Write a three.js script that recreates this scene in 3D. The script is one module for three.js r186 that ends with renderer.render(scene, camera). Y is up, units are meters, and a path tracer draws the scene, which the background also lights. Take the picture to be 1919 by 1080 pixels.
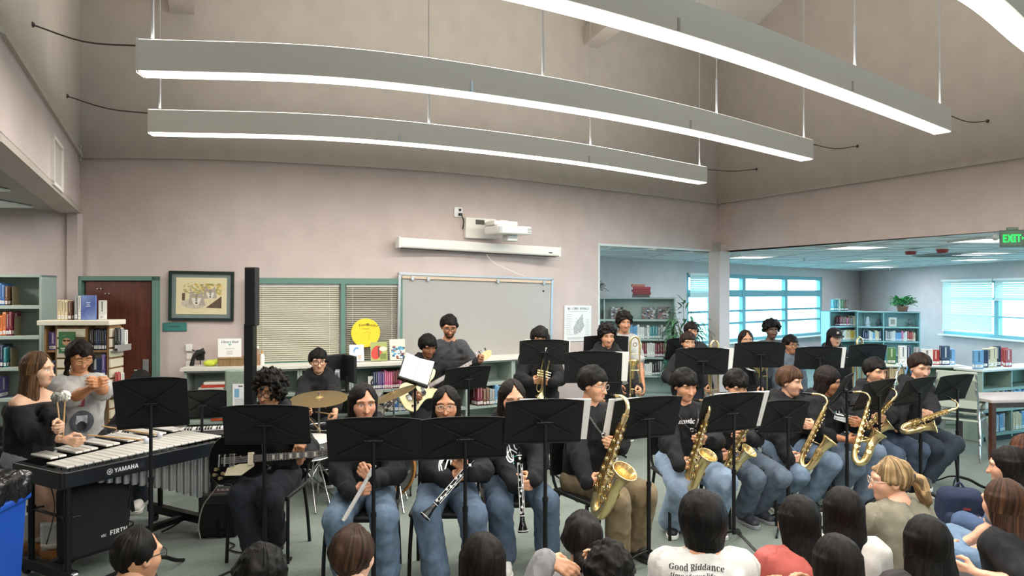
import * as THREE from 'three';
import { mergeGeometries, mergeVertices, toCreasedNormals } from 'three/addons/utils/BufferGeometryUtils.js';
import { RoundedBoxGeometry } from 'three/addons/geometries/RoundedBoxGeometry.js';
import { RectAreaLightUniformsLib } from 'three/addons/lights/RectAreaLightUniformsLib.js';

// ---------- camera, sky, exposure ----------
const F = 1350, CX = 959.5, CY = 548, EYE = 1.87;          // focal length in pixels of the 1919x1080 frame, horizon row, eye height (m)
const scene = new THREE.Scene();
const camera = new THREE.PerspectiveCamera(2 * Math.atan(540 / F) * 180 / Math.PI, 1919 / 1080, 0.05, 200);
camera.position.set(0, EYE, 0);
camera.lookAt(0, EYE, -10);
camera.setViewOffset(1919, 1080, 0, -8, 1919, 1080);
camera.updateProjectionMatrix();
scene.background = new THREE.Color(0.5, 0.84, 1.0);
scene.backgroundIntensity = 11;
const renderer = new THREE.WebGLRenderer({ antialias: true });
renderer.toneMapping = THREE.LinearToneMapping;
renderer.toneMappingExposure = 1.46;
renderer.shadowMap.enabled = true;
RectAreaLightUniformsLib.init();
const PENDANT_POWER = 36, PENDANT_UP = 19, PANEL_POWER = 18;

// ---------- helpers ----------
const V = (x, y, z) => new THREE.Vector3(x, y, z);
const at = (px, py, d) => V((px - CX) * d / F, EYE - (py - CY) * d / F, -d);   // a point at depth d (m) seen at a pixel: used to survey positions
const floorDepth = (py) => F * EYE / (py - CY);
let seed = 12345;
const rnd = () => { seed = (seed * 1664525 + 1013904223) >>> 0; return seed / 4294967296; };
const rr = (a, b) => a + (b - a) * rnd();
const pick = (a) => a[Math.floor(rnd() * a.length)];
const clamp = (x, a, b) => Math.min(b, Math.max(a, x));
const lerp = (a, b, t) => a + (b - a) * t;
const sstep = (a, b, x) => { const t = clamp((x - a) / (b - a), 0, 1); return t * t * (3 - 2 * t); };
const hash3 = (x, y, z) => { let h = Math.imul(x, 374761393) ^ Math.imul(y, 668265263) ^ Math.imul(z, 2147483647 - 1640531527); h = Math.imul(h ^ (h >>> 13), 1274126177); return ((h ^ (h >>> 16)) >>> 0) / 4294967296; };
function noise3(x, y, z) {
  const xi = Math.floor(x), yi = Math.floor(y), zi = Math.floor(z); let fx = x - xi, fy = y - yi, fz = z - zi;
  fx = fx * fx * (3 - 2 * fx); fy = fy * fy * (3 - 2 * fy); fz = fz * fz * (3 - 2 * fz);
  const c = (a, b, d) => hash3(xi + a, yi + b, zi + d);
  return lerp(lerp(lerp(c(0, 0, 0), c(1, 0, 0), fx), lerp(c(0, 1, 0), c(1, 1, 0), fx), fy), lerp(lerp(c(0, 0, 1), c(1, 0, 1), fx), lerp(c(0, 1, 1), c(1, 1, 1), fx), fy), fz);
}
const names = {};
const numbered = (n) => { const k = names[n] = (names[n] ?? -1) + 1; return k ? n + '_' + String(k).padStart(3, '0') : n; };

function flat(g) {                     // plain non-indexed geometry with position, normal, uv
  let o = g.index ? g.toNonIndexed() : g;
  for (const k of Object.keys(o.attributes)) if (!['position', 'normal', 'uv'].includes(k)) o.deleteAttribute(k);
  if (!o.attributes.uv) o.setAttribute('uv', new THREE.BufferAttribute(new Float32Array(o.attributes.position.count * 2), 2));
  if (!o.attributes.normal) o.computeVertexNormals();
  o.morphAttributes = {};
  return o;
}
function metric(g) {                   // uv in metres by dominant axis of each face
  const p = g.attributes.position, uv = g.attributes.uv;
  for (let i = 0; i < p.count; i += 3) {
    const ax = p.getX(i), ay = p.getY(i), az = p.getZ(i), bx = p.getX(i + 1) - ax, by = p.getY(i + 1) - ay, bz = p.getZ(i + 1) - az, cx = p.getX(i + 2) - ax, cy = p.getY(i + 2) - ay, cz = p.getZ(i + 2) - az;
    const nx = Math.abs(by * cz - bz * cy), ny = Math.abs(bz * cx - bx * cz), nz = Math.abs(bx * cy - by * cx);
    for (let k = i; k < i + 3; k++) {
      const x = p.getX(k), y = p.getY(k), z = p.getZ(k);
      if (ny >= nx && ny >= nz) uv.setXY(k, x, z); else if (nx > nz) uv.setXY(k, z, y); else uv.setXY(k, x, y);
    }
  }
  return g;
}
const join = (list, m = true) => { const g = list.length === 1 ? flat(list[0]) : mergeGeometries(list.map(flat)); return m ? metric(g) : g; };
function mesh(name, geos, mat, parent = scene, m = true) {
  const o = new THREE.Mesh(Array.isArray(geos) ? join(geos, m) : geos, mat);
  o.name = parent === scene ? numbered(name) : name; o.castShadow = o.receiveShadow = true; parent.add(o); return o;
}
function tag(o, label, category, group) { o.userData.label = label; o.userData.category = category; if (group) o.userData.group = group; return o; }
function thing(name, label, category, pos = [0, 0, 0], turn = 0, group) {
  const o = new THREE.Group(); o.name = numbered(name); o.position.set(...pos); o.rotation.y = turn; scene.add(o); return tag(o, label, category, group);
}
const struct = (o) => { o.userData.kind = 'structure'; return o; };
const T = (g, x = 0, y = 0, z = 0) => g.translate(x, y, z);
const box = (w, h, d, x = 0, y = 0, z = 0) => new THREE.BoxGeometry(w, h, d).translate(x, y, z);
const rbox = (w, h, d, r = 0.01, x = 0, y = 0, z = 0) => new RoundedBoxGeometry(w, h, d, 2, Math.min(r, w / 2.01, h / 2.01, d / 2.01)).translate(x, y, z);
const cyl = (r0, r1, h, n = 16, x = 0, y = 0, z = 0) => new THREE.CylinderGeometry(r0, r1, h, n).translate(x, y, z);
const UP = V(0, 1, 0);
function rod(a, b, r0, r1 = r0, n = 10) {
  const d = b.clone().sub(a), g = new THREE.CylinderGeometry(r1, r0, d.length(), n);
  return g.applyQuaternion(new THREE.Quaternion().setFromUnitVectors(UP, d.normalize())).translate((a.x + b.x) / 2, (a.y + b.y) / 2, (a.z + b.z) / 2);
}
function beam(a, b, w, h, up = UP) {   // rectangular bar from a to b
  const d = b.clone().sub(a), L = d.length(); d.normalize();
  const x = new THREE.Vector3().crossVectors(up, d).normalize(), y = new THREE.Vector3().crossVectors(d, x);
  return new THREE.BoxGeometry(w, h, L).applyMatrix4(new THREE.Matrix4().makeBasis(x, y, d).setPosition(a.clone().add(b).multiplyScalar(0.5)));
}
function sweep(pts, rad, n = 10, cap = true, steps = 0, flatten = null) {     // tube with a radius that varies along a smooth path
  const c = new THREE.CatmullRomCurve3(pts, false, 'centripetal'), S = steps || (pts.length - 1) * 4;
  const P = [], fr = c.computeFrenetFrames(S, false), pos = [], idx = [], uv = [];
  let len = 0, prev = null;
  for (let i = 0; i <= S; i++) {
    const t = i / S, p = c.getPointAt(t), r = typeof rad === 'function' ? rad(t) : rad, N = fr.normals[i], B = fr.binormals[i];
    if (prev) len += p.distanceTo(prev); prev = p;
    for (let k = 0; k <= n; k++) {
      const a = k / n * Math.PI * 2, ca = Math.cos(a) * r, sa = Math.sin(a) * r * (flatten || 1);
      pos.push(p.x + N.x * ca + B.x * sa, p.y + N.y * ca + B.y * sa, p.z + N.z * ca + B.z * sa); uv.push(k / n * 2 * Math.PI * r, len);
    }
  }
  const w = n + 1;
  for (let i = 0; i < S; i++) for (let k = 0; k < n; k++) { const a = i * w + k; idx.push(a, a + 1, a + w, a + 1, a + w + 1, a + w); }
  if (cap) for (const i of [0, S]) { const p = c.getPointAt(i / S), m = pos.length / 3; pos.push(p.x, p.y, p.z); uv.push(0, 0); for (let k = 0; k < n; k++) i ? idx.push(m, i * w + k, i * w + k + 1) : idx.push(m, k + 1, k); }
  const g = new THREE.BufferGeometry(); g.setAttribute('position', new THREE.Float32BufferAttribute(pos, 3)); g.setAttribute('uv', new THREE.Float32BufferAttribute(uv, 2)); g.setIndex(idx); g.computeVertexNormals();
  return g;
}
const lathe = (prof, n = 24) => new THREE.LatheGeometry(prof.map(([r, y]) => new THREE.Vector2(r, y)), n);
function extrude(pts, depth, bevel = 0.002, holes) {
  const s = new THREE.Shape(pts.map(([x, y]) => new THREE.Vector2(x, y)));
  return new THREE.ExtrudeGeometry(s, { depth, bevelEnabled: bevel > 0, bevelThickness: bevel, bevelSize: bevel, bevelSegments: 2, curveSegments: 12 });
}
function smoothOutline(pts, n = 6) { const c = new THREE.CatmullRomCurve3(pts.map(([x, y]) => V(x, y, 0)), true, 'centripetal'); return c.getPoints(pts.length * n).slice(0, -1).map((p) => [p.x, p.y]); }
function ribbon(pts, y0, y1, th, out = []) {      // a wall of thickness th along plan points [x,z]; y0,y1 numbers or functions of t; thickness goes to the right hand of travel when th>0
  const n = pts.length, pos = [], uv = [], nrm = [];
  for (let i = 0; i < n; i++) {
    const a = pts[Math.max(0, i - 1)], b = pts[Math.min(n - 1, i + 1)], dx = b[0] - a[0], dz = b[1] - a[1], l = Math.hypot(dx, dz); nrm.push([-dz / l, dx / l]);
  }
  const L = [0]; for (let i = 1; i < n; i++) L.push(L[i - 1] + Math.hypot(pts[i][0] - pts[i - 1][0], pts[i][1] - pts[i - 1][1]));
  const Y = (f, i) => typeof f === 'function' ? f(L[i] / L[n - 1]) : f;
  const P = (i, s, t) => [pts[i][0] + (s ? nrm[i][0] * th : 0), Y(t ? y1 : y0, i), pts[i][1] + (s ? nrm[i][1] * th : 0)];
  const quad = (a, b, c, d, ua, ub, va, vb) => { pos.push(...a, ...b, ...c, ...a, ...c, ...d); uv.push(ua, va, ub, va, ub, vb, ua, va, ub, vb, ua, vb); };
  for (let i = 0; i < n - 1; i++) {
    quad(P(i, 0, 0), P(i + 1, 0, 0), P(i + 1, 0, 1), P(i, 0, 1), L[i], L[i + 1], Y(y0, i), Y(y1, i));
    quad(P(i + 1, 1, 0), P(i, 1, 0), P(i, 1, 1), P(i + 1, 1, 1), L[i + 1], L[i], Y(y0, i), Y(y1, i));
    quad(P(i, 0, 1), P(i + 1, 0, 1), P(i + 1, 1, 1), P(i, 1, 1), L[i], L[i + 1], 0, Math.abs(th));
    quad(P(i, 1, 0), P(i + 1, 1, 0), P(i + 1, 0, 0), P(i, 0, 0), L[i], L[i + 1], 0, Math.abs(th));
  }
  quad(P(0, 1, 0), P(0, 0, 0), P(0, 0, 1), P(0, 1, 1), 0, Math.abs(th), Y(y0, 0), Y(y1, 0));
  quad(P(n - 1, 0, 0), P(n - 1, 1, 0), P(n - 1, 1, 1), P(n - 1, 0, 1), 0, Math.abs(th), Y(y0, n - 1), Y(y1, n - 1));
  const g = new THREE.BufferGeometry(); g.setAttribute('position', new THREE.Float32BufferAttribute(pos, 3)); g.setAttribute('uv', new THREE.Float32BufferAttribute(uv, 2)); g.computeVertexNormals();
  return g;
}

// ---------- procedural textures ----------
function dataTex(n, fn, srgb = true, rep = 1) {
  const a = new Uint8Array(n * n * 4);
  for (let y = 0; y < n; y++) for (let x = 0; x < n; x++) { const c = fn(x / n, y / n, x, y), o = (y * n + x) * 4; a[o] = clamp(c[0], 0, 255); a[o + 1] = clamp(c[1], 0, 255); a[o + 2] = clamp(c[2], 0, 255); a[o + 3] = 255; }
  const t = new THREE.DataTexture(a, n, n, THREE.RGBAFormat); t.wrapS = t.wrapT = THREE.RepeatWrapping; t.magFilter = THREE.LinearFilter; t.minFilter = THREE.LinearMipmapLinearFilter; t.generateMipmaps = true;
  if (srgb) t.colorSpace = THREE.SRGBColorSpace; t.repeat.set(rep, rep); t.needsUpdate = true; return t;
}
function pnoise(u, v, f, s = 0) {      // tileable value noise
  const x = u * f, y = v * f, xi = Math.floor(x), yi = Math.floor(y); let fx = x - xi, fy = y - yi; fx = fx * fx * (3 - 2 * fx); fy = fy * fy * (3 - 2 * fy);
  const c = (a, b) => hash3((xi + a) % f, (yi + b) % f, s);
  return lerp(lerp(c(0, 0), c(1, 0), fx), lerp(c(0, 1), c(1, 1), fx), fy);
}
const grey = (x) => [x, x, x];
const fineBump = dataTex(256, (u, v, x, y) => grey(90 + 110 * hash3(x, y, 5) + 50 * pnoise(u, v, 64, 3)), false, 2);
const weave = dataTex(256, (u, v, x, y) => grey(128 + 60 * (hash3(x, y >> 2, 1) - 0.5) + 60 * (hash3(x >> 2, y, 2) - 0.5) + 40 * (pnoise(u, v, 32, 3) - 0.5)), false, 3);
const wallTex = dataTex(512, (u, v, x, y) => { const k = 238 + 10 * (pnoise(u, v, 6, 9) - 0.5) + 9 * (hash3(x, y >> 3, 1) - 0.5) + 9 * (hash3(x >> 3, y, 2) - 0.5); return [k, k, k]; }, true, 1.1);
const carpetTex = dataTex(512, (u, v, x, y) => { const k = 222 + 40 * (hash3(x, y, 1) - 0.5) + 22 * (pnoise(u, v, 96, 4) - 0.5) + 14 * (pnoise(u, v, 5, 7) - 0.5); return [k, k, k - 2]; }, true, 1.3);
const carpetBump = dataTex(256, (u, v, x, y) => grey(255 * hash3(x, y, 8) * 0.7 + 70 * pnoise(u, v, 64, 4)), false, 3);
const woodTex = dataTex(512, (u, v) => { const g = pnoise(u, v * 0.06 + 0, 64, 2) * 0.5 + pnoise(u, v, 128, 4) * 0.2 + 0.35 * pnoise(u + 0.03 * Math.sin(v * 6.28), v, 16, 5); return [150 + 80 * g, 150 + 78 * g, 150 + 74 * g]; }, true, 1);
const metalBump = dataTex(128, (u, v, x, y) => grey(128 + 40 * (hash3(x, y, 3) - 0.5)), false, 8);
const denimTex = dataTex(256, (u, v, x, y) => { const k = 215 + 36 * (hash3(x, y, 1) - 0.5) + 30 * (hash3((x + y) & 255, 3, 1) - 0.5) + 26 * (pnoise(u, v, 8, 3) - 0.5); return [k, k, k + 3]; }, true, 5);
const clothTex = dataTex(256, (u, v, x, y) => { const k = 232 + 16 * (hash3(x, y, 1) - 0.5) + 18 * (pnoise(u, v, 10, 3) - 0.5); return [k, k, k]; }, true, 4);
const hairTex = dataTex(512, (u, v) => { const g = pnoise(u, v * 0.02, 256, 2) * 0.5 + pnoise(u + 0.01 * Math.sin(v * 12.6), v * 0.03, 64, 3) * 0.5; return [60 + 210 * g, 58 + 208 * g, 56 + 206 * g]; }, true, 1);
const hairBump = dataTex(512, (u, v) => grey(255 * (pnoise(u, v * 0.02, 256, 2) * 0.4 + pnoise(u + 0.01 * Math.sin(v * 12.6), v * 0.03, 64, 3) * 0.6)), false, 1);

const C = (hex) => new THREE.Color(hex);
const M = {}, mats = new Map();
function mat(color, rough = 0.6, metal = 0, extra = {}) { const m = new THREE.MeshStandardMaterial({ color: C(color), roughness: rough, metalness: metal, ...extra }); return m; }
function plain(color, rough = 0.6, metal = 0) { const k = color + rough + '/' + metal; if (!mats.has(k)) mats.set(k, mat(color, rough, metal)); return mats.get(k); }
M.wallLow = mat('#d6c6c1', 0.9, 0, { map: wallTex, bumpMap: weave, bumpScale: 0.0012 });
M.wallUp = mat('#c4bab1', 0.9, 0, { map: wallTex, bumpMap: weave, bumpScale: 0.0012 });
M.ceil = mat('#cfcac2', 0.95, 0, { bumpMap: fineBump, bumpScale: 0.001 });
M.ceilTile = mat('#e9ecea', 0.95, 0, { bumpMap: fineBump, bumpScale: 0.0015 });
M.carpet = mat('#87928b', 1, 0, { map: carpetTex, bumpMap: carpetBump, bumpScale: 0.004 });
M.teal = mat('#5f8378', 0.5, 0, { bumpMap: metalBump, bumpScale: 0.0002 });
M.doorWood = mat('#7a3c2a', 0.45, 0, { map: woodTex });
M.shelf = mat('#9fada5', 0.5, 0.05, { bumpMap: metalBump, bumpScale: 0.0002 });
M.white = mat('#e6e3dc', 0.5);
M.whiteGloss = mat('#e4e4e0', 0.22);
M.blackMetal = mat('#121214', 0.45, 0.3, { bumpMap: metalBump, bumpScale: 0.0002 });
M.blackPlastic = mat('#151517', 0.5);
M.blackGloss = mat('#0b0b0c', 0.12);
M.chrome = mat('#d8d8da', 0.16, 1);
M.alu = mat('#bfc0c2', 0.38, 0.9, { bumpMap: metalBump, bumpScale: 0.0002 });
M.brass = mat('#e8d09a', 0.24, 0.9);
M.brassDark = mat('#8a6a30', 0.32, 1);
M.silver = mat('#f4f4f4', 0.3, 0.3);
M.rubber = mat('#1a1a1a', 0.9);
M.paper = mat('#ebe9e4', 0.85);
const panelEmit = new THREE.MeshStandardMaterial({ color: C('#ffffff'), emissive: C('#f4f8ff'), emissiveIntensity: 2.2 });
// ---------- the room ----------
const WT = [[60, 163.5], [150, 163], [400, 161], [620, 154.5], [820, 146], [950, 138], [1058, 130], [1120, 125], [1230, 116.5], [1345, 107], [1400, 103]];
function wallS(px) {                  // pixels per metre on the curved back wall, by surveyed column
  let i = 0; while (i < WT.length - 2 && px > WT[i + 1][0]) i++;
  const p = (k) => WT[clamp(k, 0, WT.length - 1)], [x0, y0] = p(i), [x1, y1] = p(i + 1), t = (px - x0) / (x1 - x0), h = x1 - x0;
  const m0 = (p(i + 1)[1] - p(i - 1)[1]) / (p(i + 1)[0] - p(i - 1)[0]) * h, m1 = (p(i + 2)[1] - p(i)[1]) / (p(i + 2)[0] - p(i)[0]) * h, t2 = t * t, t3 = t2 * t;
  return (2 * t3 - 3 * t2 + 1) * y0 + (t3 - 2 * t2 + t) * m0 + (-2 * t3 + 3 * t2) * y1 + (t3 - t2) * m1;
}
function wallAt(px, py, off = 0) {    // point, outward normal and turn of the back wall at a column
  const s = wallS(px), s2 = wallS(px + 4), p = at(px, py, F / s), q = at(px + 4, py, F / s2), t = V(q.x - p.x, 0, q.z - p.z).normalize(), n = V(-t.z, 0, t.x);
  if (n.z < 0) n.negate();
  return { p: p.addScaledVector(n, off), n, turn: Math.atan2(n.x, n.z), s };
}
const wallPts = (a, b, step = 15) => { const r = []; const n = Math.max(2, Math.round((b - a) / step)); for (let i = 0; i <= n; i++) { const w = wallAt(a + (b - a) * i / n, CY); r.push([w.p.x, w.p.z]); } return r; };
const TRIM = 3.44, HEAD = 2.59, TOP = 8.2, corner = wallPts(150, 1345).at(-1), cornerL = wallPts(150, 160)[0];

struct(mesh('floor', [box(40, 0.2, 42, 4, -0.1, -12)], M.carpet));
struct(mesh('wall_back', [ribbon(wallPts(150, 1120), 0, TRIM, -0.2)], M.wallLow, scene, false));
struct(mesh('wall_back_header', [ribbon(wallPts(1120, 1345), HEAD, TRIM, -0.2)], M.wallLow, scene, false));
struct(mesh('wall_back_upper', [ribbon(wallPts(150, 1345), TRIM, TOP, -0.2)], M.wallUp, scene, false));
struct(mesh('trim_1', [ribbon(wallPts(150, 1340), TRIM - 0.03, TRIM + 0.03, 0.035)], M.wallUp, scene, false));
// right wall: only a header above the wide opening, then solid towards the camera
const RW = [[corner[0], corner[1]], [5.88, -8.23], [7.15, -5.77], [9.9, -0.43], [11.9, 3.45]];
struct(mesh('wall_right_header', [ribbon(RW.slice(0, 3), HEAD, TRIM, -0.25)], M.wallLow, scene, false));
struct(mesh('wall_right', [ribbon(RW.slice(2, 5), 0, TRIM, -0.25)], M.wallLow, scene, false));
struct(mesh('wall_right_upper', [ribbon(RW, TRIM, TOP, -0.25)], M.wallUp, scene, false));
struct(mesh('trim_2', [ribbon(RW, TRIM - 0.03, TRIM + 0.03, 0.035)], M.wallUp, scene, false));
{ // corner column
  const c = thing('corner_column', 'square pinkish-grey column at the corner of the two openings', 'column'); c.userData = { kind: 'structure' };
  const a = at(1349, CY, F / 108.5);
  mesh('shaft', [box(0.25, HEAD + 0.1, 0.25, 0, (HEAD + 0.1) / 2, 0).rotateY(0.55)], M.wallLow, c); c.position.set(a.x, 0, a.z - 0.05);
}
{ // white reveal of the first opening
  const w = wallAt(1121, CY); const b = struct(mesh('trim_3', [box(0.035, HEAD, 0.24)], mat('#d6dcdc', 0.5)));
  b.position.set(w.p.x, HEAD / 2, w.p.z); b.rotation.y = w.turn; b.translateZ(-0.1);
  struct(mesh('trim_4', [ribbon(wallPts(1120, 1335), HEAD - 0.02, HEAD + 0.015, 0.012)], mat('#d6dcdc', 0.5), scene, false));
}
// left side: upper wall and soffit over an alcove
const SOF = 2.77;
const lw = [[-2.35, -2.75], [-3.06, -4.3], [cornerL[0], cornerL[1]]];
const LS = [[-6.2, 4.9], [-3.2, -1.6], ...lw.slice(1)];
struct(mesh('wall_left_soffit', [ribbon(LS, SOF, TRIM, -0.2)], M.wallLow, scene, false));
struct(mesh('wall_left_upper', [ribbon(LS, TRIM, TOP, -0.2)], M.wallUp, scene, false));
struct(mesh('trim_5', [ribbon(LS, TRIM - 0.025, TRIM + 0.025, 0.03)], M.wallUp, scene, false));
struct(mesh('trim_6', [ribbon(LS, SOF, SOF + 0.05, 0.012)], mat('#b7aca3', 0.8), scene, false));
struct(mesh('wall_left', [ribbon([[-9.2, 4.9], [-9.2, -7.0], [-7.3, -7.35], [-5.35, -8.05], [cornerL[0] + 0.06, cornerL[1] - 0.08]], 0, SOF + 0.3, -0.2)], M.wallLow, scene, false));
{ const p = struct(mesh('trim_7', [box(0.12, SOF, 0.12)], M.wallLow)); p.position.set(cornerL[0] - 0.03, SOF / 2, cornerL[1] + 0.04); }
{ // alcove ceiling: grid of tiles, each its own board between thin bars
  const ceil = struct(mesh('ceiling_alcove', [new THREE.ExtrudeGeometry(new THREE.Shape([[-9.3, -5], [-6.2, -4.9], [-3.2, 1.6], [-3.06, 4.3], [cornerL[0], -cornerL[1]], [-5.35, 8.1], [-9.3, 7.2]].map(([x, y]) => new THREE.Vector2(x, y))), { depth: 0.05, bevelEnabled: false }).rotateX(-Math.PI / 2).translate(0, SOF + 0.02, 0)], mat('#a9a6a0', 0.9)));
  const tg = new RoundedBoxGeometry(0.57, 0.02, 1.16, 1, 0.008), dir = Math.atan2(-(-5 + 3.06), -8.28 + 4.3);
  const inside = (x, z) => { const t = (-z - 4.3) / 3.98; return x < -3.06 - t * 1.92 - 0.62 && z > -7.4 + (x + 5.35) * -0.2 && z < -1.4 && x > -8.6; };
  for (let i = 0; i < 9; i++) for (let j = 0; j < 6; j++) { const x = -8.4 + i * 0.61, z = -7.05 + j * 1.22; if (!inside(x, z)) continue; const t = mesh('ceiling_tile', tg, M.ceilTile, ceil); t.position.set(x, SOF + 0.005, z); }
}
{ const t = thing('ceiling_light', 'added unseen light panel that brightens the left bookcase alcove', 'ceiling light', [-6.0, SOF - 0.012, -6.1], 0.1); mesh('frame', [box(0.64, 0.02, 1.24)], M.white, t); mesh('diffuser', [box(0.58, 0.01, 1.18, 0, -0.008, 0)], panelEmit, t); const l = new THREE.RectAreaLight(0xfffaf2, 22, 0.56, 1.16); l.position.set(0, -0.03, 0); l.rotation.x = -Math.PI / 2; t.add(l); }  // unseen panel lamp added to brighten the alcove wall and shelves
struct(mesh('wall_behind', [ribbon([[12.2, 4.8], [-9.4, 4.8]], 0, TOP, -0.2)], M.wallLow, scene, false));
// vaulted ceiling: a plane rising from the far corner, then a flat part
{
  const o = V(corner[0], 5.93, corner[1]), e1 = V(0.458, 0, 0.889), e2 = V(-0.8, 0, 0.6), k1 = 0.375, k2 = 0.1;
  const P = (a, b) => V(o.x + e1.x * a + e2.x * b, o.y + k1 * a + k2 * b, o.z + e1.z * a + e2.z * b);
  const R = 8.1, aa = (b) => (R - o.y - k2 * b) / k1, q = [P(-1.5, -1.5), P(-1.5, 13), P(aa(13), 13), P(aa(-1.5), -1.5)];
  const pos = []; const tri = (a, b, c) => pos.push(a.x, a.y, a.z, b.x, b.y, b.z, c.x, c.y, c.z);
  const up = (v) => v.clone().setY(v.y + 0.15);
  tri(q[0], q[1], q[2]); tri(q[0], q[2], q[3]); tri(up(q[0]), up(q[2]), up(q[1])); tri(up(q[0]), up(q[3]), up(q[2]));
  const g = new THREE.BufferGeometry(); g.setAttribute('position', new THREE.Float32BufferAttribute(pos, 3)); g.computeVertexNormals();
  struct(mesh('ceiling', [g], M.ceil));
  struct(mesh('ceiling_flat', [box(30, 0.15, 26, 0, R + 0.12, -4)], M.ceil));
}
// ---------- library room beyond the openings ----------
const A0 = [0.2, -12.25], A1 = [10.2, -21.1], B1 = [11.6, -6.5], B2 = [12.4, 4];
const lineA = (px) => { const k = (px - CX) / F; const t = (A0[0] + A0[1] * k) / (-(A1[0] - A0[0]) - k * (A1[1] - A0[1])); return [A0[0] + t * (A1[0] - A0[0]), A0[1] + t * (A1[1] - A0[1])]; };
const lineB = (px) => { const k = (px - CX) / F; const t = (A1[0] + A1[1] * k) / (-(B1[0] - A1[0]) - k * (B1[1] - A1[1])); return [A1[0] + t * (B1[0] - A1[0]), A1[1] + t * (B1[1] - A1[1])]; };
const onA = (px, py, off = 0) => { const [x, z] = lineA(px), p = at(px, py, -z), n = V(-(A1[1] - A0[1]), 0, A1[0] - A0[0]).normalize(); if (n.z < 0) n.negate(); return p.addScaledVector(n, off); };
const onB = (px, py, off = 0) => { const [x, z] = lineB(px), p = at(px, py, -z); p.x -= off; return p; };
const turnA = Math.atan2(A1[1] - A0[1], A1[0] - A0[0]) * -1, turnB = -Math.PI / 2 + Math.atan2(B1[0] - A1[0], B1[1] - A1[1]);
const CEIL2 = (x, z) => 2.57 - 0.08 * (-z - 9) / 12;
{
  const wm = mat('#d2c5c2', 0.9, 0, { map: wallTex, bumpMap: weave, bumpScale: 0.0012 });
  const h = 2.75;
  const seg = (pa, pb, y0, y1) => ribbon([pa, pb], y0, y1, -0.2);
  // window wall with holes: [left px, right px] columns and sill / head heights
  const wA = [[1287, 1336], [1370, 1541]], sillA = 0.72, headA = 2.28;
  const parts = []; let last = A0;
  const winA = [];
  for (const [a, b] of [[1287, 1541]]) { const pa = lineA(a), pb = lineA(b); parts.push(seg(last, pa, 0, h), seg(pa, pb, 0, sillA), seg(pa, pb, headA, h)); winA.push([pa, pb]); last = pb; }
  parts.push(seg(last, A1, 0, h));
  struct(mesh('wall_window', parts, wm, scene, false));
  const pb0 = lineB(1768), pb1 = [B1[0] - 0.5 * 0, B1[1] - 6.5]; const pb1z = [lerp(A1[0], B1[0], 0.94), lerp(A1[1], B1[1], 0.94)], tB = (px) => { const q = lineB(px); return Math.hypot(q[0] - pb0[0], q[1] - pb0[1]) / Math.hypot(pb1z[0] - pb0[0], pb1z[1] - pb0[1]); };
  struct(mesh('wall_far', [seg(A1, pb0, 0, h), seg(pb0, pb1z, 0, 0.85), seg(pb0, pb1z, 2.17, h), seg(pb1z, B1, 0, h), seg(B1, B2, 0, 0.85), seg(B1, B2, 2.17, h)], wm, scene, false));
  struct(mesh('wall_inner', [seg([-1.4, -11.1], A0, 0, h), seg([B2[0], B2[1]], [11.9, 4.6], 0, h)], wm, scene, false));
  // window frames, mullions and glass
  const frameM = mat('#6fa3ab', 0.45), glassM = new THREE.MeshPhysicalMaterial({ color: C('#eefaff'), roughness: 0.02, transmission: 1, thickness: 0, ior: 1.45 });
  function win(name, pa, pb, y0, y1, vs, hs, inn) {
    const w = new THREE.Group(); w.name = name; struct(w); scene.add(w);
    const a = V(pa[0], 0, pa[1]), b = V(pb[0], 0, pb[1]), L = a.distanceTo(b), dir = b.clone().sub(a).normalize();
    w.position.copy(a); w.rotation.y = Math.atan2(-dir.z, dir.x);
    const bars = []; const bar = (x0, x1, ya, yb, dp = 0.09) => bars.push(box(x1 - x0, yb - ya, dp, (x0 + x1) / 2, (ya + yb) / 2, -0.06));
    bar(0, 0.09, y0, y1); bar(L - 0.09, L, y0, y1); bar(0.09, L - 0.09, y0, y0 + 0.08); bar(0.09, L - 0.09, y1 - 0.09, y1);
    mesh('frame', bars, frameM, w);
    for (const t of vs) mesh('mullion', [box(0.13, y1 - y0, 0.1, t * L, (y0 + y1) / 2, -0.06)], frameM, w);
    for (const [t, th] of hs) mesh('transom', [box(L, th, 0.08, L / 2, lerp(y0, y1, t), -0.06)], frameM, w);
    let x0 = 0; for (const t of [...vs, 1]) { const x1 = t * L; mesh('pane', [box(x1 - x0 - 0.02, y1 - y0, 0.006, (x0 + x1) / 2, (y0 + y1) / 2, -0.08)], glassM, w); x0 = x1; }
    mesh('window_sill', [box(L + 0.1, 0.03, 0.16, L / 2, y0 - 0.01, 0.04)], M.white, w);
    return { w, L };
  }
  const wa = win('window_1', winA[0][0], winA[0][1], sillA, headA, [0.16, 0.37, 0.69], [[0.72, 0.16], [0.46, 0.05], [0.28, 0.05]]);
  const wb = win('window_2', pb0, pb1z, 0.85, 2.17, [tB(1866), tB(1990), 0.5, 0.67, 0.84], [[0.66, 0.06], [0.36, 0.03]]);
  win('window_4', B1, B2, 0.85, 2.17, [0.2, 0.4, 0.6, 0.8], [[0.66, 0.06], [0.36, 0.03]]);  // unseen window, added so more daylight reaches the carpet on the right
  // blinds of the far window: lowered on the first light, half raised beyond
  const slatM = new THREE.MeshPhysicalMaterial({ color: C('#dcebe6'), roughness: 0.9, transmission: 0.25, thickness: 0 });
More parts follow.
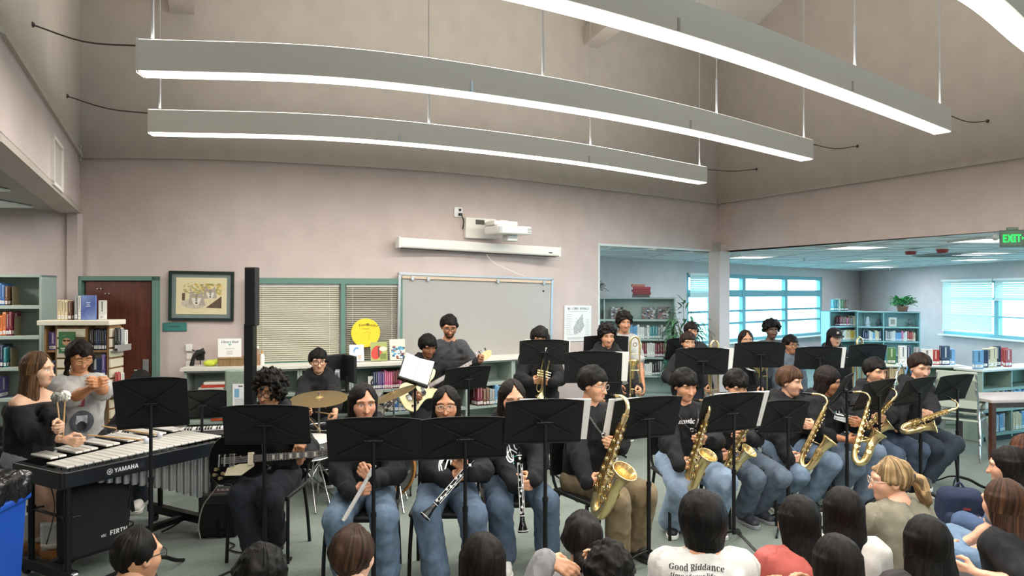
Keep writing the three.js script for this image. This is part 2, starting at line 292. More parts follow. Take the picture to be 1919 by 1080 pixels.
  function blind(name, label, parent, x0, x1, yTop, yBot, step) {
    const b = thing(name, label, 'blind'); b.position.copy(parent.position); b.rotation.copy(parent.rotation);
    const n = Math.floor((yTop - yBot) / step), sg = new THREE.BoxGeometry(x1 - x0 - 0.04, 0.003, step * 1.02).rotateX(1.15);
    mesh('headrail', [box(x1 - x0, 0.05, 0.06, (x0 + x1) / 2, yTop, 0.05)], M.white, b);
    for (let i = 1; i <= n; i++) { const s = mesh('slat', sg, slatM, b); s.position.set((x0 + x1) / 2, yTop - i * step, 0.05); }
    mesh('bottom_rail', [box(x1 - x0 - 0.02, 0.03, 0.03, (x0 + x1) / 2, yTop - (n + 1) * step, 0.05)], M.white, b);
    return b;
  }
  blind('window_blind', 'lowered pale horizontal blind of the window behind the low shelves', wb.w, 0.02, wb.L * tB(1866) - 0.02, 2.15, 0.95, 0.05);
  blind('window_blind', 'half raised pale blind at the right edge of the photo', wb.w, wb.L * tB(1866) + 0.02, wb.L * tB(1990) - 0.02, 2.15, 1.72, 0.05);
  blind('window_blind', 'short raised blind at the top of the wide window behind the column', wa.w, 0.03, wa.L * 0.155, 2.26, 1.8, 0.045);
  // ceiling
  const outline = [...wallPts(1110, 1345, 40), ...RW.slice(1), [12.6, 4.6], [B1[0] + 0.4, B1[1]], [A1[0] + 0.3, A1[1] - 0.4], [A0[0] - 0.2, A0[1] - 0.4]];
  const sh = new THREE.Shape(outline.map(([x, z]) => new THREE.Vector2(x, -z)));
  const cg = new THREE.ShapeGeometry(sh).rotateX(-Math.PI / 2); { const p = cg.attributes.position; for (let i = 0; i < p.count; i++) p.setY(i, CEIL2(p.getX(i), p.getZ(i)) + 0.01); }
  const cg2 = cg.clone().translate(0, 0.12, 0);
  const ceil2 = struct(mesh('ceiling_library', [cg, cg2], M.ceilTile));
  // grid bars between the tiles
  const inPoly = (x, z) => { let c = false; for (let i = 0, j = outline.length - 1; i < outline.length; j = i++) { const [xi, zi] = outline[i], [xj, zj] = outline[j]; if ((zi > z) !== (zj > z) && x < (xj - xi) * (z - zi) / (zj - zi) + xi) c = !c; } return c; };
  const bars = [];
  const run = (f) => { let s0 = null; for (let k = 0; k <= 80; k++) { const p = f(k / 80), ins = inPoly(p.x, p.z) && k < 80; if (ins && !s0) s0 = p; if (!ins && s0) { if (s0.distanceTo(p) > 0.3) bars.push(beam(s0, p, 0.03, 0.012)); s0 = null; } } };
  for (let i = 0; i < 30; i++) { const k = -10 + i * 0.61 * 1.4; run((t) => { const x = 0.5 + t * 12, z = -3.5 - i * 0.61 - t * 0.5; return V(x, CEIL2(x, z) + 0.004, z); }); }
  for (let i = 0; i < 10; i++) run((t) => { const x = 0.6 + i * 1.22 - t * 0.6, z = -2 - t * 19; return V(x, CEIL2(x, z) + 0.004, z); });
  mesh('ceiling_grid', bars, mat('#d2d8d9', 0.8), ceil2);
}
function onCeil(px, py) { let lo = 5, hi = 40; for (let i = 0; i < 40; i++) { const d = (lo + hi) / 2, p = at(px, py, d); if (p.y > CEIL2(p.x, p.z)) hi = d; else lo = d; } const p = at(px, py, lo); p.y = CEIL2(p.x, p.z); return p; }
[[1408, 481, 'nearest the column'], [1605, 463, 'above the wide window, middle of three'], [1628, 488, 'further back than its middle neighbour'], [1645, 500, 'nearest the far corner of the library'], [1856, 449, 'left of the exit sign'], [1840, 474, 'below the exit sign in the photo'], [1828, 486, 'above the blinds of the right window']].forEach(([px, py, where]) => {
  const p = onCeil(px, py), t = thing('ceiling_light', 'square recessed ceiling light panel ' + where, 'ceiling light', [p.x, p.y, p.z], 0.1, 'light panels in the library ceiling');
  mesh('frame', [box(0.7, 0.03, 0.03, 0, -0.005, 0.335), box(0.7, 0.03, 0.03, 0, -0.005, -0.335), box(0.03, 0.03, 0.66, 0.335, -0.005, 0), box(0.03, 0.03, 0.66, -0.335, -0.005, 0)], M.white, t);
  mesh('diffuser', [box(0.65, 0.012, 0.65, 0, -0.004, 0)], panelEmit, t);
  const l = new THREE.RectAreaLight(0xf2f7ff, PANEL_POWER, 0.64, 0.64); l.position.set(0, -0.03, 0); l.rotation.x = -Math.PI / 2; l.name = 'panel_lamp'; t.add(l);
});
// outside: lawn, hedge
{
  const lawn = mesh('lawn', [box(60, 0.1, 50, 10, -0.25, -48)], mat('#b9bfb2', 1)); struct(lawn);
  const court = mesh('pavement_outside', [box(20, 0.1, 40, 25, -0.25, -5)], mat('#b7b5ad', 1)); struct(court);
}
// ---------- pendant lights ----------
const pendantGrey = mat('#dcd9d4', 0.6, 0, { bumpMap: metalBump, bumpScale: 0.0002 });
const pendantEmit = new THREE.MeshStandardMaterial({ color: C('#ffffff'), emissive: C('#fffaf0'), emissiveIntensity: 2.6 });
const PH = 1.45;
function pendant(label, pix, rods, wires) {
  const pts = pix[0].isVector3 ? pix : pix.map(([x, y]) => { const p = at(x, y, PH * F / (CY - y)); return V(p.x, 0, p.z); });
  const curve = new THREE.CatmullRomCurve3(pts, false, 'centripetal'), N = 36, line = [];
  for (let i = 0; i <= N; i++) { const p = curve.getPointAt(i / N); line.push([p.x, p.z]); }
  const y0 = EYE + PH, hgt = 0.215, w = 0.15;
  const t = thing('pendant_light', label, 'pendant light', [0, 0, 0], 0, 'long linear pendant lights');
  mesh('housing', [ribbon(line, y0 + 0.012, y0 + hgt, w)], pendantGrey, t, false);
  // lens is inset 1 cm from the housing's faces
  const inset = line.map((p, i) => { const a = line[Math.max(0, i - 1)], b = line[Math.min(N, i + 1)], dx = b[0] - a[0], dz = b[1] - a[1], l = Math.hypot(dx, dz); return [p[0] - dz / l * 0.012, p[1] + dx / l * 0.012]; });
  mesh('lens', [ribbon(inset.slice(0), y0, y0 + 0.0125, w - 0.024)], pendantEmit, t, false);
  const mid = (u) => { const p = curve.getPointAt(u), q = curve.getTangentAt(u); return V(p.x - q.z * w / 2, 0, p.z + q.x * w / 2); };
  for (const k of [0.0015, 0.9985]) { const m = mid(k), q = curve.getTangentAt(k); const e = mesh('end_cap', [box(0.008, hgt + 0.004, w + 0.004)], pendantGrey, t); e.position.set(m.x, y0 + hgt / 2, m.z); e.rotation.y = Math.atan2(-q.z, q.x); }
  const S = 6;
  for (let i = 0; i < S; i++) {
    const a = mid(i / S), b = mid((i + 1) / S), c = a.clone().add(b).multiplyScalar(0.5), l = new THREE.RectAreaLight(0xfffaf2, PENDANT_POWER, a.distanceTo(b), w - 0.03);
    l.position.set(c.x, y0 - 0.012, c.z); l.rotation.set(-Math.PI / 2, 0, Math.atan2(-(b.z - a.z), b.x - a.x)); l.name = 'pendant_lamp'; t.add(l);
  }
  mesh('upper_lens', [ribbon(inset, y0 + hgt, y0 + hgt + 0.006, w - 0.024)], pendantEmit, t, false);
  for (let i = 0; i < 3; i++) {
    const a = mid(i / 3), b = mid((i + 1) / 3), c = a.clone().add(b).multiplyScalar(0.5), l = new THREE.RectAreaLight(0xfffaf2, PENDANT_UP, a.distanceTo(b), w - 0.03);
    l.position.set(c.x, y0 + hgt + 0.03, c.z); l.rotation.set(Math.PI / 2, 0, -Math.atan2(-(b.z - a.z), b.x - a.x)); l.name = 'pendant_uplamp'; t.add(l);
  }
  for (const u of rods) {
    const m = mid(u); mesh('hanger', [rod(V(m.x, y0 + hgt, m.z), V(m.x, 8.1, m.z), 0.006, 0.006, 8), rod(V(m.x, y0 + hgt, m.z), V(m.x, y0 + hgt + 0.35, m.z), 0.011, 0.011, 8)], M.alu, t);
  }
  for (const u of [1 / 3, 2 / 3]) { const a = curve.getPointAt(u), q = curve.getTangentAt(u); const j = mesh('joint_clip', [box(0.02, 0.08, 0.006)], M.alu, t); j.position.set(a.x - q.z * (w + 0.003), y0 + 0.05, a.z + q.x * (w + 0.003)); j.rotation.y = Math.atan2(-q.z, q.x); }
  for (const [u, end, sag] of wires) {
    const m = mid(u); m.y = y0 + hgt - 0.02; const e = end, c = m.clone().add(e).multiplyScalar(0.5); c.y -= sag;
    mesh('guy_wire', [sweep([m, c, e], 0.006, 6), new THREE.SphereGeometry(0.022, 8, 6).translate(e.x, e.y, e.z)], plain('#4b4642', 0.6, 0.4), t);
  }
  return t;
}
// anchor points on the walls
const leftWallAt = (px, py) => { const a = LS[LS.length - 2], b = LS[LS.length - 1], k = (px - CX) / F, t = (a[0] + a[1] * k) / (-(b[0] - a[0]) - k * (b[1] - a[1])), z = a[1] + t * (b[1] - a[1]); return at(px, py, -z); };
const rightWallAt = (px, py) => { const a = RW[0], b = RW[1], k = (px - CX) / F, t = (a[0] + a[1] * k) / (-(b[0] - a[0]) - k * (b[1] - a[1])), z = a[1] + t * (b[1] - a[1]); return at(px, py, -z); };
pendant('long grey pendant light, the middle one with both ends in view', [[271, 147], [640, 160], [1000, 203], [1250, 246], [1500, 303]], [0.012, 0.43, 0.74, 0.99], [[0.003, leftWallAt(60, 46), 0.05], [0.997, rightWallAt(1607, 274), 0.05]]);
pendant('furthest and lowest of the long grey pendant lights, nearest the back wall', [[288, 256], [640, 266], [1027, 303], [1308, 346]], [0.012, 0.38, 0.68, 0.99], [[0.003, leftWallAt(125, 180), 0.04], [0.997, rightWallAt(1418, 317), 0.03]]);
pendant('long grey pendant light running from the top edge towards the right wall', [[600, -62], [933, 0], [1280, 91], [1530, 173], [1749, 253]], [0.05, 0.7, 0.99], [[0.997, rightWallAt(1851, 227), 0.05]]);
pendant('pendant light cut off by the top right corner of the photo', [[1500, -120], [1640, -60], [1787, 0], [1919, 102], [2060, 190], [2160, 240]], [0.1, 0.95], []);
// unseen pendants over the audience, behind and beside the camera, added as fill light
pendant('added unseen fill pendant light over the audience, above the right edge', [V(-1.4, 0, -0.3), V(1.6, 0, -1.5), V(4.4, 0, -3.3)], [0.1, 0.9], []);
pendant('added unseen fill pendant light over the audience, nearest the rear wall', [V(-3.2, 0, 2.2), V(0.4, 0, 1.2), V(4.0, 0, -0.6)], [0.1, 0.9], []);
// ---------- things on the back wall ----------
function canvasTex(w, h, draw) {
  const c = document.createElement('canvas'); c.width = w; c.height = h; draw(c.getContext('2d'), w, h);
  const t = new THREE.CanvasTexture(c); t.colorSpace = THREE.SRGBColorSpace; return t;
}
const face = (w, h, x = 0, y = 0, z = 0) => new THREE.PlaneGeometry(w, h).translate(x, y, z);
const printMat = (tex, rough = 0.7, extra = {}) => new THREE.MeshStandardMaterial({ map: tex, roughness: rough, ...extra });
function sheet(name, w, h, th, tex, edge, parent, rough = 0.7) {      // flat board with print on its front face
  const o = mesh(name, [box(w, h, th, 0, 0, -th / 2)], edge, parent);
  mesh('print', [face(w * 0.998, h * 0.998, 0, 0, 0.0008)], printMat(tex, rough), o, false); return o;
}
function onWall(o, px, py, off = 0) { const w = wallAt(px, py, off); o.position.copy(w.p); o.rotation.y = w.turn; return o; }
const wallSize = (x0, x1, y0, y1) => { const a = wallAt(x0, (y0 + y1) / 2).p, b = wallAt(x1, (y0 + y1) / 2).p, s = wallS((x0 + x1) / 2); return [Math.hypot(a.x - b.x, a.z - b.z), (y1 - y0) / s]; };
{ // door
  const g = new THREE.Group(); g.name = 'door_1'; struct(g); scene.add(g);
  onWall(g, 226, CY, 0.0); g.position.y = 0; const W = 0.84, Hh = 2.0;
  mesh('door_leaf', [rbox(W - 0.1, Hh, 0.05, 0.004, 0, Hh / 2, 0.02)], M.doorWood, g);
  const f = 0.05; mesh('frame', [box(f, Hh + f, 0.12, -W / 2, (Hh + f) / 2, 0.03), box(f, Hh + f, 0.12, W / 2, (Hh + f) / 2, 0.03), box(W + f, f, 0.12, 0, Hh + f / 2 + 0.004, 0.03)], M.teal, g);
  mesh('handle', [rbox(0.07, 0.16, 0.02, 0.008, 0.31, 1.02, 0.055), rod(V(0.3, 0.98, 0.06), V(0.3, 0.98, 0.11), 0.011), rod(V(0.32, 0.98, 0.11), V(0.21, 0.98, 0.11), 0.011)], M.alu, g);
  for (const [x, y] of [[-0.23, 1.91], [-0.19, 1.91], [-0.14, 1.855], [-0.1, 1.855]]) mesh('hook', [cyl(0.008, 0.008, 0.02, 8).rotateX(Math.PI / 2).translate(x, y, 0.055)], M.alu, g);
}
{ // framed wolf print
  const [w, h] = [0.72, 0.575], t = thing('framed_print', 'dark green framed print of two wolves hanging beside the door', 'picture'); onWall(t, 378.5, 555, 0.004); t.rotation.z = -0.012;
  const b = 0.032; mesh('frame', [box(w, b, 0.03, 0, h / 2 - b / 2, 0.015), box(w, b, 0.03, 0, -h / 2 + b / 2, 0.015), box(b, h - 2 * b, 0.03, w / 2 - b / 2, 0, 0.015), box(b, h - 2 * b, 0.03, -w / 2 + b / 2, 0, 0.015)], mat('#1d2d2a', 0.35), t);
  mesh('mat_board', [box(w - 0.05, h - 0.05, 0.008, 0, 0, 0.006)], mat('#7c8b88', 0.8), t);
  const tex = canvasTex(512, 400, (c, W, H) => {
    c.fillStyle = '#e6dcb4'; c.fillRect(0, 0, W, H); c.fillStyle = '#cbb88a'; c.font = 'italic 18px serif'; 
    const R = (n, f) => { for (let i = 0; i < n; i++) f(hash3(i, 1, 77), hash3(i, 2, 77), hash3(i, 3, 77)); };
    R(160, (a, b, d) => { c.fillStyle = ['#d9b95a', '#c9a646', '#8a8a4a', '#e8d590', '#6d6a3a'][Math.floor(d * 5)]; c.globalAlpha = 0.55; c.fillRect(60 + a * 390, 60 + b * 110, 14 + d * 20, 10 + a * 14); });
    c.globalAlpha = 1; c.fillStyle = '#5f5136'; c.fillRect(60, 170, 30, 80); c.fillStyle = '#cfc6b4'; c.beginPath(); c.ellipse(170, 290, 120, 50, 0.1, 0, 7); c.fill(); c.fillStyle = '#5d4a38'; c.beginPath(); c.moveTo(300, 330); c.lineTo(460, 200); c.lineTo(460, 335); c.fill();
    const wolf = (x, y, s, fl) => { c.save(); c.translate(x, y); c.scale(fl * s, s); c.fillStyle = '#b3aa9a'; c.beginPath(); c.moveTo(-70, 60); c.lineTo(-60, -30); c.lineTo(-48, -74); c.lineTo(-22, -42); c.lineTo(22, -42); c.lineTo(46, -76); c.lineTo(58, -28); c.lineTo(80, 70); c.fill();
      c.fillStyle = '#eee9df'; c.beginPath(); c.moveTo(-44, 0); c.lineTo(-18, -14); c.lineTo(0, 30); c.lineTo(18, -14); c.lineTo(46, 0); c.lineTo(24, 56); c.lineTo(0, 72); c.lineTo(-26, 56); c.fill();
      c.fillStyle = '#9a9084'; c.beginPath(); c.moveTo(-14, -36); c.lineTo(14, -36); c.lineTo(7, 34); c.lineTo(-7, 34); c.fill(); c.fillStyle = '#151310'; c.beginPath(); c.ellipse(0, 46, 10, 8, 0, 0, 7); c.fill(); c.fillStyle = '#c99a2e'; for (const e of [-24, 24]) { c.beginPath(); c.ellipse(e, -8, 7, 5, 0, 0, 7); c.fill(); } c.restore(); };
    wolf(205, 225, 1.15, 1); wolf(345, 165, 0.95, -1);
    R(420, (a, b, d) => { c.strokeStyle = ['#f4efe2', '#6a6258', '#b3ab9b'][Math.floor(d * 3)]; c.globalAlpha = 0.6; const x = 90 + a * 340, y = 130 + b * 200; c.beginPath(); c.moveTo(x, y); c.lineTo(x + 14 * (d - 0.5) - 6, y + 20); c.stroke(); });
    c.globalAlpha = 1; c.fillStyle = '#7b6a45'; c.fillText('~ in the valley of wolves ~'.replace(/[a-z]/g, '.'), 150, 380);
  });
  sheet('artwork', w - 0.16, h - 0.15, 0.004, tex, M.paper, t, 0.5).position.z = 0.016;
  mesh('glazing', [box(w - 0.06, h - 0.06, 0.002, 0, 0, 0.022)], new THREE.MeshPhysicalMaterial({ color: C('#ffffff'), roughness: 0.03, transmission: 1, thickness: 0 }), t);
}
{ const t = mesh('door_sign', [rbox(0.27, 0.1, 0.012, 0.01)], mat('#3f7d78', 0.5)); tag(t, 'small teal plastic name plate under the framed print', 'sign'); onWall(t, 328, 613, 0.008);
  const tx = canvasTex(256, 96, (c) => { c.fillStyle = '#3f7d78'; c.fillRect(0, 0, 256, 96); c.fillStyle = '#173433'; c.font = 'bold 26px sans-serif'; c.fillText('LIBRARIAN', 58, 50); }); mesh('lettering', [face(0.25, 0.085, 0, 0, 0.0068)], printMat(tx), t, false); }
{ // electrical plates with cable
  const t = thing('wall_outlet', 'white wall phone plate and outlet stacked beside the counter', 'outlet'); onWall(t, 355, 668, 0); 
  mesh('plate', [rbox(0.07, 0.08, 0.03, 0.006, 0, 0.1, 0.015), rbox(0.06, 0.07, 0.012, 0.004, 0, 0.0, 0.006)], M.white, t); mesh('adapter', [rbox(0.06, 0.07, 0.04, 0.005, 0.0, -0.09, 0.02)], M.white, t); mesh('cord', [sweep([V(0.03, 0.08, 0.02), V(0.12, 0.02, 0.03), V(0.1, -0.3, 0.03), V(0.04, -0.5, 0.03)], 0.006, 6)], M.rubber, t);
  const p = thing('wall_phone', 'black telephone handset hooked on the end of the counter', 'telephone'); onWall(p, 377, 672, 0.16); mesh('handset', [sweep([V(0.08, 0.1, 0), V(0, 0.07, 0.03), V(-0.04, -0.02, 0.03), V(-0.06, -0.12, 0)], (u) => 0.022 + 0.016 * Math.pow(Math.abs(u - 0.5) * 2, 3), 10)], M.blackPlastic, p); mesh('cradle', [rbox(0.09, 0.12, 0.04, 0.01, 0.03, 0.05, -0.02)], M.blackPlastic, p);
}
{ // interior window with closed blinds
  const g = new THREE.Group(); g.name = 'window_3'; struct(g); scene.add(g); const a = wallAt(468, 600), b = wallAt(748, 600), L = Math.hypot(a.p.x - b.p.x, a.p.z - b.p.z), c = wallAt(608, 600);
  g.position.set((a.p.x + b.p.x) / 2 + c.n.x * 0.03, 0, (a.p.z + b.p.z) / 2 + c.n.z * 0.03); g.rotation.y = Math.atan2(-(b.p.z - a.p.z), b.p.x - a.p.x);
  const y0 = 1.0, y1 = 2.035, x0 = -L / 2, x1 = L / 2, xm = x0 + L * (637 - 468) / 280, f = 0.05;
  mesh('frame', [box(L + 0.04, 0.07, 0.1, 0, y1 - 0.03, 0.03), box(f, y1 - y0, 0.1, x0, (y0 + y1) / 2, 0.03), box(f, y1 - y0, 0.1, x1, (y0 + y1) / 2, 0.03), box(L, f, 0.1, 0, y0 + 0.02, 0.03)], M.teal, g);
  mesh('mullion', [box(0.055, y1 - y0 - 0.05, 0.1, xm, (y0 + y1) / 2, 0.032)], M.teal, g);
  const glass = new THREE.MeshPhysicalMaterial({ color: C('#ffffff'), roughness: 0.05, transmission: 1, thickness: 0, ior: 1.4 });
  for (const [p, q, where, tilt, col] of [[x0 + 0.03, xm - 0.04, 'wide cream blind closed in the interior window behind the drummer', 0.95, '#c8c4b1'], [xm + 0.04, x1 - 0.03, 'narrow grey-beige blind closed behind the yellow paper disc', 0.75, '#aeab9c']]) {
    mesh('pane', [box(q - p, y1 - y0 - 0.1, 0.006, (p + q) / 2, (y0 + y1) / 2, 0.06)], glass, g);
    const bl = thing('window_blind', where, 'blind'); bl.position.copy(g.position); bl.rotation.copy(g.rotation);
    mesh('headrail', [box(q - p, 0.035, 0.03, (p + q) / 2, y1 - 0.085, 0.03)], M.white, bl);
    const step = 0.0245, n = Math.floor((y1 - y0 - 0.14) / step), sg = new THREE.BoxGeometry(q - p - 0.01, 0.0016, 0.027).rotateX(tilt), sm = mat(col, 0.6);
    for (let i = 0; i < n; i++) { const s = mesh('slat', sg, sm, bl); s.position.set((p + q) / 2, y1 - 0.115 - i * step, 0.03); }
    for (const u of [0.12, 0.88]) mesh('ladder_cord', [box(0.004, y1 - y0 - 0.1, 0.002, lerp(p, q, u), (y0 + y1) / 2, 0.046)], M.paper, bl);
  }
}
{ // yellow paper disc
  const tx = canvasTex(256, 256, (c) => { c.fillStyle = '#f0cf35'; c.fillRect(0, 0, 256, 256); for (let i = 0; i < 300; i++) { c.fillStyle = i % 2 ? '#f6da4c' : '#e8c22a'; c.globalAlpha = 0.3; c.fillRect(hash3(i, 1, 3) * 256, hash3(i, 2, 3) * 256, 18, 8); } c.globalAlpha = 1; c.fillStyle = '#3b3310'; c.font = 'italic bold 30px serif'; c.save(); c.translate(62, 72); c.rotate(-0.12); c.fillText('Young', 0, 0); c.restore(); c.save(); c.translate(128, 62); c.rotate(0.16); c.fillText('Reader', 0, 0); c.restore(); c.font = 'italic 20px serif'; c.fillText('Award', 96, 98); c.strokeStyle = '#a98c18'; c.lineWidth = 3; c.beginPath(); c.moveTo(110, 130); c.quadraticCurveTo(150, 110, 170, 130); c.quadraticCurveTo(150, 150, 160, 190); c.stroke(); });
  const o = mesh('paper_disc', [cyl(0.175, 0.175, 0.004, 48).rotateX(Math.PI / 2)], mat('#efcd33', 0.8)); tag(o, 'round yellow paper sign taped to the window glass', 'paper sign'); onWall(o, 682, 623, 0.13);
  mesh('lettering', [new THREE.CircleGeometry(0.174, 48).translate(0, 0, 0.0028)], printMat(tx, 0.8), o, false);
}
{ // whiteboard with tray and rail
  const t = thing('whiteboard', 'large whiteboard with aluminium rail on the back wall', 'whiteboard'); onWall(t, 894, 597, 0.05); t.rotation.z = -0.022; t.rotation.y -= 0.05;
  const w = 2.24, h = 1.11; mesh('panel', [box(w, h, 0.03)], mat('#a4a19c', 0.3), t);
  mesh('frame', [box(w + 0.03, 0.03, 0.045, 0, h / 2 + 0.0, 0.003), box(w + 0.03, 0.03, 0.045, 0, -h / 2, 0.003), box(0.03, h, 0.045, w / 2, 0, 0.003), box(0.03, h, 0.045, -w / 2, 0, 0.003)], M.alu, t);
  mesh('map_rail', [box(w - 0.06, 0.03, 0.03, 0, h / 2 - 0.045, 0.022)], mat('#c9b39b', 0.6), t);
  for (const x of [-0.96, -0.75, 0.25, 0.97]) mesh('rail_hook', [box(0.035, 0.05, 0.02, x, h / 2 - 0.055, 0.045)], M.alu, t);
  mesh('pen_tray', [box(w - 0.1, 0.02, 0.07, 0, -h / 2 - 0.005, 0.05)], M.alu, t);
  mesh('magnet', [cyl(0.012, 0.012, 0.012, 12).rotateX(Math.PI / 2).translate(0.98, h / 2 - 0.17, 0.02)], M.blackPlastic, t);
}
{ // rolled-up projection screen
  const t = thing('projection_screen', 'white tube of a rolled-up projection screen above the whiteboard', 'projection screen'); onWall(t, 898, 465, 0.1); t.rotation.z = -0.022; t.rotation.y -= 0.04;
  mesh('case', [rbox(2.36, 0.13, 0.12, 0.03)], M.white, t); mesh('slot', [box(2.28, 0.012, 0.05, 0, -0.068, 0)], M.blackPlastic, t);
  for (const s of [-1, 1]) mesh('end_cap', [rbox(0.03, 0.14, 0.13, 0.012, s * 1.18, 0, 0)], M.whiteGloss, t);
  mesh('badge', [box(0.06, 0.014, 0.004, 1.02, -0.02, 0.062)], M.blackPlastic, t); mesh('pull_cord', [sweep([V(0.05, -0.08, 0.0), V(0.12, -0.16, 0.0), V(0.4, -0.28, 0.0), V(0.68, -0.36, -0.02)], 0.004, 6)], M.paper, t);
}
{ // projector
  const t = thing('projector', 'white short-throw projector on a wall arm above the screen', 'projector'); onWall(t, 905, 432, 0);
  mesh('wall_plate', [rbox(0.46, 0.27, 0.06, 0.01, -0.06, 0.02, 0.03)], M.white, t); mesh('cable_port', [box(0.13, 0.06, 0.01, -0.08, 0.1, 0.062)], plain('#4f5048', 0.7), t);
  mesh('arm', [rbox(0.12, 0.06, 0.42, 0.01, 0.05, 0.07, 0.25)], M.white, t);
  const b = mesh('body', [rbox(0.52, 0.11, 0.36, 0.03, 0.13, -0.03, 0.42)], M.whiteGloss, t); mesh('lens_hood', [rbox(0.36, 0.06, 0.22, 0.02, 0.06, 0.06, 0.38)], M.white, t); mesh('foot', [rbox(0.16, 0.1, 0.14, 0.02, 0.16, -0.12, 0.42)], plain('#c9ccca', 0.5), t);
  for (const x of [-0.1, 0.34]) for (let k = 0; k < 5; k++) mesh('vent', [box(0.06, 0.006, 0.004, x, -0.055 + k * 0.013, 0.602)], plain('#8d9190', 0.6), b);
  const o = thing('wall_socket', 'small white double socket with a plug above the projector', 'outlet'); onWall(o, 858, 398, 0); mesh('plate', [rbox(0.12, 0.13, 0.02, 0.006, 0, 0, 0.01)], M.whiteGloss, o); mesh('plug', [rbox(0.045, 0.035, 0.04, 0.006, 0.02, -0.03, 0.035), rbox(0.03, 0.03, 0.02, 0.004, 0.02, 0.03, 0.025)], M.blackPlastic, o); mesh('cord', [sweep([V(0.03, -0.04, 0.05), V(0.06, -0.12, 0.05), V(0.055, -0.22, 0.03)], 0.007, 6)], M.rubber, o);
}
{ // poster
  const tx = canvasTex(512, 512, (c) => { c.fillStyle = '#e2e4e2'; c.fillRect(0, 0, 512, 512); c.fillStyle = '#333'; c.font = 'bold 44px monospace'; c.fillText('My LIBRO REVEALS', 60, 60, 400); c.font = '20px sans-serif'; c.fillStyle = '#777'; c.fillText('please read before checking out a book', 90, 92, 340); c.strokeStyle = '#8b8f8f'; c.fillStyle = '#b4b8b8'; c.lineWidth = 3; c.beginPath(); c.moveTo(190, 420); c.lineTo(170, 330); c.lineTo(230, 230); c.lineTo(300, 170); c.lineTo(345, 120); c.lineTo(340, 220); c.lineTo(380, 290); c.lineTo(310, 380); c.lineTo(250, 400); c.closePath(); c.fill(); c.stroke();
    for (let i = 0; i < 70; i++) { c.strokeStyle = i % 3 ? '#6f7474' : '#e9eaea'; c.beginPath(); const x = 180 + hash3(i, 1, 9) * 180, y = 170 + hash3(i, 2, 9) * 220; c.moveTo(x, y); c.lineTo(x + 30 * (hash3(i, 3, 9) - 0.5), y + 22); c.stroke(); } for (let i = 0; i < 12; i++) { c.fillStyle = '#a9adad'; c.fillRect(40, 130 + i * 26, 80 + 40 * hash3(i, 5, 9), 5); c.fillRect(400, 200 + i * 22, 70, 5); } c.fillStyle = '#999'; c.fillRect(60, 460, 380, 6); c.fillRect(60, 476, 300, 6); });
  const [w, h] = [0.545, 0.52], t = sheet('poster', w, h, 0.004, tx, M.paper, scene, 0.8); tag(t, 'white poster with a grey drawing on the wall right of the whiteboard', 'poster'); onWall(t, 1082, 606, 0.012); t.rotation.z = -0.02;
}
// timber stubs of the roof trusses
for (const [px, py, q, label] of [[1108, 72, [1170, 20], 'pale timber strut jutting from the upper back wall'], [338, 4, [338, -60], 'small boxed beam end at the top edge of the photo']]) {
  const w = wallAt(px, py), a = w.p.clone().addScaledVector(w.n, -0.05), b = at(q[0], q[1], F / w.s - 1.1), o = mesh('roof_strut', [beam(a, b, 0.26, 0.26)], M.wallUp); tag(o, label, 'beam');
}
{ // soffit: return air grille and speaker
  const a = LS.at(-2), b = LS.at(-1), dx = b[0] - a[0], dz = b[1] - a[1], turn = Math.atan2(-dz, dx), n = V(-dz, 0, dx).normalize(); 
  const put = (o, px, py, off) => { const p = leftWallAt(px, py); o.position.copy(p).addScaledVector(n, off); o.rotation.y = turn; };
  const g = thing('air_grille', 'white framed return air grille on the left soffit', 'vent'); put(g, 104, 309, 0.0); mesh('frame', [box(0.62, 0.03, 0.03, 0, 0.2, 0.015), box(0.62, 0.03, 0.03, 0, -0.2, 0.015), box(0.03, 0.4, 0.03, 0.295, 0, 0.015), box(0.03, 0.4, 0.03, -0.295, 0, 0.015)], M.white, g); mesh('panel', [box(0.57, 0.38, 0.012, 0, 0, 0.006)], plain('#bfb6ae', 0.8), g);
  const s = thing('wall_speaker', 'small grey loudspeaker on the corner of the left soffit', 'speaker'); const p = at(141, 287, 8.12); s.position.copy(p); s.rotation.y = 0.7; mesh('cabinet', [rbox(0.11, 0.19, 0.12, 0.012)], plain('#a8a39c', 0.6), s); mesh('grille', [rbox(0.09, 0.16, 0.01, 0.004, 0, 0, 0.062)], plain('#928d86', 0.8), s); mesh('bracket', [rod(V(0, 0, -0.05), V(-0.02, 0.02, -0.12), 0.012)], plain('#6d6862', 0.5), s);
  const s2 = thing('wall_speaker', 'small grey loudspeaker on top of the corner column', 'speaker'); s2.position.copy(at(1343, 463, F / 109.5 - 0.2)); s2.rotation.y = -0.1; mesh('cabinet', [rbox(0.12, 0.17, 0.12, 0.012)], plain('#9d9790', 0.6), s2); mesh('grille', [rbox(0.1, 0.14, 0.01, 0.004, 0, 0, 0.062)], plain('#87817a', 0.8), s2); mesh('badge', [box(0.012, 0.012, 0.004, 0, 0.01, 0.068)], M.blackPlastic, s2);
  const wp = mesh('wall_sensor', [rbox(0.075, 0.12, 0.012, 0.005)], M.white); tag(wp, 'small blank white plate on the header over the right opening', 'wall plate'); const q = rightWallAt(1666, 412), rn = V(RW[1][1] - RW[0][1], 0, -(RW[1][0] - RW[0][0])).normalize(); wp.position.copy(q).addScaledVector(rn, 0.008); wp.rotation.y = Math.atan2(rn.x, rn.z);
}
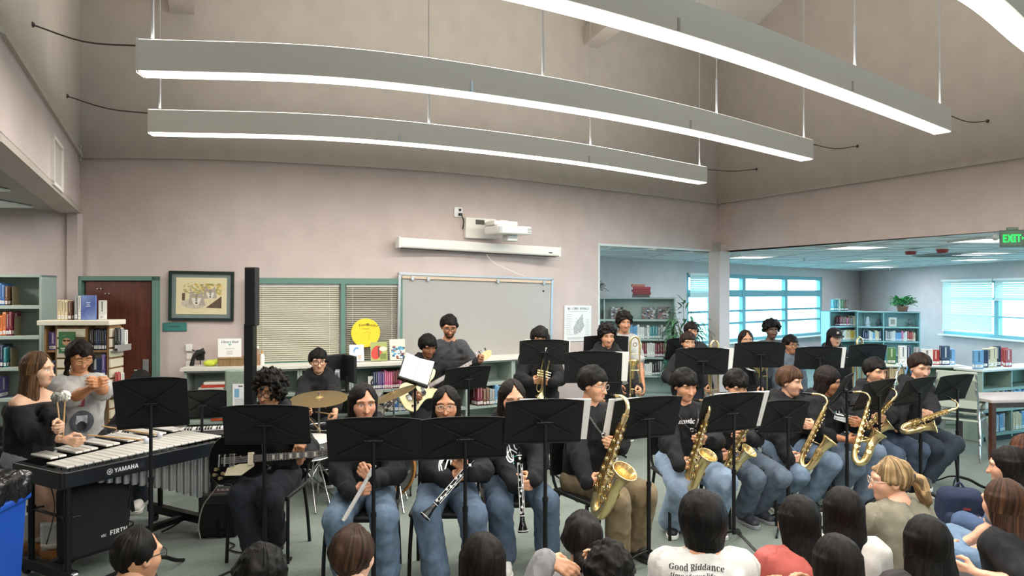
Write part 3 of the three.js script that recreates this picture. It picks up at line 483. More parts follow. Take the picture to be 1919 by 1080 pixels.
{ // exit sign
  const t = thing('exit_sign', 'green lit EXIT sign hanging from the ceiling at the far right', 'exit sign'); const p = at(1897, 447, 7.9); t.position.copy(p); t.rotation.y = -0.35; t.scale.setScalar(0.74);
  const tx = canvasTex(256, 192, (c) => { c.fillStyle = '#53605a'; c.fillRect(0, 0, 256, 192); c.fillStyle = '#0ff25a'; c.font = 'bold 132px sans-serif'; c.fillText('EXIT', 14, 144, 206); c.beginPath(); c.moveTo(250, 96); c.lineTo(226, 76); c.lineTo(226, 116); c.fill(); });
  const em = canvasTex(256, 192, (c) => { c.fillStyle = '#000'; c.fillRect(0, 0, 256, 192); c.fillStyle = '#08e04a'; c.font = 'bold 132px sans-serif'; c.fillText('EXIT', 14, 144, 206); c.beginPath(); c.moveTo(250, 96); c.lineTo(226, 76); c.lineTo(226, 116); c.fill(); });
  mesh('case', [rbox(0.32, 0.25, 0.05, 0.008)], plain('#55605a', 0.5), t); mesh('lit_face', [face(0.3, 0.23, 0, 0, 0.0275)], new THREE.MeshStandardMaterial({ map: tx, emissive: C('#ffffff'), emissiveMap: em, emissiveIntensity: 0.75, roughness: 0.4 }), t, false);
  mesh('canopy', [rbox(0.14, 0.04, 0.08, 0.008, 0, 0.145, 0)], plain('#6b726f', 0.5), t); mesh('lamp_head', [new THREE.SphereGeometry(0.05, 12, 8).translate(-0.22, 0.02, 0.03), rod(V(-0.16, 0, 0), V(-0.22, 0.02, 0.02), 0.012)], plain('#9aa19e', 0.4), t);
  const l = new THREE.PointLight(0x30ff70, 0.012); l.position.set(0, 0, 0.1); t.add(l);
}
for (const [px, py, lab] of [[1707, 467, 'red fire alarm disc on the library ceiling, left of two'], [1766, 463, 'red fire alarm disc on the library ceiling, right of two']]) { const p = onCeil(px, py), t = thing('fire_alarm', lab, 'alarm', [p.x, p.y - 0.01, p.z]); mesh('base', [cyl(0.1, 0.1, 0.025, 20, 0, -0.012, 0)], M.white, t); mesh('housing', [cyl(0.09, 0.075, 0.06, 20, 0, -0.05, 0)], mat('#8e2f2a', 0.5), t); }
{ const p = onCeil(1785, 477), t = thing('ceiling_vent', 'dark square air vent in the library ceiling', 'vent', [p.x, p.y - 0.01, p.z], 0.1); mesh('frame', [box(0.9, 0.02, 0.9)], plain('#a3a7a4', 0.7), t); for (let k = 0; k < 8; k++) mesh('slat', [box(0.82, 0.012, 0.05, 0, -0.014, -0.38 + k * 0.108).rotateX(0)], plain('#757a78', 0.7), t); }
for (const [px, py, k] of [[1507, 483, 'left of the middle light panels'], [1668, 501, 'near the far corner light panel'], [1210, 471, 'over the back bookcase']]) { const p = onCeil(px, py), t = thing('sprinkler', 'small ceiling sprinkler ' + k, 'sprinkler', [p.x, p.y - 0.005, p.z]); mesh('rose', [cyl(0.05, 0.05, 0.012, 14, 0, -0.006, 0)], M.alu, t); mesh('nozzle', [cyl(0.012, 0.02, 0.05, 10, 0, -0.035, 0)], M.alu, t); }
// ---------- bookcases and books ----------
const ORD = ['first', 'second', 'third', 'fourth', 'fifth', 'sixth', 'seventh', 'eighth', 'ninth', 'tenth', 'eleventh', 'twelfth', 'thirteenth', 'fourteenth', 'fifteenth', 'sixteenth', 'seventeenth', 'eighteenth', 'nineteenth', 'twentieth', 'twenty-first', 'twenty-second', 'twenty-third', 'twenty-fourth', 'twenty-fifth', 'twenty-sixth', 'twenty-seventh', 'twenty-eighth', 'twenty-ninth', 'thirtieth'];
const SPINES = { red: '#a33230', 'dark red': '#6e2230', orange: '#d2743a', yellow: '#d9b548', cream: '#d9c9a2', white: '#dedcd4', 'light blue': '#6fa3cc', blue: '#2f5f9e', navy: '#22304f', teal: '#2f7f86', green: '#4d7a48', purple: '#5b4a86', pink: '#c65a86', grey: '#8a8d90', black: '#1d1d20', brown: '#6a4a36' };
const spineMats = {};
for (const [k, hex] of Object.entries(SPINES)) spineMats[k] = [0, 1].map((v) => printMat(canvasTex(48, 192, (c, w, h) => {
  c.fillStyle = hex; c.fillRect(0, 0, w, h); const light = ['yellow', 'cream', 'white', 'light blue', 'orange'].includes(k) ? '#2a2a30' : '#e8e4d8';
  c.fillStyle = light; c.globalAlpha = 0.85; c.save(); c.translate(w / 2, 14); c.rotate(Math.PI / 2); c.font = 'bold 18px ' + (v ? 'serif' : 'sans-serif'); for (let i = 0, x = 0; x < 96; i++) { const l = 5 + 7 * hash3(i, v, k.length); c.fillRect(x, -4 + v, l, 9); x += l + 3; } c.restore(); c.globalAlpha = 1;
  c.fillStyle = v ? '#ffffff' : light; c.globalAlpha = 0.35; c.fillRect(0, 6, w, 4); c.fillRect(0, 122, w, 3); c.globalAlpha = 1; c.fillStyle = '#f0efea'; c.fillRect(4, 150, w - 8, 30); c.fillStyle = '#444'; c.fillRect(10, 157, 22, 3); c.fillRect(10, 165, 26, 3); c.fillRect(10, 172, 16, 3);
}), 0.55));
const bookGeo = new RoundedBoxGeometry(1, 1, 1, 1, 0.06); { const p = bookGeo.attributes.position; for (let i = 0; i < p.count; i++) p.setY(i, p.getY(i) + 0.5); }
function book(host, x, y, z, w, h, d, tone, label, group, lean = 0, v = rnd() < 0.5 ? 0 : 1, yaw = 0) {
  const b = new THREE.Mesh(bookGeo, spineMats[tone][v]); b.name = numbered('book'); b.castShadow = b.receiveShadow = true; scene.add(b); tag(b, label, 'book', group);
  host.updateMatrixWorld(true); b.position.set(x, y, z).applyMatrix4(host.matrixWorld); b.rotation.set(0, host.rotation.y + yaw, lean, 'YXZ'); b.scale.set(w, h, d); return b;
}
function fill(host, x0, x1, y, z, tones, where, group, opt = {}) {    // a row of books from x0 to x1 standing at height y
  const { hMin = 0.19, hMax = 0.25, wMin = 0.036, wMax = 0.05, d = 0.17, max = 99 } = opt; let x = x0, i = 0; const row = [];
  while (i < max) { const w = rr(wMin, wMax); if (x + w > x1) break; const tone = tones[Math.min(tones.length - 1, Math.floor((x - x0) / (x1 - x0) * tones.length + rr(-0.5, 0.5) * (opt.mix ?? 1) + 1e-6))] ?? tones[0]; row.push([x + w / 2, w, tone]); x += w + 0.0015; i++; }
  row.forEach(([cx, w, tone], k) => book(host, cx, y, z, w, rr(hMin, hMax), d + rr(-0.02, 0.01), tone, `${tone} book, ${ORD[Math.min(k, 29)]} from left, ${where}`, group));
  return x;
}
function bookcase(name, label, W, Hh, D, shelves, o = {}) {            // front at z=0, runs back to -D; base at y=0, centred in x
  const t = thing(name, label, o.category || 'bookcase'), m = o.mat || M.shelf, th = 0.025;
  for (const s of [-1, 1]) mesh('side_panel', [rbox(th, Hh, D, 0.004, s * (W / 2 - th / 2), Hh / 2, -D / 2)], m, t);
  mesh('top_panel', [rbox(W + (o.over || 0), th + (o.topTh || 0), D + (o.over || 0), 0.004, 0, Hh - th / 2, -D / 2)], o.top || m, t);
  mesh('back_panel', [box(W - 0.04, Hh - 0.05, 0.01, 0, Hh / 2, -D + 0.01)], m, t);
  for (const y of shelves) mesh('shelf', [rbox(W - 2 * th, 0.022, D - 0.02, 0.004, 0, y - 0.011, -D / 2 - 0.005), box(W - 2 * th, 0.03, 0.012, 0, y - 0.02, -0.007)], m, t);
  for (const x of o.dividers || []) mesh('divider', [box(0.022, Hh - 0.06, D - 0.02, x, Hh / 2, -D / 2)], m, t);
  mesh('kick_plate', [box(W - 0.04, 0.08, 0.02, 0, 0.04, -0.03)], o.kick || m, t);
  return t;
}
const place = (o, px, d, turn) => { const p = at(px, CY, d); o.position.set(p.x, 0, p.z); o.rotation.y = turn; o.updateMatrixWorld(true); return o; };
{ // tall bookcase, left alcove
  const ys = [0.12, 0.45, 0.775, 1.095, 1.42, 1.735], t = bookcase('tall_bookcase', 'tall grey-green metal bookcase at the left edge of the photo', 1.3, 2.05, 0.3, ys);
  place(t, 78, 7.45, 0.1); t.translateX(-0.65); t.updateMatrixWorld(true);
  const rows = [['on the top shelf of the left bookcase', ['white', 'red', 'yellow', 'grey', 'blue', 'brown']], ['on the second shelf of the left bookcase', ['blue', 'cream', 'orange', 'cream', 'orange', 'dark red']], ['on the third shelf of the left bookcase', ['red', 'teal', 'blue', 'blue', 'navy', 'teal']], ['on the fourth shelf of the left bookcase', ['dark red', 'black', 'dark red', 'purple', 'pink', 'purple']]];
  const ends = [0.28, 0.3, 0.26, 0.2, 0.2];
  rows.forEach(([w, tones], k) => fill(t, -0.1, ends[k] + 0.05, ys[5 - k], -0.1, tones, w, 'books in the left bookcase', { wMin: 0.024, wMax: 0.036 }));
  for (const [k, x] of [[0, 0.345], [1, 0.365], [2, 0.33]]) { const e = mesh('book_end', [box(0.004, 0.2, 0.12, 0, 0.1, 0), box(0.1, 0.004, 0.12, 0.03, 0.002, 0)], plain('#8f8468', 0.5, 0.5)); tag(e, `thin metal book end on the ${['top', 'second', 'third'][k]} shelf of the left bookcase`, 'book end'); e.position.set(x, ys[5 - k], -0.1).applyMatrix4(t.matrixWorld); e.rotation.y = t.rotation.y; }
}
{ // four-sided slatwall display
  const cream = mat('#d8cdb6', 0.6), oak = mat('#b78a58', 0.6, 0, { map: woodTex }), W = 0.6, Hh = 1.57, D = 0.26, t = thing('book_display', 'cream slatwall book display with oak niches in front of the door', 'book display');
  place(t, 140, 7.05, 0.02);
  mesh('top_board', [rbox(W + 0.1, 0.05, D + 0.06, 0.008, 0, Hh, -D / 2)], mat('#e2dac6', 0.5), t);
  mesh('core', [box(W - 0.02, Hh - 0.1, D * 0.3, 0, Hh / 2 + 0.03, -D + 0.06)], cream, t);
  mesh('niche_frame', [box(0.02, Hh - 0.05, D - 0.05, -0.3, Hh / 2, -D / 2), box(0.02, Hh - 0.05, D - 0.05, -0.19, Hh / 2, -D / 2), box(0.02, Hh - 0.05, D - 0.05, 0.1, Hh / 2, -D / 2), box(0.025, Hh - 0.05, D - 0.05, 0.31, Hh / 2, -D / 2)], oak, t);
  const ys = [1.29, 1.015, 0.73, 0.44, 0.15];
  for (const y of ys) { mesh('niche_shelf', [box(0.2, 0.02, 0.2, 0.205, y, -0.13)], oak, t); mesh('niche_shelf', [box(0.1, 0.02, 0.2, -0.245, y, -0.13)], oak, t); }
  for (let k = 0; k < 14; k++) { mesh('slat', [rbox(0.27, 0.082, 0.02, 0.004, -0.045, Hh - 0.1 - k * 0.1, -0.02)], cream, t); mesh('slat', [rbox(0.02, 0.082, D - 0.02, 0.004, 0.335, Hh - 0.1 - k * 0.1, -D / 2)], cream, t); }
  mesh('slat_backing', [box(0.27, Hh - 0.08, 0.01, -0.045, Hh / 2, -0.036), box(0.01, Hh - 0.08, D - 0.03, 0.323, Hh / 2, -D / 2)], oak, t);
  mesh('plinth', [box(W, 0.06, D, 0, 0.03, -D / 2)], M.blackPlastic, t);
  t.updateMatrixWorld(true);
  fill(t, 0.125, 0.3, 1.3, -0.11, ['black', 'navy', 'black', 'navy'], 'in the top niche of the slatwall display', 'books in the slatwall display', { wMin: 0.016, wMax: 0.022, hMin: 0.2, hMax: 0.21 });
  book(t, 0.175, 1.025, -0.06, 0.12, 0.2, 0.02, 'navy', 'dark navy book facing out in the second niche of the display', 'books in the slatwall display');
  fill(t, 0.24, 0.3, 1.025, -0.11, ['purple', 'blue'], 'in the second niche of the slatwall display', 'books in the slatwall display');
  fill(t, 0.13, 0.29, 0.74, -0.11, ['cream', 'orange', 'navy'], 'in the third niche of the slatwall display', 'books in the slatwall display');
  book(t, -0.245, 1.3, -0.08, 0.085, 0.18, 0.05, 'purple', 'purple book in the narrow left niche of the slatwall display, upper shelf', 'books in the slatwall display');
  book(t, -0.245, 1.025, -0.08, 0.085, 0.17, 0.05, 'navy', 'navy book in the narrow left niche of the slatwall display, second shelf', 'books in the slatwall display');
  const gtx = canvasTex(128, 160, (c) => { c.fillStyle = '#3d6a44'; c.fillRect(0, 0, 128, 160); c.fillStyle = '#b98a6a'; c.beginPath(); c.ellipse(66, 74, 36, 28, 0, 0, 7); c.fill(); c.fillStyle = '#20201c'; c.fillRect(36, 60, 26, 12); c.fillRect(70, 60, 26, 12); c.fillStyle = '#d8d4be'; c.font = 'bold 22px serif'; c.fillText('.....', 30, 30); c.fillRect(16, 120, 96, 8); c.fillRect(26, 134, 76, 6); });
  const gb = sheet('display_book', 0.15, 0.21, 0.025, gtx, plain('#2f5236', 0.5), scene, 0.4); tag(gb, 'green picture book facing out on the slatwall display', 'book'); gb.position.set(-0.06, 1.38, 0.035).applyMatrix4(t.matrixWorld);
  for (const [y, n, lab] of [[1.3, 3, 'upper'], [0.86, 2, 'lower']]) for (let k = 0; k < n; k++) book(t, 0.385 , y, -0.06 - k * 0.07, 0.03, 0.22 - 0.015 * k, 0.06, ['black', 'grey', 'white', 'red', 'white'][k + (n === 2 ? 3 : 0)], `${['black', 'grey', 'white', 'red', 'white'][k + (n === 2 ? 3 : 0)]} booklet on the ${lab} side rack of the slatwall display`, 'booklets on the display side');
  for (const y of [1.29, 0.85]) { mesh('wire_rack', [box(0.07, 0.008, 0.26, 0.38, y, -0.13), box(0.006, 0.06, 0.26, 0.415, y + 0.03, -0.13)], M.alu, t); }
  // books standing on top
  const top = 1.595; for (let k = 0; k < 4; k++) book(t, -0.21 + k * 0.034, top, -0.17, 0.032, 0.2 - 0.004 * k, 0.15, ['cream', 'cream', 'cream', 'brown'][k], `${k < 3 ? 'cream' : 'brown'} book on top of the slatwall display, ${ORD[k]} from the left`, 'books on top of the slatwall display');
  book(t, -0.045, top, -0.17, 0.03, 0.24, 0.15, 'grey', 'tall grey book on top of the slatwall display', 'books on top of the slatwall display'); book(t, -0.012, top, -0.17, 0.026, 0.24, 0.15, 'white', 'thin white book left of the blue cover on the slatwall display', 'books on top of the slatwall display');
  const btx = canvasTex(128, 192, (c) => { const g = c.createLinearGradient(0, 0, 128, 192); g.addColorStop(0, '#93a3d6'); g.addColorStop(0.5, '#5468a8'); g.addColorStop(1, '#8f9fc8'); c.fillStyle = g; c.fillRect(0, 0, 128, 192); c.fillStyle = '#e8ecf6'; c.fillRect(46, 54, 38, 5); c.fillRect(50, 68, 30, 5); c.fillRect(44, 82, 42, 5); c.strokeStyle = '#dfe4f4'; c.beginPath(); c.arc(70, 140, 24, 1, 5); c.stroke(); });
  const bb = sheet('display_book', 0.14, 0.245, 0.025, btx, plain('#6274b0', 0.5), scene, 0.3); tag(bb, 'blue covered book facing out on top of the slatwall display', 'book'); bb.position.set(0.075, top + 0.1225, -0.1).applyMatrix4(t.matrixWorld);
  book(t, 0.19, top, -0.15, 0.07, 0.195, 0.03, 'white', 'white covered book at the right end on top of the slatwall display', 'books on top of the slatwall display', 0, 0, 0.2);
}
{ // counter with low shelves along the back wall
  const P = [367, 470, 560, 650, 760, 850, 930, 1005], dep = 0.42, Hc = 1.0, m = M.shelf; let n = 0;
  const front = (px) => { const w = wallAt(px, CY, dep); return w.p; };
  const topPts = []; for (let i = 0; i <= 24; i++) { const w = wallAt(362 + (1010 - 362) * i / 24, CY, dep + 0.03); topPts.push([w.p.x, w.p.z]); }
  const top = mesh('counter', [ribbon(topPts, Hc, Hc + 0.035, -(dep + 0.02))], mat('#dedbd2', 0.45), scene, false); tag(top, 'long white counter top running under the window and whiteboard', 'counter');
  const content = [[['orange', 'red', 'white'], 'stacked'], null, [['grey', 'white']], [['white', 'navy', 'red', 'pink', 'purple', 'pink', 'dark red']], null, null, null];
  const names2 = ['at the left end of the counter', 'under the window behind the guitarist', 'behind the drummer', 'below the standing picture books', 'behind the bass guitar', 'behind the low music stand', 'behind the trumpeter'];
  for (let i = 0; i < P.length - 1; i++) {
    const a = front(P[i]), b = front(P[i + 1]), W = Math.hypot(a.x - b.x, a.z - b.z) - 0.004, t = bookcase('counter_unit', 'grey-green open shelf unit of the counter ' + names2[i], W, Hc, dep - 0.03, [0.1, 0.44, 0.72], { category: 'shelf unit' });
    t.position.set((a.x + b.x) / 2, 0, (a.z + b.z) / 2); t.rotation.y = Math.atan2(-(b.z - a.z), b.x - a.x); t.updateMatrixWorld(true);
    const g = 'books in the counter shelves', q = 'on the ' , hw = W / 2 - 0.04;
    if (i === 3) { fill(t, -0.12, 0.3, 0.72, -0.1, ['navy', 'purple', 'pink', 'dark red', 'pink', 'purple'], 'upper counter shelf below the picture books', g, { hMin: 0.2, hMax: 0.22, wMin: 0.02, wMax: 0.028 }); fill(t, -0.2, 0.3, 0.44, -0.1, ['grey', 'white', 'black', 'blue', 'grey'], 'lower counter shelf below the picture books', g); }
    if (i === 2) { }
    if (i === 4) { fill(t, -hw, -hw + 0.42, 0.44, -0.08, ['white', 'grey', 'navy', 'black', 'grey'], 'lower counter shelf behind the bass guitar', g); fill(t, -hw, -hw + 0.2, 0.72, -0.08, ['pink', 'dark red', 'purple'], 'upper counter shelf behind the bass guitar', g); }
    if (i === 5) { fill(t, -0.2, 0.2, 0.44, -0.08, ['dark red', 'brown', 'grey', 'light blue', 'brown'], 'lower counter shelf behind the low music stand', g); }
    if (i === 6) { fill(t, -0.1, 0.28, 0.44, -0.08, ['brown', 'grey', 'red', 'white'], 'lower counter shelf behind the trumpeter', g); }
    if (i === 0) {
      for (let k = 0; k < 5; k++) { const s = mesh('paper_stack', [rbox(0.3 - 0.02 * k, 0.028, 0.22, 0.004)], plain(['#b24a2a', '#ddd6ca', '#c4bfb4', '#c0392b', '#e0dbd0'][k], 0.7)); tag(s, `${['rust', 'cream', 'grey', 'red', 'white'][k]} folder in the pile in the left counter shelf`, 'folder'); s.position.set(-0.1 + 0.02 * k, 0.735 + k * 0.03, -0.12).applyMatrix4(t.matrixWorld); s.rotation.y = t.rotation.y + rr(-0.1, 0.1); }
      for (let k = 0; k < 3; k++) { const s = mesh('paper_stack', [rbox(0.26, 0.03, 0.2, 0.004)], plain(['#d45a2c', '#d9d2c4', '#e06a34'][k], 0.7)); tag(s, `${['orange', 'cream', 'bright orange'][k]} folder in the lower pile in the left counter shelf`, 'folder'); s.position.set(0.08, 0.455 + k * 0.032, -0.1).applyMatrix4(t.matrixWorld); s.rotation.y = t.rotation.y + 0.1 * k; }
    }
  }
  // things on the counter
  const put = (o, px, off, dy = 0, turn = 0) => { const w = wallAt(px, CY, off); o.position.set(w.p.x, Hc + 0.035 + dy, w.p.z); o.rotation.y = w.turn + turn; return o; };
  const wb = thing('wooden_box', 'light wooden box on the counter under the white sign', 'box'); mesh('body', [rbox(0.26, 0.08, 0.18, 0.006, 0, 0.04, 0)], mat('#b08e63', 0.6, 0, { map: woodTex }), wb); mesh('lid', [rbox(0.27, 0.02, 0.19, 0.005, 0, 0.088, 0)], mat('#bd9b70', 0.6, 0, { map: woodTex }), wb); put(wb, 440, 0.22);
  const sg = canvasTex(256, 256, (c) => { c.fillStyle = '#f2f2f0'; c.fillRect(0, 0, 256, 256); c.fillStyle = '#23334d'; c.font = 'italic bold 42px serif'; c.fillText('Library Read', 32, 60, 192); c.fillStyle = '#9cc4c4'; c.beginPath(); c.moveTo(110, 70); c.lineTo(150, 70); c.lineTo(130, 108); c.fill(); c.fillStyle = '#888'; c.fillRect(80, 138, 100, 5); for (let i = 0; i < 5; i++) c.fillRect(96, 170 + i * 12, 66, 3); });
  const s1 = sheet('counter_sign', 0.25, 0.21, 0.006, sg, M.paper, scene, 0.8); tag(s1, 'white printed sign standing on the wooden box on the counter', 'sign'); put(s1, 437, 0.24, 0.098 + 0.105); 
  const tb = mesh('tennis_cloth', [new THREE.SphereGeometry(0.06, 14, 10).scale(1.3, 0.6, 1).translate(0, 0.035, 0), new THREE.SphereGeometry(0.04, 12, 8).scale(1.2, 0.7, 1).translate(0.06, 0.05, 0)], mat('#c9d64a', 0.9)); tag(tb, 'crumpled yellow-green cloth on the counter beside the wooden box', 'cloth'); put(tb, 404, 0.25);
  const bt = thing('brown_bottle', 'slim brown bottle on the counter behind the black speaker column', 'bottle'); mesh('body', [lathe([[0.001, 0], [0.028, 0], [0.03, 0.11], [0.018, 0.15], [0.012, 0.17], [0.012, 0.2], [0.001, 0.2]], 16)], mat('#9b7a5e', 0.4), bt); mesh('cap', [cyl(0.014, 0.014, 0.025, 12, 0, 0.205, 0)], M.white, bt); put(bt, 486, 0.25);
  const bt2 = thing('glue_bottle', 'white squeeze bottle on the counter right of the brown bottle', 'bottle'); mesh('body', [lathe([[0.001, 0], [0.026, 0], [0.026, 0.1], [0.014, 0.13], [0.001, 0.13]], 16)], M.white, bt2); mesh('nozzle', [cyl(0.005, 0.012, 0.05, 10, 0, 0.15, 0)], plain('#c98a3a', 0.5), bt2); put(bt2, 494, 0.25);
  const covers = [[663, 0.17, 0.2, 'pale blue book with a white wave cover standing on the counter', (c) => { c.fillStyle = '#cfe0ee'; c.fillRect(0, 0, 128, 160); c.strokeStyle = '#4a82c4'; c.lineWidth = 12; c.beginPath(); c.moveTo(30, 90); c.quadraticCurveTo(50, 10, 80, 40); c.stroke(); c.fillStyle = '#d9b3a0'; c.fillRect(70, 100, 36, 44); c.fillStyle = '#f0f4f6'; c.fillRect(16, 60, 20, 70); }],
    [703, 0.2, 0.225, 'red and green picture book standing on the counter', (c) => { c.fillStyle = '#9aa35a'; c.fillRect(0, 0, 128, 160); c.fillStyle = '#c23327'; c.beginPath(); c.ellipse(44, 90, 40, 60, 0.3, 0, 7); c.fill(); c.fillStyle = '#e7e2c0'; c.beginPath(); c.ellipse(96, 60, 30, 20, 0, 0, 7); c.fill(); c.fillStyle = '#26301c'; c.fillRect(56, 40, 10, 90); c.fillStyle = '#6b7a34'; c.fillRect(70, 100, 50, 50); }],
    [736, 0.19, 0.255, 'blue and white comic style book standing on the counter', (c) => { c.fillStyle = '#d9d6c4'; c.fillRect(0, 0, 128, 160); c.fillStyle = '#3d83a8'; c.font = 'bold 26px sans-serif'; c.fillText('. . . .', 24, 26); for (let i = 0; i < 40; i++) { c.fillStyle = ['#2d5f86', '#4f9cc0', '#7a3b34', '#20303c', '#c7dbe2'][i % 5]; c.fillRect(8 + hash3(i, 1, 4) * 96, 50 + hash3(i, 2, 4) * 90, 22, 16); } }]];
  for (const [px, w, h, lab, dr] of covers) { const o = sheet('display_book', w, h, 0.02, canvasTex(128, 160, dr), M.paper, scene, 0.35); tag(o, lab, 'book'); put(o, px, 0.25, h / 2 + 0.01); o.rotation.order = 'YXZ'; o.rotation.x = -0.15; }
  const cs = canvasTex(96, 96, (c) => { c.fillStyle = '#cfd2cc'; c.fillRect(0, 0, 96, 96); c.strokeStyle = '#1b1c20'; c.lineWidth = 11; c.beginPath(); c.arc(50, 48, 26, 0.9, 5.5); c.stroke(); });
  const cl = sheet('shelf_letter', 0.15, 0.15, 0.004, cs, M.paper, scene, 0.7); tag(cl, 'square card with a big letter C on the counter shelf', 'sign'); { const w = wallAt(691, CY, dep - 0.04); cl.position.set(w.p.x, 0.8, w.p.z); cl.rotation.y = w.turn; }
}
{ // bookcase behind the first opening
  const ys = [0.1, 0.42, 0.74, 1.06, 1.4], t = bookcase('tall_bookcase', 'grey-green bookcase seen through the narrow opening', 1.62, 1.78, 0.32, ys, { dividers: [-0.42] });
  const p = at(1178, CY, 12.6); t.position.set(p.x, 0, p.z); t.rotation.y = -0.12; t.updateMatrixWorld(true);
  const g = 'books in the bookcase behind the narrow opening', w = (s) => `${s} shelf behind the narrow opening`;
  fill(t, -0.72, -0.46, ys[4], -0.1, ['cream', 'white', 'light blue', 'light blue'], 'upper left bay behind the narrow opening', g, { hMin: 0.2, hMax: 0.22 });
  fill(t, -0.2, 0.74, ys[3], -0.1, ['brown', 'cream', 'light blue', 'white', 'grey', 'teal', 'grey', 'white'], w('second'), g);
  fill(t, 0.1, 0.7, ys[2], -0.1, ['cream', 'dark red', 'white', 'dark red', 'cream'], w('third'), g, { hMin: 0.22, hMax: 0.25 });
  fill(t, 0.1, 0.72, ys[1], -0.1, ['grey', 'white', 'black', 'grey', 'teal'], w('fourth'), g);
  for (const [x, c] of [[0.35, 0], [0.62, 1], [-0.2, 2]]) { const o = sheet('display_book', 0.23, 0.21, 0.02, canvasTex(64, 64, (k) => { k.fillStyle = '#6b6a6a'; k.fillRect(0, 0, 64, 64); for (let i = 0; i < 30; i++) { k.fillStyle = ['#c9c5bf', '#33343a', '#8a5a54', '#9aa0a8'][(i + c) % 4]; k.fillRect(hash3(i, c, 5) * 56, hash3(i, c, 6) * 56, 12, 8); } }), M.blackPlastic, scene, 0.4); tag(o, `dark album facing out on the top shelf behind the narrow opening, ${['middle', 'right', 'left'][c]} one`, 'book'); o.position.set(x, ys[4] + 0.107, -0.12).applyMatrix4(t.matrixWorld); o.rotation.y = t.rotation.y + 0.1; }
  // stack of red volumes on top and a plant
  for (let k = 0; k < 5; k++) { const b = mesh('book', [rbox(0.3 - 0.025 * (k === 4 ? 3 : 0), 0.045, 0.2, 0.006)], plain(['#4a4444', '#7a2c33', '#8c2f38', '#9a3a40', '#b06a58'][k], 0.5)); tag(b, `${['grey', 'dark red', 'red', 'bright red', 'pinkish'][k]} volume lying in the pile on the bookcase behind the opening`, 'book', 'pile on the bookcase behind the opening'); b.position.set(0.22 + 0.015 * (k % 2) - (k === 4 ? 0.05 : 0), 1.805 + k * 0.046, -0.15).applyMatrix4(t.matrixWorld); b.rotation.y = t.rotation.y + (k % 3) * 0.05; }
  const b5 = t; globalThis.backCase = t;
}
// plants: leaves in clumps, each plant one thing with pot, stems and leaf blades
function leafGeo(L, W, bend = 0.5) { const pos = [], idx = []; const n = 5; for (let i = 0; i <= n; i++) { const u = i / n, w = W * Math.sin(Math.PI * Math.pow(u, 0.8)) / 2 + 0.0006, y = u * L * (1 - 0.25 * bend * u), z = bend * u * u * L; pos.push(-w, y, z, 0, y - 0.12 * W, z + 0.02 * L, w, y, z); } for (let i = 0; i < n; i++) for (let k = 0; k < 2; k++) { const a = i * 3 + k; idx.push(a, a + 1, a + 3, a + 1, a + 4, a + 3); } const g = new THREE.BufferGeometry(); g.setAttribute('position', new THREE.Float32BufferAttribute(pos, 3)); g.setIndex(idx); g.computeVertexNormals(); return flat(g); }
function plant(name, label, pos, r, hgt, nLeaf, L, W, cols, pot, droop = 0) {
  const t = thing(name, label, 'plant', pos); const lm = cols.map((c) => new THREE.MeshPhysicalMaterial({ color: C(c), roughness: 0.55, transmission: 0.15, thickness: 0, side: THREE.DoubleSide })), lg = [0.3, 0.6, 0.9].map((b) => leafGeo(L, W, b)), stems = [];
  if (pot) mesh('pot', [lathe([[0.001, 0], [pot[0] * 0.75, 0], [pot[0], pot[1]], [pot[0] * 1.06, pot[1]], [pot[0] * 1.06, pot[1] * 0.9], [pot[0] * 0.9, pot[1] * 0.9], [0.001, pot[1] * 0.88]], 20)], mat(pot[2], 0.7), t);
  const y0 = pot ? pot[1] * 0.9 : 0;
  for (let i = 0; i < nLeaf; i++) {
    const a = rr(0, 6.283), e = Math.sqrt(rnd()), rad = r * e, y = y0 + hgt * (0.1 + 0.9 * rnd() * (1 - 0.35 * e)) , p = V(Math.cos(a) * rad, y, Math.sin(a) * rad);
    const o = mesh('leaf', lg[i % 3], lm[i % lm.length], t); o.position.copy(p); o.rotation.set(rr(0.3, 1.1) + droop * e, 0, 0); o.rotation.order = 'YXZ'; o.rotation.y = -a + Math.PI / 2 + rr(-0.5, 0.5);
    if (i % 5 === 0) stems.push(sweep([V(0, y0 * 0.95, 0), V(p.x * 0.4, lerp(y0, y, 0.7), p.z * 0.4), p], 0.004, 5, false));
  }
  mesh('stem', stems, plain('#5b6b3a', 0.8), t, false); return t;
}
{
  const q = V(-0.68, 1.78, -0.16).applyMatrix4(backCase.matrixWorld); plant('potted_plant', 'dark leafy plant on top of the bookcase behind the narrow opening', [q.x, q.y, q.z], 0.2, 0.2, 90, 0.13, 0.06, ['#3c5a3c', '#2e4a33', '#4a6a48'], [0.09, 0.1, '#5a463a']);
  const p = at(1283, CY, 12.2); plant('ficus_tree', 'tall leafy green indoor tree beside the wide window', [p.x, 0, p.z], 0.33, 1.55, 300, 0.2, 0.045, ['#4f7d55', '#3f6d4a', '#679266', '#38614a'], [0.18, 0.3, '#5c5148'], 1.1);
}
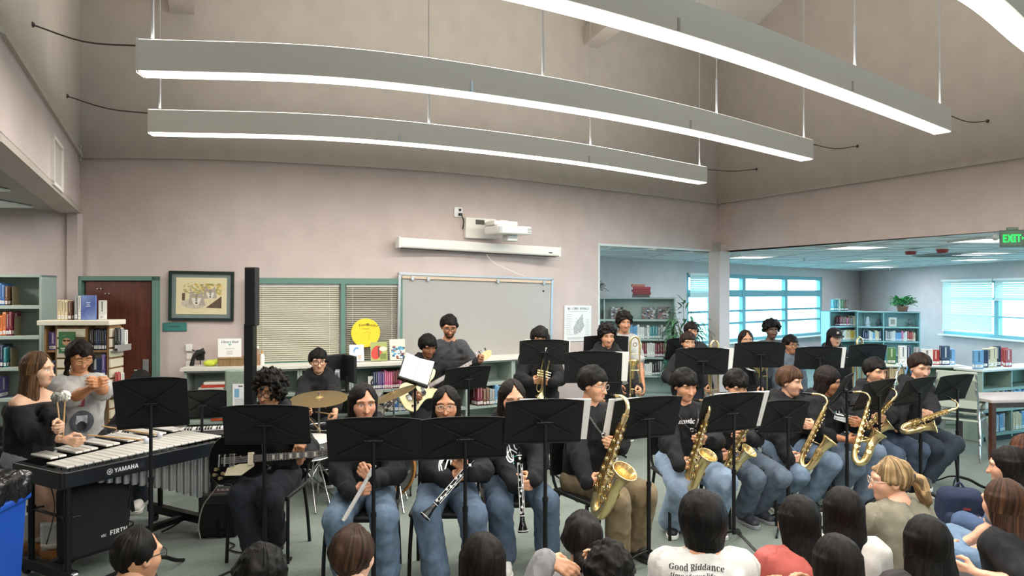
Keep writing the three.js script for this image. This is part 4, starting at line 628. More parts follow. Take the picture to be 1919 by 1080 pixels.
{ // corner bookcases of the far library
  const ys = [0.08, 0.4, 0.72, 1.06], m = mat('#8fb4b4', 0.5, 0.1);
  const c2 = bookcase('corner_bookcase', 'blue-green bookcase along the far wall, under the potted fern', 1.36, 1.41, 0.34, ys, { dividers: [-0.1], mat: m }); { const p = at(1665, CY, 17.0); c2.position.set(p.x, 0, p.z); c2.rotation.y = 0.02; c2.rotation.y = -0.25; c2.updateMatrixWorld(true); }
  const c1 = bookcase('corner_bookcase', 'blue-green bookcase in the corner beside the wide window', 0.95, 1.42, 0.34, ys, { mat: m }); { const p = at(1588, CY, 17.3); c1.position.set(p.x, 0, p.z); c1.rotation.y = 0.18; c1.updateMatrixWorld(true); }
  const g = 'books in the far corner bookcases';
  fill(c1, -0.2, 0.32, 1.06, -0.1, ['dark red', 'brown', 'pink', 'grey', 'cream'], 'top shelf of the corner bookcase', g, { wMin: 0.034, wMax: 0.05 });
  fill(c1, -0.1, 0.25, 0.72, -0.1, ['white', 'cream', 'yellow', 'cream'], 'second shelf of the corner bookcase', g, { wMin: 0.034, wMax: 0.05 });
  fill(c2, -0.55, -0.14, 0.72, -0.1, ['navy', 'white', 'light blue', 'cream', 'navy'], 'second shelf under the fern, left bay', g, { wMin: 0.034, wMax: 0.05 });
  fill(c2, -0.06, 0.58, 0.72, -0.1, ['grey', 'white', 'light blue', 'pink', 'white', 'red', 'cream'], 'second shelf under the fern, right bay', g, { wMin: 0.034, wMax: 0.05 });
  for (const [x, lab, col] of [[-0.42, 'white ceramic bust on the top shelf of the far bookcase', '#b9c2c6'], [0.5, 'small dark figurine on the top shelf of the far bookcase', '#56655f'], [-0.18, 'small dark ornament beside the white bust in the far bookcase', '#3d4a4c']]) { const o = thing('figurine', lab, 'ornament'); mesh('base', [cyl(0.05, 0.06, 0.03, 14, 0, 0.015, 0)], plain(col, 0.5), o); mesh('figure', [lathe([[0.001, 0.02], [0.05, 0.03], [0.06, 0.1], [0.03, 0.14], [0.045, 0.18], [0.03, 0.22], [0.001, 0.23]], 14).scale(1, x < -0.3 ? 1 : 0.8, 0.7)], plain(col, 0.5), o); o.position.set(x, 1.06, -0.15).applyMatrix4(c2.matrixWorld); }
  const fr = sheet('photo_frame', 0.17, 0.21, 0.015, canvasTex(64, 80, (k) => { k.fillStyle = '#d9d2c6'; k.fillRect(0, 0, 64, 80); k.fillStyle = '#9a9186'; k.fillRect(14, 16, 36, 46); }), M.white, scene); tag(fr, 'small pale framed picture on the top shelf of the far bookcase', 'picture frame'); fr.position.set(0.12, 1.166, -0.12).applyMatrix4(c2.matrixWorld); fr.rotation.y = c2.rotation.y;
  const q = V(0.34, 1.41, -0.16).applyMatrix4(c2.matrixWorld); plant('potted_fern', 'bright green potted fern on the far corner bookcase', [q.x, q.y, q.z], 0.22, 0.24, 130, 0.13, 0.07, ['#3f9a52', '#2f8248', '#57b063'], [0.13, 0.13, '#8a6050']);
  fill(c1, -0.3, 0.1, 1.42, -0.15, ['teal', 'white', 'green', 'white', 'brown', 'green'], 'on top of the corner bookcase', g, { wMin: 0.04, wMax: 0.06, hMin: 0.24, hMax: 0.3 });
}
{ // low shelf runs with books on top (right)
  const m = mat('#8fa79c', 0.5, 0.1), tm = mat('#c4cfcb', 0.4);
  const far = bookcase('low_bookcase', 'low grey-green shelf behind the rightmost saxophonist', 1.35, 0.86, 0.34, [0.1, 0.36, 0.62], { mat: m, top: tm, over: 0.04, dividers: [0.1] }); { const p = at(1716, CY, 9.9); far.position.set(p.x, 0, p.z); far.rotation.y = -0.1; far.updateMatrixWorld(true); }
  const near = bookcase('low_bookcase', 'long low grey-green shelf at the right edge beside the table', 2.4, 0.9, 0.34, [0.1, 0.4, 0.66], { mat: m, top: tm, over: 0.04, dividers: [-0.6, 0.2], kick: M.blackPlastic });
  { const p = at(1841, CY, 8.95); near.rotation.y = 0.42; near.position.set(p.x, 0, p.z); near.translateX(1.2); near.updateMatrixWorld(true); }
  const g1 = 'books on top of the low shelves', tones = ['white', 'green', 'light blue', 'yellow', 'cream', 'navy', 'white', 'grey', 'teal', 'red', 'brown', 'cream'];
  const rowTop = (host, x0, x1, n, lab, y) => { for (let k = 0; k < n; k++) { const tone = pick(tones), wd = rr(0.06, 0.15), x = lerp(x0, x1, (k + 0.5) / n); book(host, x, y, -0.2 + rr(-0.06, 0.06), wd, rr(0.19, 0.27), rr(0.02, 0.05), tone, `${tone} book face out on ${lab}, ${ORD[k]} from left`, g1, 0, 0, rr(-0.5, 0.5)); } };
  rowTop(far, -0.62, 0.62, 11, 'the low shelf behind the saxophonist', 0.86); rowTop(near, -1.12, -0.3, 8, 'the low shelf by the table', 0.9);
  const g = 'books inside the low shelves';
  fill(near, -1.12, -0.66, 0.4, -0.1, ['white', 'light blue', 'cream', 'white', 'blue'], 'middle shelf of right low bookcase, first bay', g, { wMin: 0.02, wMax: 0.035, hMin: 0.2, hMax: 0.24 }); fill(near, -1.12, -0.7, 0.1, -0.1, ['cream', 'white', 'light blue', 'grey'], 'bottom shelf of right low bookcase, first bay', g, { hMin: 0.19, hMax: 0.24 }); fill(near, -0.56, 0.16, 0.4, -0.1, ['light blue', 'blue', 'white', 'cream', 'grey'], 'middle shelf of right low bookcase, second bay', g); fill(near, -0.56, 0.0, 0.1, -0.1, ['cream', 'light blue', 'white', 'brown'], 'bottom shelf of right low bookcase, second bay', g);
  fill(far, -0.6, -0.1, 0.62, -0.1, ['white', 'brown', 'cream', 'grey'], 'in the low bookcase behind the saxophonist', g);
}
{ // table at the right edge
  const wd = mat('#6b3f2c', 0.5, 0, { map: woodTex }), t = thing('wooden_table', 'brown wooden table with a pale top at the right edge', 'table'); t.rotation.y = 0.02; const L = 1.2, W = 0.6, h = 0.66; t.position.copy(at(1852, CY, 8.0)).setY(0); t.rotation.y = 0.12; t.translateX(L / 2); t.translateZ(-W / 2 + 0.05);
  mesh('table_top', [rbox(L, 0.035, W, 0.008, 0, h, 0)], mat('#c3b4ae', 0.35), t); mesh('apron', [box(L - 0.1, 0.06, 0.02, 0, h - 0.045, W / 2 - 0.05), box(L - 0.1, 0.06, 0.02, 0, h - 0.045, -W / 2 + 0.05)], wd, t);
  for (const sx of [-1, 1]) for (const sz of [-1, 1]) mesh('leg', [rbox(0.055, h - 0.01, 0.055, 0.006, sx * (L / 2 - 0.05), (h - 0.01) / 2, sz * (W / 2 - 0.05))], wd, t);
}
// ---------- figures: smooth distance fields meshed into continuous surfaces ----------
function surfaceNet(fn, mn, mx, cell, slack = 1.25) {
  const B = 4, nb = [0, 1, 2].map((k) => Math.max(1, Math.ceil((mx[k] - mn[k]) / (cell * B)))), nx = nb[0] * B + 1, ny = nb[1] * B + 1, nz = nb[2] * B + 1, sy = nx, sz = nx * ny;
  const val = new Float32Array(nx * ny * nz), act = [], half = B / 2 * cell, reach = half * 1.74 * slack + cell;
  const flags = new Uint8Array(nb[0] * nb[1] * nb[2]);
  for (let k = 0, q = 0; k < nb[2]; k++) for (let j = 0; j < nb[1]; j++) for (let i = 0; i < nb[0]; i++, q++) {
    const v = fn(mn[0] + i * B * cell + half, mn[1] + j * B * cell + half, mn[2] + k * B * cell + half);
    if (Math.abs(v) < reach) { act.push([i, j, k]); flags[q] = 1; }
    else { const s = v < 0 ? -1 : 1; for (let c = 0; c <= B; c++) for (let b = 0; b <= B; b++) for (let a = 0; a <= B; a++) val[(i * B + a) + (j * B + b) * sy + (k * B + c) * sz] = s; }
  }
  for (const [i, j, k] of act) for (let c = 0; c <= B; c++) for (let b = 0; b <= B; b++) for (let a = 0; a <= B; a++) { const x = i * B + a, y = j * B + b, z = k * B + c; val[x + y * sy + z * sz] = fn(mn[0] + x * cell, mn[1] + y * cell, mn[2] + z * cell); }
  const vid = new Int32Array(nx * ny * nz).fill(-1), pos = [], idx = [], off = [0, 1, sy, sy + 1, sz, sz + 1, sz + sy, sz + sy + 1];
  const E = [[0, 1], [2, 3], [4, 5], [6, 7], [0, 2], [1, 3], [4, 6], [5, 7], [0, 4], [1, 5], [2, 6], [3, 7]];
  for (const [i, j, k] of act) for (let c = 0; c < B; c++) for (let b = 0; b < B; b++) for (let a = 0; a < B; a++) {
    const x = i * B + a, y = j * B + b, z = k * B + c, o = x + y * sy + z * sz; let m = 0;
    for (let e = 0; e < 8; e++) if (val[o + off[e]] < 0) m |= 1 << e;
    if (m === 0 || m === 255) continue;
    let px = 0, py = 0, pz = 0, n = 0;
    for (const [p, q] of E) { const vp = val[o + off[p]], vq = val[o + off[q]]; if ((vp < 0) === (vq < 0)) continue; const t = vp / (vp - vq); px += lerp(p & 1, q & 1, t); py += lerp(p >> 1 & 1, q >> 1 & 1, t); pz += lerp(p >> 2 & 1, q >> 2 & 1, t); n++; }
    vid[o] = pos.length / 3; pos.push(mn[0] + (x + px / n) * cell, mn[1] + (y + py / n) * cell, mn[2] + (z + pz / n) * cell);
  }
  const quad = (a, b, c, d, f) => { if (a < 0 || b < 0 || c < 0 || d < 0) return; f ? idx.push(a, b, c, a, c, d) : idx.push(a, c, b, a, d, c); };
  for (const [i, j, k] of act) for (let c = 0; c < B; c++) for (let b = 0; b < B; b++) for (let a = 0; a < B; a++) {
    const x = i * B + a, y = j * B + b, z = k * B + c, o = x + y * sy + z * sz, s = val[o] < 0;
    if (y > 0 && z > 0 && s !== (val[o + 1] < 0)) quad(vid[o - sy - sz], vid[o - sz], vid[o], vid[o - sy], s);
    if (x > 0 && z > 0 && s !== (val[o + sy] < 0)) quad(vid[o - 1 - sz], vid[o - 1], vid[o], vid[o - sz], s);
    if (x > 0 && y > 0 && s !== (val[o + sz] < 0)) quad(vid[o - 1 - sy], vid[o - sy], vid[o], vid[o - 1], s);
  }
  const g = new THREE.BufferGeometry(); g.setAttribute('position', new THREE.Float32BufferAttribute(pos, 3)); g.setIndex(idx); g.computeVertexNormals(); return g;
}
const smin = (a, b, k) => { const h = Math.max(k - Math.abs(a - b), 0) / k; return Math.min(a, b) - h * h * k * 0.25; };
function cap(x, y, z, c) { const px = x - c.x, py = y - c.y, pz = z - c.z; let h = (px * c.dx + py * c.dy + pz * c.dz) * c.il; h = h < 0 ? 0 : h > 1 ? 1 : h; const qx = px - c.dx * h, qy = py - c.dy * h, qz = pz - c.dz * h; return Math.sqrt(qx * qx + qy * qy + qz * qz) - (c.r0 + (c.r1 - c.r0) * h); }
const bone = (a, b, r0, r1 = r0) => { const dx = b.x - a.x, dy = b.y - a.y, dz = b.z - a.z; return { x: a.x, y: a.y, z: a.z, dx, dy, dz, il: 1 / (dx * dx + dy * dy + dz * dz + 1e-9), r0, r1 }; };
const ell = (x, y, z, cx, cy, cz, rx, ry, rz) => { const ax = (x - cx) / rx, ay = (y - cy) / ry, az = (z - cz) / rz, k0 = Math.hypot(ax, ay, az), k1 = Math.hypot(ax / rx, ay / ry, az / rz); return k0 < 1e-6 ? -Math.min(rx, ry, rz) : k0 * (k0 - 1) / k1; };
function boundsOf(bones, pad) { const mn = [1e9, 1e9, 1e9], mx = [-1e9, -1e9, -1e9]; for (const b of bones) for (const t of [0, 1]) { const p = [b.x + b.dx * t, b.y + b.dy * t, b.z + b.dz * t], r = Math.max(b.r0, b.r1) + pad; for (let k = 0; k < 3; k++) { mn[k] = Math.min(mn[k], p[k] - r); mx[k] = Math.max(mx[k], p[k] + r); } } return [mn, mx]; }
const blend = (bones, k) => (x, y, z) => { let d = 1e3; for (let i = 0; i < bones.length; i++) d = smin(d, cap(x, y, z, bones[i]), k); return d; };

// head: +z is the face, y up, origin in the middle of the skull; about 0.225 m tall
function headField(x, y, z) {
  const ax = Math.abs(x);
  let d = ell(x, y, z, 0, 0.03, -0.012, 0.072, 0.089, 0.092);
  d = smin(d, ell(x, y, z, 0, -0.03, 0.022, 0.058, 0.07, 0.062), 0.05);
  d = smin(d, ell(x, y, z, 0, -0.082, 0.048, 0.03, 0.026, 0.03), 0.045);           // chin
  d = smin(d, ell(ax, y, z, 0.036, -0.022, 0.052, 0.026, 0.024, 0.022), 0.03);      // cheeks
  d = smin(d, ell(ax, y, z, 0.028, 0.032, 0.072, 0.03, 0.01, 0.012), 0.022);        // brow
  d = -smin(-d, ell(ax, y, z, 0.031, 0.008, 0.097, 0.02, 0.013, 0.022), 0.014);     // eye sockets
  d = smin(d, ell(ax, y, z, 0.031, 0.009, 0.066, 0.0155, 0.012, 0.014), 0.004);     // eyeballs
  const ny = clamp((0.02 - y) / 0.052, 0, 1); d = smin(d, Math.hypot(x, Math.min(0, 0.02 - y) + Math.max(0, -0.032 - y), z - (0.078 + 0.026 * ny)) - (0.0065 + 0.0045 * ny), 0.012);
  d = smin(d, ell(ax, y, z, 0.012, -0.031, 0.087, 0.009, 0.008, 0.011), 0.008);     // nostrils
  d = smin(d, ell(x, y, z, 0, -0.052, 0.074, 0.024, 0.0075, 0.012), 0.007); d = smin(d, ell(x, y, z, 0, -0.064, 0.072, 0.02, 0.008, 0.011), 0.006); // lips
  d = Math.max(d, -ell(x, y, z, 0, -0.0582, 0.088, 0.021, 0.0018, 0.01));
  let e = ell(ax, y, z, 0.078, 0.0, -0.008, 0.01, 0.031, 0.02); e = Math.max(e, -ell(ax, y, z, 0.088, 0.004, -0.004, 0.008, 0.02, 0.012)); d = smin(d, e, 0.008);
  return d;
}
const HEADS = {};
function headGeo(cell) {
  if (HEADS[cell]) return HEADS[cell];
  const g = surfaceNet(headField, [-0.1, -0.125, -0.12], [0.1, 0.135, 0.13], cell), p = g.attributes.position, w = [];
  for (let i = 0; i < p.count; i++) {
    const x = Math.abs(p.getX(i)), y = p.getY(i), z = p.getZ(i); let lip = 0, brow = 0, white = 0, iris = 0, flush = 0;
    if (z > 0.06) {
      lip = 1 - sstep(0.75, 1.1, Math.hypot(x / 0.023, (y + 0.058) / 0.0125));
      const by = 0.034 - 0.006 * Math.pow((x - 0.03) / 0.02, 2); brow = (1 - sstep(0.0035, 0.0065, Math.abs(y - by))) * sstep(0.01, 0.014, x) * (1 - sstep(0.046, 0.052, x));
      const er = Math.hypot((x - 0.031) / 0.0155, (y - 0.009) / 0.0068); white = 1 - sstep(0.75, 1.05, er); iris = 1 - sstep(0.7, 1.1, Math.hypot(x - 0.031, y - 0.009) / 0.0062);
      flush = 1 - sstep(0.4, 1, Math.hypot((x - 0.038) / 0.024, (y + 0.025) / 0.022));
    }
    w.push([lip, brow, white, iris, flush, er2(x, y, z), (1 - sstep(-0.05, -0.03, y + 0.35 * Math.max(0, 0.05 - x) * (y > -0.046 ? 1 : 0) * 0)) * sstep(-0.02, 0.01, z) * (1 - lip) * (1 - sstep(0.85, 1.15, 1.15 - Math.hypot(x / 0.045, (y + 0.03) / 0.03) + (y < -0.045 && z > 0.06 ? -1 : 0)))]);
  }
  return HEADS[cell] = { g, w };
}
function er2(x, y, z) { return z > 0.06 ? (1 - sstep(0.95, 1.25, Math.hypot((x - 0.031) / 0.0165, (y - 0.0125) / 0.0085))) : 0; }
// hand: wrist at origin, fingers along +y, palm facing +z, thumb on the +x side
const HANDS = {};
function handGeo(pose, cell) {
  const key = pose + cell; if (HANDS[key]) return HANDS[key];
  const cu = { grip: [0.75, 0.95, 0.6], loose: [0.28, 0.4, 0.3], key: [0.45, 0.8, 0.45], flat: [0.05, 0.1, 0.06] }[pose], bs = [], fx = [0.03, 0.0105, -0.0095, -0.0285], fl = [0.9, 1, 0.93, 0.74], fy = [0.083, 0.088, 0.083, 0.075];
  bs.push(bone(V(0, -0.03, 0), V(0, 0.01, 0), 0.025, 0.025), bone(V(0.014, 0.01, 0), V(0.024, 0.076, 0), 0.0165, 0.014), bone(V(-0.012, 0.01, 0), V(-0.022, 0.07, 0), 0.0165, 0.013), bone(V(0, 0.02, 0), V(0, 0.08, 0), 0.016, 0.013));
  for (let f = 0; f < 4; f++) { let p = V(fx[f], fy[f], 0), a = 0; const seg = [0.04, 0.026, 0.021], r = [0.0098, 0.0088, 0.0078]; for (let s = 0; s < 3; s++) { a += cu[s] * (1 + 0.12 * (f - 1)); const q = V(p.x + 0.08 * fx[f] * seg[s] * 10, p.y + Math.cos(a) * seg[s] * fl[f], p.z + Math.sin(a) * seg[s] * fl[f]); bs.push(bone(p, q, r[s], r[s] * 0.93)); p = q; } }
  const t0 = V(0.024, 0.018, 0.006), c = cu[0], t1 = V(0.05, 0.042, 0.012 + 0.022 * c), t2 = V(0.054 - 0.012 * c, 0.07, 0.02 + 0.045 * c), t3 = V(0.05 - 0.03 * c, 0.092, 0.024 + 0.05 * c);
  bs.push(bone(t0, t1, 0.015, 0.012), bone(t1, t2, 0.0115, 0.0102), bone(t2, t3, 0.0102, 0.008));
  const [mn, mx] = boundsOf(bs, 0.008); return HANDS[key] = surfaceNet(blend(bs, 0.009), mn, mx, cell);
}
// shoe: heel at z=0, toe at z=0.26, sole on y=0
const SHOES = {};
function shoeGeo() {
  if (SHOES.up) return SHOES;
  const bs = [bone(V(0, 0.045, 0.035), V(0, 0.035, 0.2), 0.042, 0.034), bone(V(0, 0.09, 0.05), V(0, 0.055, 0.13), 0.04, 0.036), bone(V(0, 0.1, 0.045), V(0, 0.075, 0.045), 0.04, 0.042)], f = blend(bs, 0.03);
  SHOES.up = surfaceNet((x, y, z) => Math.max(f(x * (1 - 0.12 * sstep(0.08, 0.2, z)), y, z), 0.018 - y, y - 0.125), [-0.08, 0, -0.04], [0.08, 0.15, 0.28], 0.009);
  const out = smoothOutline([[0, -0.008], [0.034, 0.01], [0.036, 0.07], [0.044, 0.15], [0.042, 0.205], [0.02, 0.242], [-0.02, 0.242], [-0.04, 0.2], [-0.042, 0.15], [-0.036, 0.07], [-0.034, 0.01]], 3);
  SHOES.sole = join([extrude(out, 0.02, 0.003).rotateX(Math.PI / 2).translate(0, 0.025, 0)]);
  SHOES.lace = join([0, 1, 2, 3].map((k) => box(0.036, 0.005, 0.007, 0, 0.1 - k * 0.011, 0.098 + k * 0.016).rotateX(0)));
  return SHOES;
}
function addUV(g, sx = 1) { const p = g.attributes.position, n = g.attributes.normal, uv = new Float32Array(p.count * 2); for (let i = 0; i < p.count; i++) { const ax = Math.abs(n.getX(i)), az = Math.abs(n.getZ(i)); uv[2 * i] = (ax > az ? p.getZ(i) : p.getX(i)) * sx; uv[2 * i + 1] = p.getY(i); } g.setAttribute('uv', new THREE.BufferAttribute(uv, 2)); return g; }
function mergeIndexed(list) {        // [geometry, matrix, colour or per-vertex function]
  const pos = [], nor = [], col = [], idx = []; let base = 0; const v = V(0, 0, 0), nm = new THREE.Matrix3();
  for (const [g, m, c] of list) {
    const p = g.attributes.position, n = g.attributes.normal; if (m) nm.getNormalMatrix(m); const flip = m && m.determinant() < 0;
    for (let i = 0; i < p.count; i++) { v.fromBufferAttribute(p, i); if (m) v.applyMatrix4(m); pos.push(v.x, v.y, v.z); v.fromBufferAttribute(n, i); if (m) v.applyMatrix3(nm).normalize(); nor.push(v.x, v.y, v.z); const k = typeof c === 'function' ? c(i) : c; col.push(k.r, k.g, k.b); }
    const ix = g.index.array; for (let i = 0; i < ix.length; i += 3) flip ? idx.push(ix[i] + base, ix[i + 2] + base, ix[i + 1] + base) : idx.push(ix[i] + base, ix[i + 1] + base, ix[i + 2] + base); base += p.count;
  }
  const g = new THREE.BufferGeometry(); g.setAttribute('position', new THREE.Float32BufferAttribute(pos, 3)); g.setAttribute('normal', new THREE.Float32BufferAttribute(nor, 3)); g.setAttribute('color', new THREE.Float32BufferAttribute(col, 3)); g.setIndex(idx); return g;
}
const skinMat = new THREE.MeshPhysicalMaterial({ vertexColors: true, roughness: 0.52, sheen: 0.15, sheenRoughness: 0.6 });
const hairMats = {}, hairMat = (c) => hairMats[c] ??= new THREE.MeshPhysicalMaterial({ color: C(c), roughness: 0.6, specularIntensity: 0.4, map: hairTex, bumpMap: hairBump, bumpScale: 0.004 });
const cloth = {}, clothMat = (c, kind = 'cotton') => cloth[c + kind] ??= new THREE.MeshStandardMaterial({ color: C(c), roughness: 0.92, map: kind === 'denim' ? denimTex : clothTex, bumpMap: weave, bumpScale: 0.0015 });
function ik(a, b, la, lb, pole) {     // middle joint of a two-bone chain
  const d = b.clone().sub(a); let L = d.length(); const max = (la + lb) * 0.995; if (L > max) { const k = L / max; la *= k; lb *= k; }
  d.normalize(); const x = clamp((la * la - lb * lb + L * L) / (2 * L), -la, la), h = Math.sqrt(Math.max(0, la * la - x * x)), n = pole.clone().addScaledVector(d, -pole.dot(d)).normalize();
  return a.clone().addScaledVector(d, x).addScaledVector(n, h);
}
const FOLD = (x, y, z, f, a) => a * (Math.abs(noise3(x * f, y * f * 0.6, z * f) - 0.5) * 2 - 0.8) + a * 0.6 * (noise3(x * f * 2.3, y * f * 1.6, z * f * 2.3) - 0.5);
// hair in the yawed frame of the head
function hairField(s) {
  const t = s.t ?? 0.016, fr = s.fringe ?? 0.066, curl = s.curl ?? 0, L = s.len ?? 0, out = s.out ?? 0;
  return (x, y, z) => {
    const ax = Math.abs(x); let d = ell(x, y, z, 0, 0.034, -0.016, 0.074 + t, 0.088 + t, 0.09 + t);
    if (s.vol) d = smin(d, ell(x, y, z, 0, 0.06 + s.vol * 0.5, -0.01, 0.078 + s.vol, 0.07 + s.vol, 0.088 + s.vol), 0.03);
    // face and lower edge
    const fn = s.messy ? 1.4 * s.messy * (noise3(x * 55 + 3, y * 12, z * 40) - 0.5) : 0, face = ell(x, y, z, (s.part || 0), fr - 0.115 + fn, 0.105, s.faceW ?? 0.069, 0.112, 0.078);
    d = -smin(-d, face, 0.006); if (s.open) d = -smin(-d, Math.max(Math.abs(x - (s.part || 0)) - 0.052 * clamp((0.108 - y) / 0.1, 0, 1), -y, 0.03 - z), 0.012);
    const low = (s.low ?? -0.055) + (L ? 0 : 0.035 * (noise3(x * 32, 7, z * 32) - 0.5)); d = Math.max(d, low + (z > -0.03 ? (z + 0.03) * (s.side ?? 0.7) : 0) - y);
    if (!s.coverEars) d = Math.max(d, -ell(ax, y, z, 0.092, -0.012, 0.006, 0.03, 0.034, 0.03));
    if (L) {
      const u = clamp((0.02 - y) / L, 0, 1), rx = 0.082 + t * 0.6 + (s.wide ?? 0.02) * u - 0.03 * sstep(0.8, 1, u), rz = 0.078 + t * 0.4 - 0.018 * u, cz = -0.022 - out * sstep(0, 0.6, u);
      const k = Math.hypot(x / rx, (z - cz) / rz); let c = (k - 1) * Math.min(rx, rz); c = Math.max(c, y - 0.05, 0.02 - L + 0.05 * (noise3(x * 40, 3, z * 40) - 0.5) - y);
      c = Math.max(c, -ell(x, y, z, (s.part || 0), fr - 0.115, 0.105, s.faceW ?? 0.069, 0.112, 0.085));
      const fz = 0.02 + 0.035 * sstep(-0.08, -0.16, y); if (s.front === false) c = Math.max(c, z - lerp(0.07, 0.0, sstep(0.02, -0.11, y))); else c = Math.max(c, -(Math.max(Math.hypot(x, z - 0.12) - (s.openW ?? 0.075) - 0.03, y + 0.05)));
      d = smin(d, c, 0.02);
    }
    for (const b of s.bones || []) d = smin(d, cap(x, y, z, b), 0.012);
    const a = Math.atan2(x, z + 0.01); if (!L && !curl) d += (s.tousle ?? 0.022) * (noise3(x * 19 + 2, y * 15, z * 19) - 0.5) + 0.012 * (noise3(x * 48, y * 20, z * 48) - 0.5);
    if (curl) d += curl * (noise3(x * 34 + 9, y * 34, z * 34) - 0.5) + curl * 0.7 * (noise3(x * 70, y * 70 + 5, z * 70) - 0.5);
    else d += 0.0012 * Math.sin(a * 37 + 14 * noise3(x * 11, y * 5, z * 11)) + 0.008 * (noise3(x * 24, y * 6, z * 24) - 0.5) + 0.006 * (noise3(x * 60 + 5, y * 14, z * 60) - 0.5);
    return d;
  };
}
const ONE = V(1, 1, 1);
function person(o) {
  const yaw = o.yaw ?? 0, k = o.k ?? 1, f = V(Math.sin(yaw), 0, Math.cos(yaw)), sx = V(Math.cos(yaw), 0, -Math.sin(yaw)), lod = o.lod ?? 1;
  const Hc = o.head, hy = o.headYaw ?? yaw, root = thing('person', o.label, 'person', [0, 0, 0], 0, o.group);
  const hm = new THREE.Matrix4().compose(Hc, new THREE.Quaternion().setFromEuler(new THREE.Euler(o.pitch ?? 0.08, hy, o.roll ?? 0, 'YXZ')), ONE.clone().multiply(V(k * (o.headW ?? 1), k, k)));
  const neckTop = V(0, -0.05, -0.015).applyMatrix4(hm), lean = o.lean ?? 0.04;
  const neck = V(Hc.x, Hc.y - (o.neckDrop ?? 0.172) * k, Hc.z).addScaledVector(f, -0.045);
  const pose = o.pose ?? 'sit', hipY = o.hipY ?? (pose === 'sit' ? 0.52 : pose === 'floor' ? 0.12 : (Hc.y + 0.11) * 0.5);
  const hip = o.hip ?? V(neck.x, hipY, neck.z).addScaledVector(f, -lean).addScaledVector(sx, o.sway ?? 0);
  const up = neck.clone().sub(hip).normalize(), bw = (o.build ?? 0.95) * k;
  const sh = [-1, 1].map((s) => neck.clone().addScaledVector(up, -0.05).addScaledVector(sx, s * 0.138 * bw).addScaledVector(f, o.round ?? 0.01)), hp = [-1, 1].map((s) => hip.clone().addScaledVector(sx, s * 0.088 * bw));
  const chest = (s, t, r) => hip.clone().lerp(neck, t).addScaledVector(sx, s * r * bw);
  // arms
  const arms = [0, 1].map((i) => {
    const s = i ? 1 : -1, h = (o.hands || [])[i], wrist = h ? h.p.clone() : pose === 'stand' ? sh[i].clone().add(V(0, -0.5 * k, 0)).addScaledVector(f, 0.06).addScaledVector(sx, s * 0.06) : pose === 'floor' ? hip.clone().add(V(0, 0.12, 0)).addScaledVector(f, 0.3).addScaledVector(sx, s * 0.1) : hip.clone().addScaledVector(f, 0.28).addScaledVector(sx, s * 0.12).add(V(0, 0.12, 0));
    const pole = h && h.pole ? h.pole : V(0, -0.8, 0).addScaledVector(sx, s * 0.75).addScaledVector(f, -0.35), e = ik(sh[i], wrist, 0.255 * k, 0.235 * k, pole);
    return { s, sh: sh[i], e, w: wrist, h };
  });
  // legs
  const legs = [0, 1].map((i) => {
    const s = i ? 1 : -1, ft = (o.feet || [])[i]; let a, toe;
    if (ft && ft.p) { a = ft.p.clone(); toe = ft.dir ? ft.dir.clone().normalize() : f.clone(); }
    else if (pose === 'sit') { a = hip.clone().addScaledVector(f, 0.42 * k).addScaledVector(sx, s * (o.spread ?? 0.12)); a.y = 0.09; toe = f.clone().addScaledVector(sx, s * 0.2).normalize(); }
    else if (pose === 'floor') { a = hip.clone().addScaledVector(f, 0.34).addScaledVector(sx, -s * 0.16); a.y = 0.08; toe = sx.clone().multiplyScalar(-s); }
    else { a = hip.clone().addScaledVector(sx, s * 0.02).addScaledVector(f, 0.02); a.x += s * sx.x * 0.0; a.y = 0.09; toe = f.clone().addScaledVector(sx, s * 0.25).normalize(); }
    const pole = ft && ft.pole ? ft.pole : pose === 'floor' ? sx.clone().multiplyScalar(s).add(V(0, 0.5, 0)).addScaledVector(f, 0.4) : f.clone().add(V(0, pose === 'sit' ? 0.9 : 0.05, 0)).addScaledVector(sx, s * 0.15), lf = pose === 'sit' ? 0.415 : pose === 'floor' ? 0.4 : Math.max(0.36, (hip.y - 0.09) * 0.505);
    return { s, h: hp[i], kn: ik(hp[i], a, lf * (pose === 'stand' ? 1 : k), lf * (pose === 'stand' ? 1 : k), pole), a, toe };
  });
  const legsOn = o.legs !== false;
  // skin
  const B = [bone(chest(-0.055, 0, 1), chest(-0.07, 0.82, 1), 0.1 * bw, 0.092 * bw), bone(chest(0.055, 0, 1), chest(0.07, 0.82, 1), 0.1 * bw, 0.092 * bw), bone(sh[0], sh[1], 0.05 * bw), bone(neck, neckTop, 0.053 * k, 0.05 * k), bone(neck.clone().add(V(0, 0.03, 0)), sh[0], 0.045 * k, 0.045 * k), bone(neck.clone().add(V(0, 0.03, 0)), sh[1], 0.045 * k, 0.045 * k)];
  const ca = (o.top?.sleeve ?? 1) >= 0.8 ? 0.78 : 1, cf = (o.top?.sleeve ?? 1) >= 1 ? 0.75 : 1;
  for (const a of arms) B.push(bone(a.sh, a.e, 0.047 * bw * ca, 0.038 * k * ca), bone(a.e, a.e.clone().lerp(a.w, 0.4), 0.039 * k * cf, 0.039 * k * cf), bone(a.e.clone().lerp(a.w, 0.4), a.w, 0.039 * k * cf, 0.027 * k));
  if (legsOn) for (const l of legs) B.push(bone(l.h, l.kn, 0.085 * bw, 0.055 * k), bone(l.kn, l.kn.clone().lerp(l.a, 0.35), 0.052 * k, 0.056 * k), bone(l.kn.clone().lerp(l.a, 0.35), l.a, 0.056 * k, 0.037 * k));
  const [bn, bx] = boundsOf(B, 0.04), skin = C(o.skin ?? '#c99a78'), geos = [[surfaceNet(blend(B, 0.035), bn, bx, lod > 1 ? 0.027 : 0.022), null, skin]];
